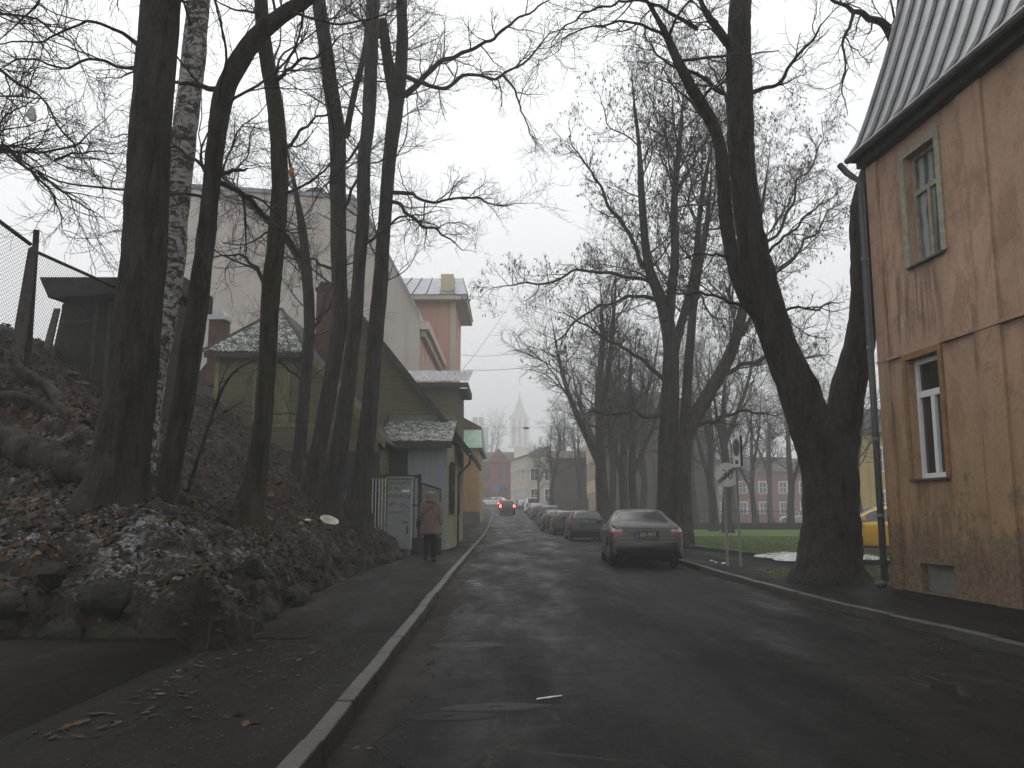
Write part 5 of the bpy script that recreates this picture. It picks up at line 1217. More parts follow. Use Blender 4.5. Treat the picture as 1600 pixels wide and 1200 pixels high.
# ------------------------------------------------------------------ bare trees
def smooth_line(P, rad, K):
    P, rad = np.asarray(P, float), np.asarray(rad, float)
    for _ in range(2):
        Q = np.empty((2 * len(P) - 2 + 2, 3)); q = np.empty(len(Q))
        Q[0], Q[-1], q[0], q[-1] = P[0], P[-1], rad[0], rad[-1]
        Q[1:-1:2] = .75 * P[:-1] + .25 * P[1:]; Q[2:-1:2] = .25 * P[:-1] + .75 * P[1:]
        q[1:-1:2] = .75 * rad[:-1] + .25 * rad[1:]; q[2:-1:2] = .25 * rad[:-1] + .75 * rad[1:]
        P, rad = Q, q
    s = np.concatenate([[0], np.cumsum(np.linalg.norm(np.diff(P, axis=0), axis=1))]); t = np.linspace(0, s[-1], K)
    return np.stack([np.interp(t, s, P[:, i]) for i in range(3)], 1), np.interp(t, s, rad)
def sprout(rg, P, Rd, n, tr, ang, asd, length, rratio, rcap, rmin, K, wob, up, tip=.35, flat=0.0):
    N, K0 = P.shape[:2]
    n = np.broadcast_to(np.asarray(n), (N,)); idx = np.repeat(np.arange(N), n); M = len(idx)
    if M == 0: return np.zeros((0, K, 3)), np.zeros((0, K))
    off = np.arange(M) - np.repeat(np.cumsum(n) - n, n)
    t = tr[0] + (tr[1] - tr[0]) * (off + rg.uniform(0, 1, M)) / n[idx]
    f = np.clip(t, 0, .999) * (K0 - 1); i = f.astype(int); a = (f - i)[:, None]
    B = P[idx, i] * (1 - a) + P[idx, i + 1] * a; T = P[idx, i + 1] - P[idx, i]; T /= np.linalg.norm(T, axis=1, keepdims=True) + 1e-9
    r = Rd[idx, i] * (1 - a[:, 0]) + Rd[idx, i + 1] * a[:, 0]
    rv = rg.normal(0, 1, (M, 3)); rv[:, 2] *= (1 - flat); rv -= (rv * T).sum(1, keepdims=True) * T; rv /= np.linalg.norm(rv, axis=1, keepdims=True) + 1e-9
    an = rg.normal(ang, asd, M)[:, None]; D = np.cos(an) * T + np.sin(an) * rv
    pl = np.linalg.norm(np.diff(P, axis=1), axis=2).sum(1)[idx]
    L = length(pl, t, rg, M)
    r0 = np.maximum(np.minimum(r * rratio, rcap), rmin)
    out = np.empty((M, K, 3)); out[:, 0] = B; pos = B.copy(); st = (L / (K - 1))[:, None]
    for k_ in range(1, K):
        D = D + rg.normal(0, wob, (M, 3)); D[:, 2] += up; D /= np.linalg.norm(D, axis=1, keepdims=True)
        pos = pos + D * st; out[:, k_] = pos
    rr = r0[:, None] * (1 - (1 - tip) * np.linspace(0, 1, K)[None])
    return out, np.maximum(rr, rmin * .6)
def merge_tubes(sets):
    Vs, Qs, n = [], [], 0
    for P, Rd, sd in sets:
        if len(P) == 0: continue
        V, Q = tubes(P, Rd, sd); Vs.append(V); Qs.append(Q + n); n += len(V)
    return np.concatenate(Vs), np.concatenate(Qs)
def wobble(rg, P, rad):
    """a limb with small irregular bends and a fine tip"""
    p, r = smooth_line(P, rad, 26); s = np.linspace(0, 1, 26); L = np.linalg.norm(np.diff(p, axis=0), axis=1).sum()
    for f_, am in ((2.3, .020), (4.7, .013), (9.1, .007)):
        p = p + (np.sin(s[:, None] * f_ * 6.28 + rg.uniform(0, 6.28, 3)) - np.sin(rg.uniform(0, 6.28, 3)) * 0) * rg.uniform(.4, 1, 3) * am * L * np.minimum(1, s * 5)[:, None]
    r = r * np.interp(s, [0, .1, .75, 1], [.95, .78, .66, .25]); return p, r
def pick(rg, P, Rd, k_):
    if len(P) <= k_: return P, Rd
    i = rg.choice(len(P), k_, replace=False); return P[i], Rd[i]

def rough_trunk(V, K, sides, rg, rad, amp=.10, flare=.0, relief=0):
    V = V.reshape(K, sides, 3); c = V.mean(1, keepdims=True); d = V - c
    h = np.arange(K)[:, None]; a = np.arange(sides)[None]
    nz = fbm(np.cos(a * 2 * np.pi / sides) * 1.7 + rg.uniform(0, 50) + 0 * h, h * .35 + np.sin(a * 2 * np.pi / sides) * 1.7, int(rg.integers(1, 90)), 3) - .5
    s = 1 + amp * 2 * nz
    if flare:
        lob = 1 + .45 * np.sin(a * 2 * np.pi / sides * 5 + rg.uniform(0, 6)) * np.exp(-h / (K * .035))
        s = s * (1 + flare * np.exp(-h / (K * .03)) * lob)
    if relief:
        ta = a * 2 * np.pi / sides; hz_ = np.linalg.norm(np.diff(c[:, 0], axis=0, prepend=c[:1, 0]), axis=1).cumsum()[:, None]
        r0 = rad[:, None]; u = np.cos(ta) * r0 * 9; v = np.sin(ta) * r0 * 9
        fis = np.abs(fbm(u * 1.6 + 3, v * 1.6 + hz_ * 1.1, 77, 3) - .5) * 2 + .5 * (fbm(u * 4 + 3, v * 4 + hz_ * 3.2, 78, 2) - .5)
        s = s + relief * (fis - .25) / np.maximum(r0, .05)
    return (c + d * s[..., None]).reshape(-1, 3)

def tree(name, label, stems, limbs=(), seed=1, group=None, bark=None, sc=1.0, limb_n=10, limb_t=(.35, .98), limb_len=(2.0, 3.6), lv2=8, lv3=7, lv4=0, up1=.05, up2=.03, ang=1.05, twig_r=.0045, droop=0.0,
         seeds=0, K=44, sides=14, flare=.35, cap2=9999, cap3=9999, twig_len=(.35, .8), sec_len=(.7, 1.5), wob=.17, rcap=.06, relief=0):
    """stems/limbs: lists of (world points, radii). trunk = first stem, the other stems and the big limbs are parts too."""
    rg = np.random.default_rng(seed)
    base = stems[0][0][0]; root = thing(name, label, 'tree', (float(base[0]), float(base[1]), float(base[2])), 0, group)
    w = wloc(root); bark = bark or m_bark
    SP, SR = [], []
    for k_, (P, rad) in enumerate(stems):
        p, r = smooth_line(P, rad, K)
        if r[-1] < .09: r = r * np.interp(np.linspace(0, 1, K), [0, .72, 1], [1, 1, .18])
        SP.append(p); SR.append(r)
        V, Q = tubes(p[None], r[None], sides); V = rough_trunk(V, K, sides, rg, r, .09, flare if k_ == 0 else 0, relief)
        top = np.arange((K - 1) * sides, K * sides)[None]
        me = npmesh('trunk', V - w, [Q, top]); linkmesh('trunk' if k_ == 0 else 'stem', me, bark, root, True)
    LP, LR = [], []
    limbs = [wobble(rg, P, rad) for P, rad in limbs]
    for P, rad in limbs:
        p, r = smooth_line(P, rad, 40); LP.append(p); LR.append(r)
        V, Q = tubes(p[None], r[None], 8); linkmesh('limb', npmesh('limb', V - w, [Q]), bark, root, True)
    SP, SR = np.array(SP), np.array(SR)
    sets = []
    lf = lambda lo, hi: (lambda pl, t, g, M: g.uniform(lo, hi, M) * (1.15 - .55 * t) * sc)
    P1, R1 = sprout(rg, SP, SR, limb_n, limb_t, ang, .28, lf(*limb_len), .42, rcap * sc, .010, 16, wob * .75, up1 - droop, .28)
    sets.append((P1, R1, 6))
    if LP: P1 = np.concatenate([P1, np.stack([smooth_line(p, r, 16)[0] for p, r in zip(LP, LR)])]); R1 = np.concatenate([R1, np.stack([smooth_line(p, r, 16)[1] for p, r in zip(LP, LR)])])
    n2 = np.maximum(3, (np.linalg.norm(np.diff(P1, axis=1), axis=2).sum(1) / (2.6 * sc) * lv2)).astype(int)
    P2, R2 = sprout(rg, P1, R1, n2, (.12, 1.0), .85, .3, lf(*sec_len), .6, .022 * sc, .006, 11, wob, up2 - droop, .35); P2, R2 = pick(rg, P2, R2, cap2)
    sets.append((P2, R2, 4))
    P3, R3 = sprout(rg, P2, R2, lv3, (.12, 1.0), .75, .3, lf(*twig_len), .65, .009 * sc, twig_r, 6, wob * 1.1, up2 - droop * 1.3, .5); P3, R3 = pick(rg, P3, R3, cap3)
    sets.append((P3, R3, 3))
    if lv4:
        P4, R4 = sprout(rg, P3, R3, lv4, (.2, 1.0), .7, .3, lf(.14, .38), .8, .006 * sc, twig_r * .85, 4, .2, up2, .7); sets.append((P4, R4, 3))
    V, Q = merge_tubes(sets)
    linkmesh('crown', npmesh('crown', V - w, [Q]), m_twig, root, True)
    if seeds:
        tips = P3[rg.choice(len(P3), min(seeds, len(P3)), replace=False)][:, -1]; n = len(tips); m_ = 4
        c = np.repeat(tips, m_, 0) + rg.normal(0, .035, (n * m_, 3)) - np.array((0, 0, .05)); s_ = rg.uniform(.018, .045, (n * m_, 1))
        U = rg.normal(0, 1, c.shape); U /= np.linalg.norm(U, axis=1, keepdims=True); Wd = np.tile(np.array((0, 0, -1.0)), (len(c), 1)) + rg.normal(0, .35, c.shape)
        V = np.stack([c - U * s_ * .5, c + U * s_ * .5, c + U * s_ * .6 + Wd * s_ * 1.3, c + Wd * s_ * 2.2, c - U * s_ * .6 + Wd * s_ * 1.3], 1).reshape(-1, 3)
        tag(linkmesh('seed_cluster', npmesh('seed_cluster', V - w, [np.arange(len(c) * 5).reshape(-1, 5)]), m_seed, root), kind='stuff')
    return root
def px_stem(pts, Y, dY=None, foot=None):
    """pixel centre line with widths -> world points and radii; Y may vary from dY[0] to dY[1] along the stem"""
    n = len(pts); P, r = [], []
    for k_, (px, py, w) in enumerate(pts):
        y = Y if dY is None else Y + dY * k_ / (n - 1)
        p = at(px, py, y); P.append(p); r.append(.5 * w / F * np.linalg.norm(p - np.array((0, 0, CZ))) * .985)
    P = np.array(P)
    if foot is not None: P = np.concatenate([[P[0] - np.array((0, 0, foot))], P]); r = [r[0] * 1.08] + r
    return P, r
# -- row on the bank
LT = dict(relief=.022, sides=30, K=170, rcap=.024, lv2=7, lv3=7, lv4=3, limb_len=(1.5, 3.4), ang=1.1, up1=.04, up2=.02, twig_r=.0038)
G1 = 'tall bare trees on the bank'
tree('bare_tree', 'thickest dark straight trunk rising from the leafy bank in front of the birch',
     [px_stem([(174, 808, 110), (184, 755, 84), (192, 700, 76), (205, 600, 69), (215, 500, 66), (226, 400, 63), (232, 250, 57), (240, 150, 54), (253, 0, 51), (264, -160, 47), (276, -400, 40), (284, -700, 27), (288, -950, 10)], 11, None, .5)],
     [px_stem([(215, 70, 7), (190, 45, 6), (140, 33, 5), (70, 60, 4), (0, 75, 3), (-60, 60, 3)], 11, -1), px_stem([(212, 105, 6), (150, 98, 5), (60, 97, 4), (-30, 100, 4)], 11, 1.0),
      px_stem([(250, -60, 9), (170, -110, 7), (90, -60, 5.5), (30, 30, 4), (-10, 90, 4)], 11, 1.5)], 3, G1, m_bark_old, limb_n=15, limb_t=(.40, .97), **LT)
tree('birch_tree', 'white barked birch half hidden behind the thickest trunk',
     [px_stem([(205, 770, 60), (225, 620, 50), (252, 500, 42), (264, 440, 40), (277, 300, 37), (287, 220, 34), (296, 150, 33), (311, 0, 30), (322, -150, 27), (332, -400, 20), (338, -700, 8)], 13.2, None, .6)], [], 5, G1, m_birch, limb_n=13, limb_t=(.45, .98), droop=.05, **LT)
tree('bare_tree', 'slim trunk bending sharply to the upper right beside the birch',
     [px_stem([(254, 800, 42), (262, 755, 32), (272, 700, 30), (291, 600, 34), (302, 520, 33), (313, 450, 29), (329, 300, 25), (338, 220, 26), (347, 150, 28), (372, 95, 27), (412, 42, 24), (487, -5, 20), (560, -70, 16), (640, -190, 11), (690, -330, 5)], 12, None, .5)],
     [px_stem([(340, 140, 10), (300, 135, 8), (268, 122, 6), (200, 112, 4), (150, 125, 2.5)], 12, .8), px_stem([(338, 278, 9), (352, 268, 9), (390, 264, 7)], 12), px_stem([(330, 275, 11), (378, 302, 10), (428, 348, 9), (470, 400, 8)], 12.1, 1.5),
      px_stem([(322, 262, 7), (290, 240, 5), (230, 215, 4), (150, 210, 2)], 12, 1)], 7, G1, m_bark, limb_n=13, limb_t=(.35, .98), **LT)
tree('bare_tree', 'trunk with a swollen knot and a dead orange leaf stuck on it',
     [px_stem([(386, 812, 58), (394, 772, 37), (407, 700, 29), (416, 600, 27), (421, 500, 27), (424, 440, 29), (431, 380, 26), (438, 300, 25), (437, 240, 24), (429, 150, 23), (413, 75, 20), (408, 0, 19), (403, -120, 17), (398, -300, 13), (394, -500, 7)], 14, None, .5)],
     [px_stem([(412, 440, 9), (395, 410, 7), (372, 395, 5), (340, 402, 3)], 14, .6), px_stem([(436, 250, 7), (470, 200, 6), (520, 170, 4), (575, 165, 2.5)], 14, 1), px_stem([(425, 130, 8), (460, 100, 6), (500, 85, 5), (560, 40, 3)], 14, -1)], 9, G1, m_bark_green, limb_n=14, limb_t=(.3, .98), **LT)
tree('bare_tree', 'thin dark tree with two leaning stems between the knotted trunk and the leaning pair',
     [px_stem([(459, 778, 24), (468, 700, 20), (477, 600, 18), (485, 500, 17), (480, 430, 17), (472, 350, 12), (460, 290, 9), (450, 240, 6), (440, 180, 3)], 24, None, .8), px_stem([(478, 425, 13), (455, 380, 12), (425, 350, 11), (385, 310, 9), (345, 275, 6), (310, 240, 3)], 24)],
     [px_stem([(485, 520, 7), (520, 470, 6), (540, 430, 4)], 24, 1), px_stem([(480, 600, 6), (430, 560, 5), (390, 540, 3)], 24, -1)], 11, G1, m_bark, limb_n=14, limb_t=(.25, .95), flare=.2, **LT)
tree('bare_tree', 'dark trunk leaning right at its foot, first of the leaning pair behind',
     [px_stem([(484, 785, 38), (490, 755, 30), (498, 700, 25), (507, 650, 24), (516, 600, 24), (526, 540, 24), (533, 500, 24), (529, 400, 24), (528, 300, 24), (528, 200, 24), (518, 150, 21), (509, 75, 20), (497, 0, 19), (490, -120, 17), (484, -300, 12), (480, -450, 6)], 22, None, .8), px_stem([(540, 215, 10), (552, 150, 9), (566, 100, 8), (576, 40, 7), (590, -80, 4)], 22)],
     [px_stem([(535, 330, 7), (560, 280, 5), (578, 210, 4)], 22, -.7), px_stem([(520, 420, 6), (470, 400, 5), (420, 410, 3)], 22, 1)], 13, G1, m_bark, limb_n=16, limb_t=(.25, .98), **LT)
tree('bare_tree', 'dark trunk leaning right at its foot, nearer of the leaning pair',
     [px_stem([(512, 812, 46), (516, 775, 34), (531, 700, 27), (544, 600, 24), (556, 500, 21), (561, 420, 20), (569, 330, 19), (568, 250, 19), (576, 190, 20), (580, 100, 19), (583, 0, 19), (585, -120, 16), (588, -300, 11), (590, -450, 6)], 20.5, None, .7)],
     [px_stem([(560, 390, 7), (610, 350, 5), (650, 330, 4), (700, 335, 2)], 20.5, -1), px_stem([(572, 210, 7), (545, 250, 5), (500, 300, 3)], 20.5, .8)], 15, G1, m_bark, limb_n=15, limb_t=(.3, .98), **LT)
tree('bare_tree', 'forked trunk at the street end of the bank with limbs reaching over the road',
     [px_stem([(555, 815, 46), (565, 750, 30), (577, 650, 26), (584, 550, 24), (594, 450, 24), (597, 400, 21), (604, 300, 20), (611, 225, 21), (621, 150, 23), (630, 75, 17), (627, 0, 15), (622, -120, 13), (616, -300, 9), (612, -420, 4)], 22.8, None, .6), px_stem([(618, 165, 17), (608, 110, 16), (603, 75, 15), (598, 33, 14)], 22.8)],
     [px_stem([(632, 150, 11), (675, 109, 10), (720, 82, 8), (750, 71, 7), (800, 40, 6), (845, 8, 4), (900, -35, 2.5)], 22.8, -2), px_stem([(612, 120, 9), (649, 122, 9), (690, 137, 8), (739, 124, 7), (787, 118, 6), (855, 66, 4), (900, 40, 2.5)], 22.8, -3),
      px_stem([(606, 300, 8), (675, 311, 6), (769, 313, 4), (840, 322, 2)], 22.8, -3), px_stem([(603, 310, 8), (640, 333, 7), (675, 363, 6), (700, 368, 4), (740, 400, 2)], 22.8, -1), px_stem([(787, 118, 5), (810, 150, 4), (822, 200, 3), (850, 240, 2)], 19.8, -.5)], 17, G1, m_bark, limb_n=18, limb_t=(.25, .98), **LT)
# branches of a tree standing outside the frame, left
tree('bare_tree', 'bare tree whose low branches hang in from above the wire fence', [px_stem([(-260, 620, 50), (-240, 400, 42), (-230, 200, 36), (-215, 0, 30), (-200, -250, 20), (-190, -500, 8)], 12.5, None, 1.0)],
     [px_stem([(-232, 230, 11), (-100, 225, 8), (0, 235, 7), (85, 255, 5), (130, 200, 4), (190, 160, 2)], 12.5, -.5), px_stem([(-235, 260, 11), (-80, 215, 8), (25, 237, 7), (60, 270, 5), (85, 320, 5), (110, 380, 3)], 12.5, -1), px_stem([(-222, 100, 9), (-90, 90, 7), (20, 115, 5.5), (80, 175, 4), (130, 240, 4), (170, 300, 2.5)], 12.5, -1),
      px_stem([(-215, 0, 9), (-120, -30, 7), (-20, 10, 5.5), (40, 20, 4.5), (110, 80, 4), (160, 110, 2.5)], 12.5, -.5), px_stem([(85, 250, 5), (130, 235, 4), (190, 240, 2.5)], 12.2), px_stem([(60, 270, 5), (110, 310, 4), (170, 345, 2)], 12.2)], 19, None, m_bark, rcap=.03, limb_n=12, lv2=10, lv3=7, lv4=3, limb_len=(1.8, 3.4), ang=1.1, twig_r=.0038)
c0 = bank_at(292, 772)
tree('sapling', 'thin bent sapling sticking out of the leaves beside the slim trunk', [px_stem([(292, 772, 6), (308, 720, 6), (328, 660, 5.5), (345, 610, 4.5), (368, 575, 3.5), (420, 555, 2)], float(c0[1]), .3, .15)], [px_stem([(325, 665, 3), (355, 640, 2.5), (392, 622, 1.5)], float(c0[1])), px_stem([(340, 620, 3), (350, 580, 2), (372, 545, 1.2)], float(c0[1]))], 21, None, m_bark, limb_n=3, lv2=1, lv3=2, limb_len=(.2, .5), sec_len=(.1, .3), twig_len=(.1, .2), sides=6, flare=0, twig_r=.002, sc=.6)

# -- big forked tree by the corner house
S1 = px_stem([(1296, 908, 100), (1297, 870, 82), (1299, 800, 77), (1300, 745, 80), (1288, 700, 80), (1262, 650, 62), (1246, 600, 58), (1222, 550, 51), (1204, 500, 51), (1190, 450, 52), (1178, 400, 44), (1162, 300, 38), (1156, 200, 39), (1155, 120, 38), (1154, 50, 32), (1157, 0, 30), (1165, -100, 24), (1172, -250, 16), (1178, -400, 7)], 16.2, None, .25)
S2 = px_stem([(1305, 740, 60), (1317, 650, 52), (1327, 600, 50), (1342, 545, 44), (1351, 480, 40), (1353, 400, 40), (1352, 330, 44), (1362, 280, 34), (1383, 200, 31), (1402, 130, 30), (1412, 50, 25), (1416, 0, 22), (1425, -120, 16), (1436, -280, 8)], 16.3, .5)
S3 = px_stem([(1192, 490, 36), (1166, 465, 26), (1149, 425, 21), (1134, 350, 21), (1130, 280, 20), (1126, 225, 18), (1108, 180, 17), (1083, 140, 16), (1060, 100, 15), (1040, 50, 12), (1010, 0, 9), (970, -70, 4)], 16.2, -1)
tree('forked_tree', 'huge forked tree with dark furrowed trunk beside the corner house', [S1, S2, S3],
     [px_stem([(1150, 90, 18), (1132, 60, 15), (1110, 25, 12), (1085, -10, 9), (1050, -60, 5)], 16.2, -1), px_stem([(1175, 145, 8), (1220, 130, 7), (1255, 75, 6), (1285, 40, 4), (1315, 5, 2.5)], 16.2, -.5), px_stem([(1395, 60, 16), (1380, 35, 14), (1334, 17, 10), (1310, 5, 7), (1270, -30, 4)], 16.7, -1),
      px_stem([(1334, 17, 6), (1320, 60, 5), (1318, 120, 4), (1322, 180, 2.5)], 16, -.6), px_stem([(1130, 145, 9), (1105, 130, 8), (1080, 115, 7), (1040, 70, 5), (1015, 20, 3)], 15.8, -.5), px_stem([(1090, 45, 8), (1030, 10, 6), (960, -5, 5), (900, 30, 4), (870, 60, 3), (830, 95, 2)], 15.5, -1),
      px_stem([(1045, 55, 6), (980, 32, 5), (920, 38, 4), (875, 70, 3), (845, 95, 1.8)], 15.3, -1), px_stem([(1162, 478, 7), (1130, 468, 6), (1090, 455, 5), (1060, 462, 4), (1020, 450, 2.5)], 16.2, .6), px_stem([(1200, 482, 7), (1245, 485, 5), (1290, 480, 4), (1320, 470, 2.5)], 16.2, 1.0),
      px_stem([(1132, 400, 5), (1090, 395, 4), (1055, 410, 3)], 16, -.6), px_stem([(1196, 400, 6), (1225, 370, 5), (1275, 325, 4), (1320, 290, 2.5)], 16.3, .8)], 23, None, m_bark_old, limb_n=9, limb_t=(.5, .99), limb_len=(1.6, 3.4), rcap=.035, lv2=7, lv3=6, lv4=3, sides=52, K=220, relief=.035, flare=.32, ang=1.1, twig_r=.004)

# -- two big trees side by side at the pavement behind the grey saloon car
YA = 33.0
CR = dict(relief=.03, sides=24, K=110, rcap=.042, limb_len=(3.0, 6.0), lv2=9, lv3=7, lv4=3, sec_len=(.9, 2.0), twig_len=(.4, .9), ang=.95, up1=.045, up2=.05, twig_r=.0045)
tree('bare_tree', 'large spreading bare tree with seed clusters standing just left behind the grey saloon car',
     [px_stem([(1042, 850, 40), (1043, 780, 33), (1043, 700, 31), (1047, 620, 29), (1049, 550, 24), (1043, 500, 22), (1030, 460, 19), (1012, 420, 14), (1003, 320, 11), (999, 230, 9), (990, 150, 6), (985, 90, 3)], YA, None, .3), px_stem([(1044, 505, 17), (1050, 450, 15), (1056, 400, 13), (1052, 330, 11), (1058, 260, 9), (1066, 180, 6), (1070, 110, 3)], YA, -.5), px_stem([(1048, 570, 16), (1066, 500, 13), (1088, 420, 11), (1092, 330, 8), (1110, 240, 5), (1120, 170, 3)], YA, .8)],
     [px_stem([(1036, 470, 10), (1005, 430, 8), (955, 425, 7), (900, 425, 6), (850, 440, 5), (800, 442, 3.5), (740, 468, 2)], YA, -3), px_stem([(1006, 420, 9), (975, 350, 8), (940, 300, 6), (905, 240, 4), (885, 190, 2.5)], YA, -2), px_stem([(1030, 470, 9), (985, 460, 7), (930, 480, 6), (880, 520, 4), (840, 560, 2.5)], YA, 2),
      px_stem([(1044, 640, 11), (1010, 655, 8), (985, 640, 6), (940, 650, 4), (900, 640, 2.5)], YA, -1.5), px_stem([(1047, 600, 10), (1000, 560, 8), (950, 530, 6), (900, 500, 4), (860, 480, 2.5)], YA, 1.5), px_stem([(1058, 300, 7), (1100, 220, 5), (1150, 170, 3)], YA, 1.5)],
     25, None, m_bark_old, limb_n=15, limb_t=(.42, .98), seeds=9000, flare=.3, **CR)
tree('bare_tree', 'large bare tree with a thick limb leaning right, behind the grey saloon car',
     [px_stem([(1068, 858, 34), (1068, 800, 25), (1067, 740, 24), (1068, 690, 24), (1082, 660, 22), (1110, 610, 21), (1140, 560, 19), (1155, 510, 16), (1166, 460, 13), (1180, 380, 10), (1195, 300, 7), (1205, 220, 3)], YA - .6, 1.5, .3), px_stem([(1068, 700, 18), (1072, 620, 15), (1078, 540, 14), (1085, 460, 12), (1100, 380, 9), (1110, 300, 6), (1112, 230, 3)], YA, .5)],
     [px_stem([(1150, 530, 10), (1190, 470, 8), (1240, 400, 6), (1290, 340, 4), (1330, 300, 2.5)], YA, 2), px_stem([(1172, 430, 8), (1230, 330, 6), (1270, 250, 4), (1290, 190, 2.5)], YA, 1.5), px_stem([(1125, 590, 10), (1180, 560, 8), (1240, 550, 6), (1300, 560, 3)], YA, 3), px_stem([(1075, 670, 9), (1110, 660, 8), (1160, 640, 6), (1220, 650, 4)], YA, -1)],
     27, None, m_bark, limb_n=17, limb_t=(.38, .98), seeds=10000, flare=.25, **CR)

# -- park trees: three own crowns, the others are copies turned and scaled
def park_tree(name, label, x, Y, H, r, seed, group, **kw):
    z = float(ground_z(np.array(x), np.array(Y))) + .2; rg = random.Random(seed)
    P = [(x + rg.uniform(-.25, .25) * (k_ > 0), Y + rg.uniform(-.25, .25) * (k_ > 0), z + H * q) for k_, q in enumerate((-.02, .12, .25, .4, .55, .7, .85, 1.0))]
    rad = [r * q for q in (1.15, .95, .85, .75, .55, .4, .22, .07)]
    a = rg.uniform(0, 6.28); st = [(np.array(P), rad)]
    for j in range(2):
        b = P[2 + j]; a += 2.2; d = np.array((math.cos(a), math.sin(a), 0)); q = H * .62
        st.append((np.array([b, np.array(b) + d * q * .10 + (0, 0, q * .22), np.array(b) + d * q * .22 + (0, 0, q * .5), np.array(b) + d * q * .30 + (0, 0, q * .95)]), [r * .6, r * .5, r * .33, r * .08]))
    o = dict(limb_n=13, limb_t=(.3, .98), limb_len=(H * .2, H * .34), lv2=8, lv3=6, lv4=0, sec_len=(H * .06, H * .13), twig_len=(H * .03, H * .065), ang=.8, up1=.06, up2=.04, twig_r=.009, sides=10, K=30, flare=.25); o.update(kw)
    return tree(name, label, st, [], seed, group, m_bark, **o)
GP = 'bare trees in the row along the pavement and on the lawn'
def copy_tree(src, x, Y, s, rz, label, group=GP, z=None):
    r = src.copy(); scene.collection.objects.link(r); r['label'] = label; r['group'] = group
    r.location = (x, Y, float(ground_z(np.array(x), np.array(Y))) + .1 if z is None else z); r.scale = (s, s, s); r.rotation_euler = (0, 0, rz); r['_w'] = list(map(float, r.location))
    for ch in src.children:
        c = ch.copy(); scene.collection.objects.link(c); c.parent = r
    return r
px_x = lambda px, Y: float(at(px, 800, Y)[0])
PA = park_tree('park_tree', 'straight dark tree rising behind the black hatchback', px_x(944, 48), 48, 15.5, .36, 31, GP)
PB = park_tree('park_tree', 'tree with divided stems on the pavement between the two nearest parked cars', px_x(972, 56), 56, 14, .30, 33, GP, limb_len=(2.6, 4.6))
PC = park_tree('park_tree', 'dark lawn tree whose trunk shows just left of the round traffic sign pole', px_x(1114, 60), 60, 13.5, .30, 35, GP, limb_len=(3.2, 5.2), up1=.02)
for s_, px, Y, sc_, rz, lb in ((PB, 992, 50, .9, 2.2, 'leaning tree of the row seen over the roof of the grey saloon car'), (PA, 1137, 55, .85, 1.3, 'lawn tree directly behind the round traffic sign pole'), (PC, 958, 64, 1.0, 2.9, 'tree of the row standing in front of the grey plank house corner'),
                              (PA, 936, 74, .95, 4.0, 'farther row tree in front of the dark boarded house'), (PB, 1005, 70, 1.0, 5.1, 'thin tree standing before the blank grey plank side'), (PC, 1180, 78, .9, 0.8, 'tree beyond the lawn in front of the pinkish red house'),
                              (PA, 1235, 72, .85, 2.5, 'tree beyond the lawn close to the huge forked trunk'), (PB, 1205, 95, 1.05, 3.4, 'farther tree between the mesh fence and the pinkish red house'), (PC, 1150, 100, 1.05, 1.7, 'foggy tree at the left corner of the pinkish red house'),
                              (PA, 1085, 74, .95, 5.6, 'tree on the lawn in front of the right end of the grey plank house'), (PB, 905, 100, .85, .3, 'tree growing above the brown board fence'), (PC, 1290, 60, .8, 4.4, 'tree showing behind the huge forked trunk'),
                              (PA, 1030, 118, 1.0, 3.0, 'foggy tree rising behind the grey plank roof'), (PC, 1345, 50, .7, .6, 'tree behind the yellow car'), (PB, 884, 112, 1.0, 2.0, 'foggy tree behind the dark boarded house'), (PC, 1120, 130, 1.1, 2.0, 'dim foggy tree far beyond the lawn fence')):
    copy_tree(s_, px_x(px, Y), Y, sc_, rz, lb)
small = copy_tree(PB, px_x(862, 92), 92, .72, 1.0, 'small round headed tree by the pavement in front of the beige corner house', GP, .75)
copy_tree(PC, px_x(842, 116), 116, .62, 2.6, 'smaller foggy tree in front of the beige corner house windows', GP, 1.7)
copy_tree(PA, px_x(768, 330), 330, 2.0, .4, 'pale foggy tree rising far beyond the red house at the junction', GP, 5.2)
copy_tree(PC, px_x(735, 400), 400, 2.6, 1.4, 'pale foggy tree beyond the yellow house roof', GP, 5.8)
# little things caught in the trees
c = at(455, 268, 13.8); mb = MB()
mb.add([c + np.array(q) * .12 for q in ((0, 0, .7), (.5, -.1, .5), (.35, -.2, 0), (.75, -.1, -.5), (.2, -.15, -.5), (.3, 0, -1.3), (-.3, -.1, -.6), (-.5, 0, .1))], [(0, 7, 2, 1), (7, 6, 4, 2), (2, 4, 3), (6, 5, 4)])
o = mb.build('dead_leaf', m_leafbrown); sm = o.modifiers.new('thick', 'SOLIDIFY'); sm.thickness = .004
tag(o, 'single curled orange brown leaf stuck on the knotted trunk', 'leaf')
c = at(48, 178, 11.8); mb = MB(); rings = []
for i in range(9):
    t = i / 8; z = .13 - .24 * t; r_ = .015 + .05 * math.sin(t * 2.6); rings.append([c + np.array((r_ * math.cos(a) * (1 + .3 * math.sin(3 * a + i)) + .03 * t, .4 * r_ * math.sin(a), z)) for a in np.arange(10) * .628])
mb.loft(rings); tag(mb.build('plastic_bag', m_bagplastic, None, True), 'shred of pale plastic bag hanging in the branches above the fence', 'bag')
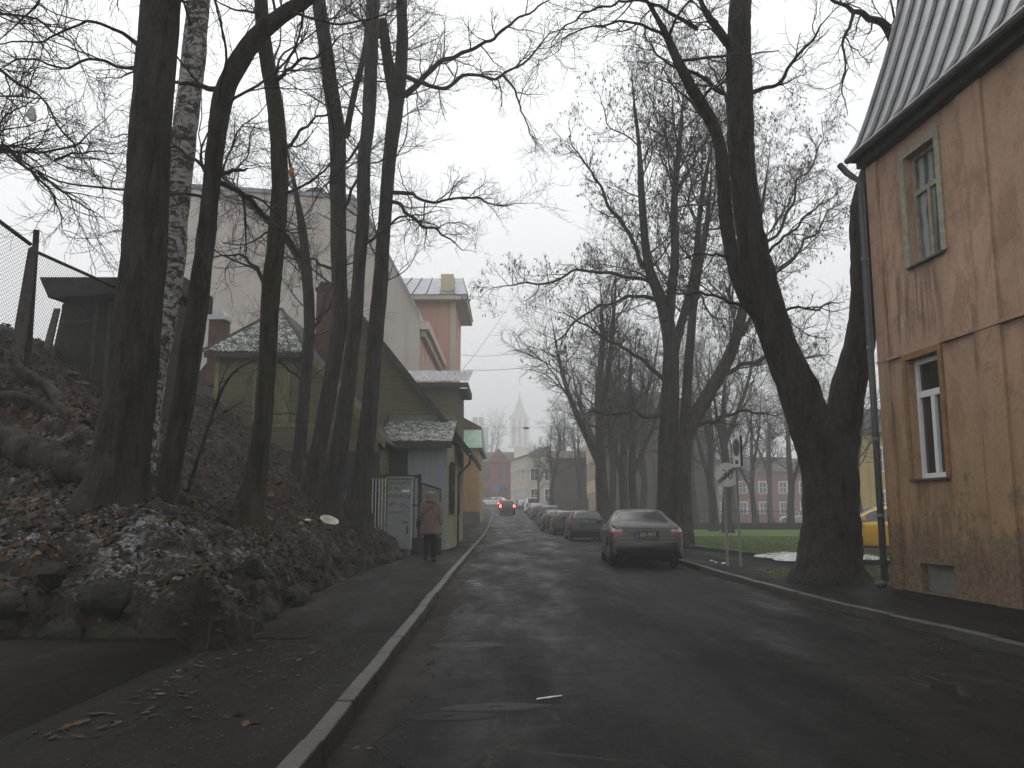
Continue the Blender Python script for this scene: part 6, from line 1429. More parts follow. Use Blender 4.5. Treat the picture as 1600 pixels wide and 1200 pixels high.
# ------------------------------------------------------------------ cars
def cubic(xs, ys, x):
    """monotone (pchip-like) interpolation"""
    xs, ys = np.asarray(xs, float), np.asarray(ys, float); h = np.diff(xs); d = np.diff(ys) / h; m = np.zeros(len(xs))
    for i in range(1, len(xs) - 1): m[i] = 0 if d[i - 1] * d[i] <= 0 else 2 * d[i - 1] * d[i] / (d[i - 1] + d[i])
    m[0], m[-1] = d[0], d[-1]
    i = np.clip(np.searchsorted(xs, x) - 1, 0, len(h) - 1); t = (x - xs[i]) / h[i]
    return (2 * t ** 3 - 3 * t ** 2 + 1) * ys[i] + (t ** 3 - 2 * t ** 2 + t) * h[i] * m[i] + (-2 * t ** 3 + 3 * t ** 2) * ys[i + 1] + (t ** 3 - t ** 2) * h[i] * m[i + 1]
# kind: length, width, height, wheelbase front/rear offsets, top line, belt line, roof half width, window limits
CARS = {
 'saloon': dict(L=4.55, W=1.80, H=1.43, rw=.98, fw=.88, r=.315, top=[(0, .60), (.03, .80), (.07, .97), (.14, 1.02), (.50, 1.055), (.72, 1.12), (1.28, 1.37), (1.65, 1.425), (2.2, 1.43), (2.65, 1.38), (3.45, 1.0), (4.1, .87), (4.42, .72), (4.55, .50)],
    belt=[(0, .56), (.07, .92), (.5, .985), (2, .95), (3.4, .92), (4.1, .80), (4.55, .46)], rear=(.60, 1.30), wind=(2.72, 3.42), side=(1.05, 3.2), pil=((2.12, 2.2),), deck=True),
 'hatch': dict(L=4.2, W=1.72, H=1.47, rw=.78, fw=.80, r=.31, top=[(0, .62), (.03, .86), (.07, 1.0), (.22, 1.22), (.40, 1.40), (.62, 1.455), (1.5, 1.47), (2.2, 1.42), (3.05, 1.02), (3.75, .88), (4.05, .74), (4.2, .5)],
    belt=[(0, .58), (.07, .95), (.5, .98), (2, .95), (3, .92), (3.75, .8), (4.2, .46)], rear=(.09, .40), wind=(2.28, 3.0), side=(.55, 2.8), pil=((1.75, 1.84), (.9, .98)), deck=False),
 'estate': dict(L=4.6, W=1.76, H=1.48, rw=.92, fw=.86, r=.315, top=[(0, .62), (.03, .86), (.07, 1.02), (.3, 1.3), (.46, 1.42), (.7, 1.465), (1.8, 1.48), (2.5, 1.43), (3.35, 1.02), (4.05, .88), (4.42, .74), (4.6, .5)],
    belt=[(0, .58), (.07, .96), (.5, .99), (2, .96), (3.3, .93), (4.05, .8), (4.6, .46)], rear=(.10, .46), wind=(2.58, 3.3), side=(.6, 3.1), pil=((2.0, 2.1), (1.05, 1.13)), deck=False),
 'suv': dict(L=4.35, W=1.80, H=1.68, rw=.85, fw=.85, r=.34, top=[(0, .70), (.03, .98), (.06, 1.12), (.2, 1.4), (.36, 1.60), (.6, 1.66), (1.5, 1.68), (2.2, 1.62), (2.95, 1.16), (3.8, 1.03), (4.2, .86), (4.35, .56)],
    belt=[(0, .66), (.07, 1.08), (.5, 1.1), (2, 1.07), (2.95, 1.05), (3.8, .93), (4.35, .5)], rear=(.07, .36), wind=(2.25, 2.9), side=(.5, 2.75), pil=((1.75, 1.85), (.95, 1.03)), deck=False),
 'van': dict(L=4.3, W=1.76, H=1.84, rw=.75, fw=.85, r=.31, top=[(0, .66), (.02, 1.1), (.04, 1.25), (.09, 1.6), (.15, 1.78), (.35, 1.83), (2.1, 1.84), (2.6, 1.74), (3.3, 1.16), (3.9, .98), (4.2, .8), (4.3, .52)],
    belt=[(0, .6), (.04, 1.05), (.5, 1.1), (2, 1.08), (3.2, 1.03), (3.9, .88), (4.3, .48)], rear=(.035, .16), wind=(2.62, 3.25), side=(2.1, 3.05), pil=(), deck=False)}
def car(kind, label, pos, rz, mp, group=None, name=None, cat='car', rear='red', plate=None, lights=(), strip=False, detail=True, opt=None):
    c = dict(CARS[kind]); c.update(opt or {}); L, W, H = c['L'], c['W'], c['H']
    root = thing(name or {'saloon': 'saloon_car', 'hatch': 'hatchback_car', 'estate': 'estate_car', 'suv': 'off_road_car', 'van': 'van'}[kind], label, cat, pos, rz, group)
    n = 120 if detail else 70
    ys = np.unique(np.concatenate([np.linspace(0, .10, 30 if detail else 8), np.linspace(0, .5, n // 4), np.linspace(.5, L - .35, n // 2), np.linspace(L - .35, L, n // 6)]))
    zt = cubic(*zip(*c['top']), ys); zb = np.minimum(cubic(*zip(*c['belt']), ys), zt - .012)
    e = np.clip(np.minimum(ys / .34, (L - ys) / .75), 0, 1); w = W / 2 * (1 - .15 * (1 - np.sqrt(1 - (1 - e) ** 2)) ** 1.0 - 0) 
    wr_full = W / 2 * .66
    hgt = np.clip((zt - zb - .08) / .30, 0, 1); wr = (w - .11) * (1 - hgt) + wr_full * hgt
    bot = np.full(len(ys), .21)
    for yw in (c['rw'], L - c['fw']):
        q = (c['r'] + .055) ** 2 - (ys - yw) ** 2; bot = np.where(q > 0, np.maximum(bot, c['r'] + np.sqrt(np.maximum(q, 0))), bot)
    bot = np.maximum(bot, np.interp(ys, [0, .25, L - .3, L], [.34, .21, .2, .28])); bot = np.minimum(bot, zb - .06)
    low = np.maximum(bot + .02, .36); low = np.minimum(low, zb - .04)
    C = np.stack([np.stack([w - .05, bot], 1), np.stack([w - .015, np.minimum(bot + .05, zb - .05)], 1), np.stack([w, low * .5 + (zb - .2) * .5 + 0], 1), np.stack([w - .004, np.maximum(zb - .13, bot + .03)], 1), np.stack([w - .02, np.maximum(zb - .05, bot + .04)], 1), np.stack([w - .055, zb], 1),
                  np.stack([(w - .055) * .5 + wr * .5 + .012 * hgt, zb * .5 + (zt - .05) * .5], 1), np.stack([wr, zt - .055 * hgt - .008], 1), np.stack([wr - .10, zt - .018 * hgt], 1), np.stack([wr * .45, zt - .001], 1), np.stack([0 * w, zt + .006], 1)], 1)   # (n, 11, 2)
    C[:, 2, 1] = np.clip(C[:, 2, 1], C[:, 1, 1] + .005, C[:, 3, 1] - .002)
    nv = 81 if detail else 41; tt = np.linspace(0, 10, nv); i0 = np.clip(tt.astype(int), 0, 9); f = tt - i0
    g = lambda j: C[:, np.clip(j, 0, 10)]
    S = .5 * (2 * g(i0) + (g(i0 + 1) - g(i0 - 1)) * f[None, :, None] + (2 * g(i0 - 1) - 5 * g(i0) + 4 * g(i0 + 1) - g(i0 + 2)) * (f ** 2)[None, :, None] + (3 * g(i0) - g(i0 - 1) - 3 * g(i0 + 1) + g(i0 + 2)) * (f ** 3)[None, :, None])
    lin = g(i0) * (1 - f)[None, :, None] + g(i0 + 1) * f[None, :, None]; S = S * .6 + lin * .4
    m = len(ys); right = np.stack([S[:, :, 0], np.broadcast_to(ys[:, None] - L / 2, (m, nv)), S[:, :, 1]], -1); left = right[:, :-1][:, ::-1] * np.array((-1, 1, 1))
    V = np.concatenate([right, left], 1); k_ = V.shape[1]; Vf = V.reshape(-1, 3)
    i = np.arange(m - 1)[:, None] * k_ + np.arange(k_ - 1)[None]
    Q = np.stack([i, i + k_, i + k_ + 1, i + 1], -1).reshape(-1, 4)
    cen = Vf[Q].mean(1); vv = np.broadcast_to(np.minimum(np.arange(k_ - 1) + .5, k_ - 1.5 - np.arange(k_ - 1))[None] * 10 / (nv - 1), (m - 1, k_ - 1)).ravel()
    yy, xx, zz_ = cen[:, 1] + L / 2, np.abs(cen[:, 0]), cen[:, 2]
    tall = np.repeat((hgt[:-1] + hgt[1:]) / 2, k_ - 1)
    part = np.zeros(len(Q), int)
    r0, r1 = c['rear']; part[(vv > (8.15 if c['deck'] else 5.6)) & (yy > r0) & (yy < r1) & (xx < (.60 if c['deck'] else W * .36)) & (zz_ > float(np.interp((r0), *zip(*c['belt']))) + .06)] = 1
    part[(vv > 7.6) & (yy > c['wind'][0]) & (yy < c['wind'][1]) & (tall > .1)] = 2
    sd = (vv > 5.2) & (vv < 6.9) & (yy > c['side'][0]) & (yy < c['side'][1]) & (tall > .25)
    for a, b in c['pil']: sd &= ~((yy > a) & (yy < b))
    part[sd] = 3
    zl0, zl1 = {'saloon': (.74, .94), 'hatch': (.80, .98), 'estate': (.82, .99), 'suv': (.86, 1.16), 'van': (.86, 1.2)}[kind]
    tl = (yy < .26) & (xx > W / 2 * (.66 if kind == 'saloon' else .74)) & (zz_ > zl0) & (zz_ < zl1) & (part == 0)
    part[tl] = 4
    if rear == 'two tone': part[tl & (zz_ > zl1 - .075)] = 5
    part[(yy > L - .5) & (xx > .45) & (zz_ > .60) & (zz_ < .76) & (part == 0)] = 6
    part[(part == 0) & (zz_ < .36) & (yy < .5)] = 7
    mats = {0: ('body', mp), 1: ('rear_window', m_carglass), 2: ('windscreen', m_carglass), 3: ('side_window', m_carglass), 4: ('tail_lamp', m_tail), 5: ('tail_lamp', m_tail_clear), 6: ('head_lamp', m_head), 7: ('bumper', m_bumper)}
    for p, (nm, mt) in mats.items():
        for sgn in ((1, -1) if p in (3, 4, 5, 6) else (0,)):
            sel = (part == p) & ((np.sign(cen[:, 0]) == sgn) if sgn else True)
            if not sel.any(): continue
            q = Q[sel]; fs = [q]
            if p == 4 and 'brake' in lights: mt = m_brake
            u, inv = np.unique(q, return_inverse=True)
            Fl = [inv.reshape(q.shape)]
            if p == 0:
                for row in (0, m - 1):
                    ids = np.arange(row * k_, row * k_ + k_); pos_ = np.searchsorted(u, ids)
                    if pos_.max() < len(u) and (u[pos_] == ids).all(): Fl.append(pos_[None, :])
            o = linkmesh(nm, npmesh(nm, Vf[u], Fl), mt, root, True)
            if p == 4 and 'indicator' in lights and sgn == 1: o.data.materials.clear(); o.data.materials.append(m_indic)
    if True:
        b = MB(); b.box((-W / 2 + .14, -L / 2 + .06, .17), (W / 2 - .14, L / 2 - .1, .5)); b.build('underbody', m_underbody, root, local=True)
    yr = -L / 2
    for yw in (c['rw'], L - c['fw']):
        for sg in (1, -1):
            r = c['r']; x0 = sg * (W / 2 - .03); x1 = sg * (W / 2 - .22); ctr = (0, yr + yw, r); lo_, hi_ = min(x0, x1), max(x0, x1)
            t = MB(); t.lathe([(r * .62, lo_), (r * .93, lo_ + .005), (r, lo_ + .03), (r, hi_ - .03), (r * .93, hi_ - .005), (r * .62, hi_)], ctr, 0, 26); wh = t.build('wheel', m_rubber, root, True, local=True)
            t = MB(); xo = x0 - sg * .006; t.lathe([(r * .64, xo - .02), (r * .64, xo), (r * .55, xo - sg * .02), (r * .2, xo - sg * .025), (r * .12, xo)], ctr, 0, 20); t.build('rim', m_rim, wh, local=True)
    b = MB(); s_y = yr - .018
    zp = {'saloon': .80, 'hatch': .80, 'estate': .80, 'suv': .78, 'van': .72}[kind]
    if plate is not None:
        b = MB(); b.box((-.29, s_y - .012, zp - .075), (.29, s_y + .03, zp + .075)); pl_ = b.build('number_plate', m_plate, root, local=True)
        b = MB() if plate else None
        if plate: b.box((-.262, s_y - .017, zp - .055), (-.222, s_y - .0125, zp + .055)); b and b.build('plate_band', m_sign_blue, pl_, local=True)
        b = MB(); b.box((-.26, s_y - .016, zp - .068), (.26, s_y - .0125, zp - .058)); b.build('plate_frame', m_rim, pl_, local=True)
        if plate:
            me = text_mesh(plate, .125, .001, 1.0); o = linkmesh('plate_lettering', me, m_plate_w, pl_); o.rotation_euler = (R(90), 0, 0); o.location = (.02, s_y - .0145, zp + .003); o.scale = (.80, 1, 1)
    if kind == 'saloon':
        b = MB(); b.loft([[(x, yr - .012 - .045 * (1 - abs(x) / .80) ** .5 * (1 if abs(q) < .9 else .6) + (.03 if abs(x) > .7 else 0), .535 + .115 * q) for q in (-1, -.85, .85, 1)] + [(x, yr + .15, .535 + .115 * q) for q in (1, -1)] for x in np.linspace(-.80, .80, 17)]); b.build('bumper', mp, root, True, local=True)
        b = MB(); b.box((-.74, yr - .035, .25), (.74, yr + .1, .425)); b.build('bumper_lower', m_underbody, root, local=True, bevel=.02)
        b = MB(); b.tube([(-.52, yr - .05, .27), (-.52, yr + .3, .29)], .03, 8); b.build('exhaust', m_galv, root, local=True)
    else:
        b = MB(); b.box((-W * .43, yr - .045, .42), (W * .43, yr + .06, .64)); b.build('bumper', m_bumper if kind in ('suv', 'van') else mp, root, local=True, bevel=.025)
        if detail and kind in ('hatch', 'estate', 'suv'):
            b = MB(); b.tube([(0, yr + c['rear'][0] + .0, c['belt'][1][1] + .13), (.28, yr + c['rear'][0] + .05, c['belt'][1][1] + .17)], .009, 5); b.build('rear_wiper', m_bumper, root, local=True)
            b = MB(); b.lathe([(.045, -.0), (.04, -.012)], (0, yr + .028, .93), 1, 12); b.build('badge', m_rim, root, local=True)
    if 'third' in lights:
        b = MB(); yq = c['rear'][1] + .02; b.box((-.16, yr + yq - .16, H - .16), (.16, yr + yq - .06, H - .11)); b.build('brake_lamp', m_brake, root, local=True)
    for sg in (1, -1):
        b = MB(); ym = yr + c['wind'][1] - .30; zm = c['belt'][2][1] + .04
        b.hexa([(sg * (W / 2 - .04), ym - .03, zm), (sg * (W / 2 + .16), ym - .05, zm), (sg * (W / 2 + .16), ym + .06, zm), (sg * (W / 2 - .04), ym + .08, zm), (sg * (W / 2 - .04), ym - .03, zm + .12), (sg * (W / 2 + .14), ym - .05, zm + .13), (sg * (W / 2 + .14), ym + .06, zm + .13), (sg * (W / 2 - .04), ym + .08, zm + .12)])
        b.build('mirror', mp if kind != 'van' else m_bumper, root, local=True, bevel=.015)
        if detail:
            for yh in (c['pil'][0][0] - .02, c['pil'][0][0] - 1.05) if c['pil'] else ():
                b = MB(); b.box((sg * W / 2 - .012, yr + yh - .1, c['belt'][2][1] - .15), (sg * W / 2 + .022, yr + yh + .06, c['belt'][2][1] - .12)); b.build('door_handle', mp, root, local=True)
    return root
GC = 'cars parked along the right kerb'
def park(kind, label, x, Yr, rz, mp, **kw):
    L = kw.get('opt', {}).get('L', CARS[kind]['L']); a = R(rz); cx, cy = x - math.sin(a) * L / 2, Yr + math.cos(a) * L / 2
    z = float(road_z(np.array(x), np.array(cy))); return car(kind, label, (cx, cy, z), a, mp, kw.pop('group', GC), **kw)
park('saloon', 'grey brown metallic saloon car with two tone tail lamps and plate GD-7917 by the kerb', 3.28, 21.3, -2.0, m_p_grey, rear='two tone', plate='GD-7917')
park('hatch', 'black hatchback with round tail lamps and pale roof edge parked ahead of the grey saloon', 3.57, 41.5, .5, m_p_black, plate='')
park('hatch', 'second black hatchback half hidden in front of the pale roofed black hatchback', 3.28, 52.0, .8, m_p_black, plate='', opt=dict(H=1.45))
park('estate', 'dark grey estate car squeezed between two black parked cars', 2.95, 58.5, 1.2, m_p_dark)
park('suv', 'tall black car farther along, showing only its left rear corner', 3.05, 68.5, 1.5, m_p_black, plate='')
park('estate', 'dark car parked behind the small white van', 2.75, 84, 1.8, m_p_dark, detail=False)
park('saloon', 'dark saloon beside the small white van', 2.72, 92, 2.2, m_p_dark, detail=False)
park('van', 'small white van parked among the dark cars', 2.55, 104, 3, m_p_white, detail=False, cat='van')
car('estate', 'dark blue car parked by the corner house facing the traffic', (1.55, 125, float(zr(125))), R(186), m_p_blue, GC, detail=False)
car('suv', 'dark car driving ahead with both red brake lights lit', (-.55, 99.3, float(zr(99.3))), R(.8), m_p_dark, None, lights=('brake',), plate='', detail=False)
car('hatch', 'car stopped at the junction with red brake lights and orange indicator lit', (-1.2, 122, float(zr(122))), R(2), m_p_dark, None, lights=('brake', 'indicator', 'third'), detail=False, opt=dict(H=1.6))
car('estate', 'white estate car crossing the junction sideways', (at(770, 790, 150)[0], 150, float(zr(150))), R(80), m_p_white, None, detail=False)
car('saloon', 'dark car standing at the left corner of the junction', (at(752, 790, 154)[0], 156, float(zr(155))), R(95), m_p_dark, None, detail=False)
car('suv', 'small silver off road car parked beyond the lawn fence', (at(1246, 810, 112)[0], 112, float(ground_z(37, 112)) + .02), R(60), m_p_silver, None, detail=False)
car('hatch', 'bright yellow car behind the big forked tree', (at(1361, 862, 27.5)[0] + .55, 28.2, .12), R(80), m_p_yellow, None)

# ------------------------------------------------------------------ signs, lamp, wires, fence
def sign_pole(px, Yp, top_px, name, label):
    g = at(px, 880, Yp); t = at(px, top_px, Yp)
    r = thing(name, label, 'traffic sign', (float(g[0]), Yp, PAVE))
    MB().tube([(g[0], Yp, PAVE - .1), (g[0], Yp, t[2])], .03, 10).build('pole', m_galv, r, True); return r, g[0]
sg, x = sign_pole(1137, 21.0, 728, 'traffic_sign', 'round white sign with a grey 30 struck through by black bars')
c = at(1136, 742, 20.94); rad = .295
b = MB(); b.lathe([(rad, 0), (rad, .012)], tuple(c), 1, 40); dsc = b.build('sign_disc', m_sign_white, sg)
b = MB(); b.lathe([(rad + .006, .001), (rad + .006, .016), (rad - .012, .016), (rad - .012, .001)], tuple(c + np.array((0, -.003, 0))), 1, 40, cap=False); b.build('sign_rim', m_galv, dsc)
me = text_mesh('30', .34, .001); o = linkmesh('sign_number', me, simple('faded_sign_grey', (.16, .16, .16), .6), dsc); o.rotation_euler = (R(90), 0, 0); o.location = tuple(c + np.array((.005, -.0025, 0)) - wloc(sg)); o.scale = (.82, 1, 1)
b = MB(); ca, sa = math.cos(R(40)), math.sin(R(40))
for q in (-.036, -.012, .012, .036):
    lg = math.sqrt(rad ** 2 - q ** 2) - .01
    P = [(c[0] + u * ca - v * sa, c[1] - .006, c[2] + u * sa + v * ca) for u, v in ((-lg, q - .007), (lg, q - .007), (lg, q + .007), (-lg, q + .007))]; b.prism(P, (0, .003, 0))
b.build('sign_bar', m_sign_black, dsc)
sg, x = sign_pole(1157, 20.7, 684, 'traffic_sign', 'tall narrow white sign plate turned nearly edge on above its own pole')
c = at(1152, 706, 20.6); an = R(-83); U = np.array((math.cos(an), math.sin(an), 0)); N = np.array((math.sin(an), -math.cos(an), 0))
if N[1] > 0 and N[0] > 0: N = -N
frs = (c - U * .25, U, N)
h = .36
b = MB(); b.fb((frs[0], U, N), 0, .5, -h, h, 0, .02); pl_ = b.build('sign_plate', m_sign_white, sg)
for rr, mt, d in ((.21, m_sign_dull, .022),):
    b = MB(); P = [c + U * rr * math.cos(t) + ZV * (rr * 1.0 * math.sin(t) + .10) + N * d for t in np.arange(28) * 2 * math.pi / 28]; b.prism(P, N * .002); b.build('sign_symbol', mt, pl_)
b = MB(); b.fb((frs[0], U, N), .16, .34, -.29, -.20, .021, .023); b.build('sign_symbol', m_sign_black, pl_)
b = MB(); b.fb((frs[0] + U * .0, U, N), .5, .515, -h, h, -.02, .03); b.build('sign_edge', m_sign_black, pl_)
# blue sign at the junction
q = at(776, 762, 157); bs = thing('traffic_sign', 'small blue sign on a post in front of the red house', 'traffic sign', (float(q[0]), 157, float(zr(157))))
b = MB(); b.tube([(q[0], 157, zr(157) - .1), (q[0], 157, q[2] + .3)], .05, 6); b.build('pole', m_galv, bs)
b = MB(); b.box((q[0] - .45, 156.9, q[2] - .5), (q[0] + .45, 156.93, q[2] + .5)); b.build('sign_plate', m_sign_blue, bs)
# street lamp on its span wire
yl_ = 34.0; lc = at(876, 549, yl_)
lm = thing('street_lamp', 'grey street lamp hung on a wire over the road', 'street lamp', tuple(lc))
b = MB(); b.loft([[(lc[0] + x, yl_ + w_ * math.cos(t), lc[2] + h_ * math.sin(t)) for t in np.arange(12) * math.pi / 6] for x, w_, h_ in ((-.24, .05, .04), (-.2, .11, .085), (0, .13, .1), (.12, .12, .09), (.24, .07, .06))]); b.build('housing', m_lampshell, lm, True)
b = MB(); b.ell((lc[0] - .03, yl_, lc[2] - .06), (.19, .10, .075)); b.build('lamp_glass', m_lampglass, lm, True)
b = MB(); b.box((lc[0] + .16, yl_ - .05, lc[2] + .08), (lc[0] + .25, yl_ + .05, lc[2] + .22)); b.tube([(lc[0] + .0, yl_, lc[2] + .08), (lc[0], yl_, lc[2] + .22)], .02, 5); b.build('bracket', m_iron, lm)
def wire(A, B, sag, label, r=.011):
    A, B = np.array(A), np.array(B); s = np.linspace(0, 1, 24); P = A + (B - A) * s[:, None]; P[:, 2] -= sag * 4 * s * (1 - s)
    tag(MB().tube(P, r, 5).build('overhead_wire', m_black_wire, None, True), label, 'wire')
A = at(718, 554, 66); wire(A, lc + np.array((0, 0, .23)), .25, 'thin wire from the salmon tower to the hanging lamp'); wire(lc + np.array((0, 0, .23)), at(1040, 540, 33), .12, 'thin wire from the hanging lamp into the large tree')
wire(at(722, 578, 45), at(905, 560, 40), .2, 'wire from the corrugated roof across the road'); wire(at(724, 576, 46), at(815, 442, 60), .3, 'faint wire rising from the corrugated roof')
l2 = at(822, 669, 90); lm2 = thing('street_lamp', 'small dark street lamp hanging far down the road', 'street lamp', tuple(l2))
b = MB(); b.loft([[(l2[0] + x, 90 + w_ * math.cos(t), l2[2] + h_ * math.sin(t)) for t in np.arange(10) * math.pi / 5] for x, w_, h_ in ((-.32, .06, .05), (-.2, .14, .12), (.2, .14, .12), (.32, .06, .05))]); b.build('housing', m_iron, lm2, True)
wire(at(752, 662, 76), l2 + np.array((0, 0, .1)), .2, 'wire from the yellow house to the far hanging lamp'); wire(l2 + np.array((0, 0, .1)), at(936, 655, 80), .2, 'wire from the far hanging lamp to the grey plank house')
# mesh fence and low wall beyond the lawn
ff = thing('mesh_fence', 'low wire mesh fence on a dark kerb wall at the back of the lawn', 'fence', (20, 66, .1))
xa, xb = px_x(1076, 66), px_x(1345, 66)
b = MB(); b.box((xa, 66, -.1), (xb, 66.2, at(1200, 817, 66)[2])); b.build('wall', m_found, ff)
zt = at(1200, 799, 66)[2]; zb_ = at(1200, 817, 66)[2]
for x in np.arange(xa + .5, xb, 2.4):
    b = MB(); b.tube([(x, 66.1, zb_), (x, 66.1, zt + .05)], .035, 6); b.build('post', m_iron, ff)
b = MB(); b.tube([(xa, 66.1, zt), (xb, 66.1, zt)], .02, 5)
for x in np.arange(xa, xb, .14): b.tube([(x, 66.1, zb_), (x, 66.1, zt)], .004, 3, False)
for z in np.arange(zb_ + .1, zt, .14): b.tube([(xa, 66.1, z), (xb, 66.1, z)], .004, 3, False)
b.build('netting', m_iron, ff)

# ------------------------------------------------------------------ woman walking away on the pavement
g = gz(672, 878, PAVE); fx, fy = float(g[0]), float(g[1]); S_ = float((at(674, 767, fy)[2] - PAVE) / 1.72); print('person', fx, fy, S_)
pr = thing('person', 'person in a dusty pink brown hooded coat and black trousers walking away on the pavement', 'person', (fx, fy, PAVE), R(-3)); pr.scale = (S_ * .97, S_ * .97, S_)
J = {}; V, Ed, Rr = [], [], []
def jt(n, p, r, par=None):
    J[n] = len(V); V.append(p); Rr.append(r)
    if par: Ed.append((J[par], J[n]))
jt('pelvis', (0, 0, .93), (.145, .115)); jt('spine', (0, .01, 1.12), (.135, .10), 'pelvis'); jt('chest', (0, .015, 1.32), (.15, .105), 'spine'); jt('neck', (0, .02, 1.45), (.055, .055), 'chest'); jt('head', (0, .035, 1.56), (.078, .09), 'neck'); jt('crown', (0, .03, 1.655), (.06, .07), 'head')
for sd, s in (('r', 1), ('l', -1)):
    fw = .10 if s > 0 else -.16                                    # right leg forward and planted, left leg trailing
    jt('hip' + sd, (.085 * s, 0, .88), (.09, .095), 'pelvis')
    jt('knee' + sd, (.085 * s, .05 + fw * .3, .49), (.062, .066), 'hip' + sd); jt('ankle' + sd, (.075 * s, fw * .9 - .03, .10 if s > 0 else .14), (.042, .045), 'knee' + sd)
    jt('toe' + sd, (.085 * s, fw * .9 + .13, .045 if s > 0 else .055), (.038, .03), 'ankle' + sd)
    jt('shoulder' + sd, (.165 * s, .01, 1.385), (.062, .062), 'chest'); jt('elbow' + sd, (.235 * s, -.03 - .03 * s, 1.12), (.045, .045), 'shoulder' + sd)
    jt('wrist' + sd, (.25 * s, .05 - .06 * s, .89), (.03, .03), 'elbow' + sd); wx, wy, wz = .252 * s, .055 - .06 * s, .83
    jt('palm' + sd, (wx, wy, wz), (.028, .036), 'wrist' + sd)
    for f_, (dy, ln) in enumerate(((.030, .070), (.010, .080), (-.010, .074), (-.029, .058))):
        jt('k%d' % f_ + sd, (wx - .004 * s, wy + dy, wz - .045), (.0095, .0095), 'palm' + sd); jt('m%d' % f_ + sd, (wx - .016 * s, wy + dy + .004, wz - .045 - ln * .5), (.0085, .0085), 'k%d' % f_ + sd); jt('t%d' % f_ + sd, (wx - .034 * s, wy + dy + .004, wz - .045 - ln * .85), (.007, .007), 'm%d' % f_ + sd)
    jt('th' + sd, (wx - .012 * s, wy + .045, wz - .005), (.010, .010), 'palm' + sd); jt('tt' + sd, (wx - .022 * s, wy + .062, wz - .05), (.008, .008), 'th' + sd)
me = bpy.data.meshes.new('body'); me.from_pydata(V, Ed, []); body = linkmesh('body', me, m_skin, pr)
md = body.modifiers.new('skin', 'SKIN'); sk = me.skin_vertices[0].data
for i, r in enumerate(Rr): sk[i].radius = r
sk[0].use_root = True
sb = body.modifiers.new('smooth', 'SUBSURF'); sb.levels = sb.render_levels = 1
for sd, s in (('r', 1), ('l', -1)):
    P = [np.array(V[J[q + sd]]) for q in ('hip', 'knee', 'ankle')]
    MB().tube([P[0] + (0, 0, .02), P[0] * .5 + P[1] * .5, P[1], P[1] * .5 + P[2] * .5 + np.array((0, -.02, 0)), P[2] + (0, 0, .0)], [.108, .095, .08, .072, .066], 14).build('trouser_leg', m_trouser, pr, True, local=True)
    a, t = np.array(V[J['ankle' + sd]]), np.array(V[J['toe' + sd]])
    MB().loft([[(c_[0] + w_ * math.cos(q), c_[1], c_[2] + h_ * math.sin(q)) for q in np.arange(12) * math.pi / 6] for c_, w_, h_ in ((a + (0, -.075, -.045), .03, .035), (a + (0, -.05, -.035), .047, .058), (a + (0, .02, -.02), .05, .07), (t * .5 + a * .5 + np.array((0, .03, -.01)), .05, .05), (t + (0, .02, 0), .048, .036), (t + (0, .065, -.004), .025, .02))]).build('boot', m_bag, pr, True, local=True)
    e, w_, sh_ = (np.array(V[J[q + sd]]) for q in ('elbow', 'wrist', 'shoulder'))
    MB().tube([sh_ + np.array((-.05 * s, 0, .03)), sh_ + np.array((.012 * s, 0, .0)), sh_ * .5 + e * .5 + np.array((.012 * s, 0, 0)), e, e * .45 + w_ * .55, w_ + (0, 0, .005)], [.062, .085, .083, .075, .068, .06], 16).build('sleeve', m_coat, pr, True, local=True)
    h_ = np.array(V[J['palm' + sd]])
    MB().ell(tuple(h_ + np.array((0, 0, -.01))), (.034, .046, .06), 10, 7).build('glove', m_bag, pr, True, local=True)
ck = [(.66, .285, .20), (.70, .29, .205), (.80, .28, .20), (.92, .265, .19), (1.05, .25, .175), (1.16, .242, .165), (1.28, .24, .16), (1.36, .225, .15), (1.42, .185, .13), (1.455, .13, .105), (1.475, .09, .085)]
rg_ = []
for i, (z, a, b_) in enumerate(ck):
    rg_.append([(a * math.cos(t) * (1 + .025 * math.sin(5 * t + i * 1.3) + .02 * math.sin(9 * t - i)), .01 + b_ * math.sin(t) * (1 + .03 * math.sin(4 * t + i * .9)), z + .012 * math.sin(3 * t + i)) for t in np.arange(40) * 2 * math.pi / 40])
b = MB(); b.loft(rg_); o = b.build('coat', m_coat, pr, True, local=True)
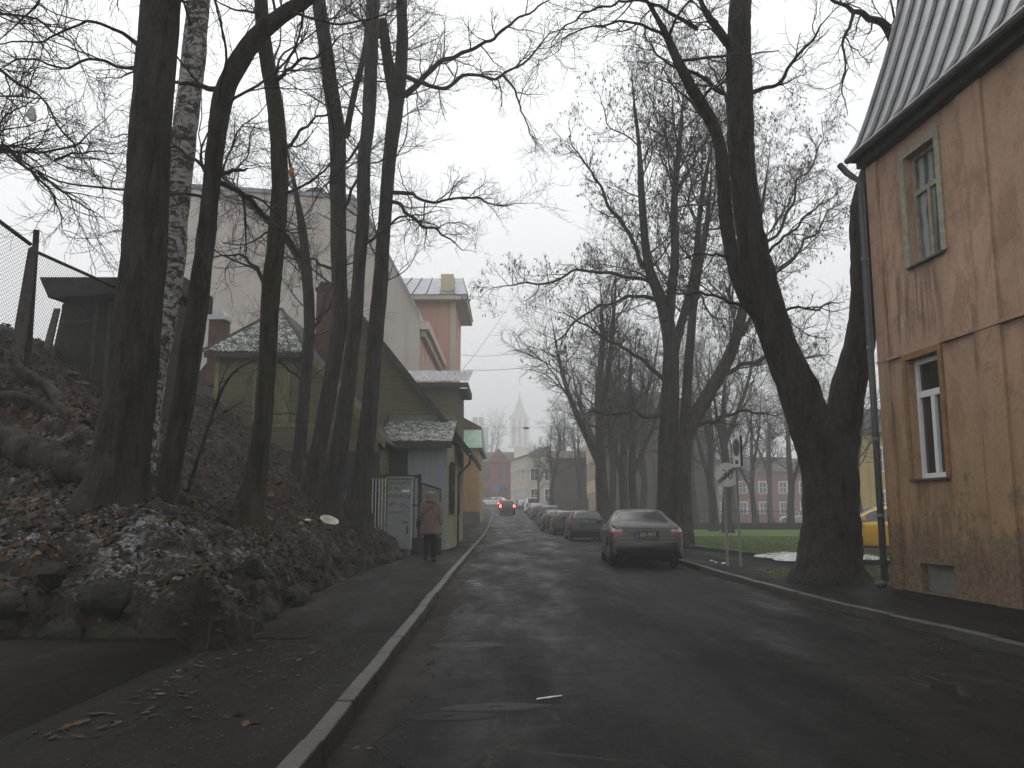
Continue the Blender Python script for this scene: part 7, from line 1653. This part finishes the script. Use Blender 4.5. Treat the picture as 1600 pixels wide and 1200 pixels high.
b = MB(); b.loft([[(rx * math.cos(t) * (1 + .04 * math.sin(6 * t + i)), cy + ry * math.sin(t) * (1 + .03 * math.sin(5 * t)), z) for t in np.arange(28) * 2 * math.pi / 28] for i, (z, rx, ry, cy) in enumerate(((1.435, .15, .12, .0), (1.46, .155, .13, -.015), (1.49, .135, .125, -.02), (1.53, .115, .125, .0), (1.58, .118, .135, .005), (1.63, .115, .132, .008), (1.675, .095, .11, .01), (1.705, .06, .075, .012), (1.718, .02, .025, .012)))]); b.build('hood', m_hood, pr, True, local=True)
# shoulder bag: carried, so a thing of its own
bag = thing('shoulder_bag', 'black shoulder bag hanging at the left hip of the walking person', 'bag', (fx, fy, PAVE), R(-3)); bag.scale = tuple(pr.scale)
b = MB(); b.hexa([(-.36, -.14, .83), (-.27, -.16, .82), (-.26, .13, .82), (-.35, .12, .83), (-.345, -.12, 1.06), (-.285, -.13, 1.06), (-.275, .10, 1.06), (-.335, .09, 1.06)]); b.build('bag_body', m_bag, bag, True, local=True, bevel=.03)
P = [(-.30, -.13, 1.05), (-.24, -.172, 1.10), (-.12, -.176, 1.20), (.02, -.172, 1.31), (.12, -.150, 1.40), (.155, -.05, 1.437), (.13, .08, 1.43), (.0, .165, 1.32), (-.15, .18, 1.18), (-.26, .15, 1.07), (-.30, .08, 1.05)]
b = MB(); p_, r_ = smooth_line(P, [.011] * len(P), 50); b.tube(p_, .011, 6); b.build('strap', m_bag, bag, True, local=True)

# ------------------------------------------------------------------ fog
HZ = bpy.data.materials.new('fog'); HZ.use_nodes = True; nt = HZ.node_tree
nt.nodes.remove(nt.nodes['Principled BSDF']); pv = nt.nodes.new('ShaderNodeVolumePrincipled')
pv.inputs['Color'].default_value = (.96, .97, .98, 1); pv.inputs['Density'].default_value = 0.0025; pv.inputs['Anisotropy'].default_value = 0.0
nt.links.new(pv.outputs[0], nt.nodes['Material Output'].inputs['Volume'])
b = MB(); b.box((-395, -75, -2.2), (395, 1670, 190)); hz = b.build('haze', HZ); tag(hz, kind='stuff')
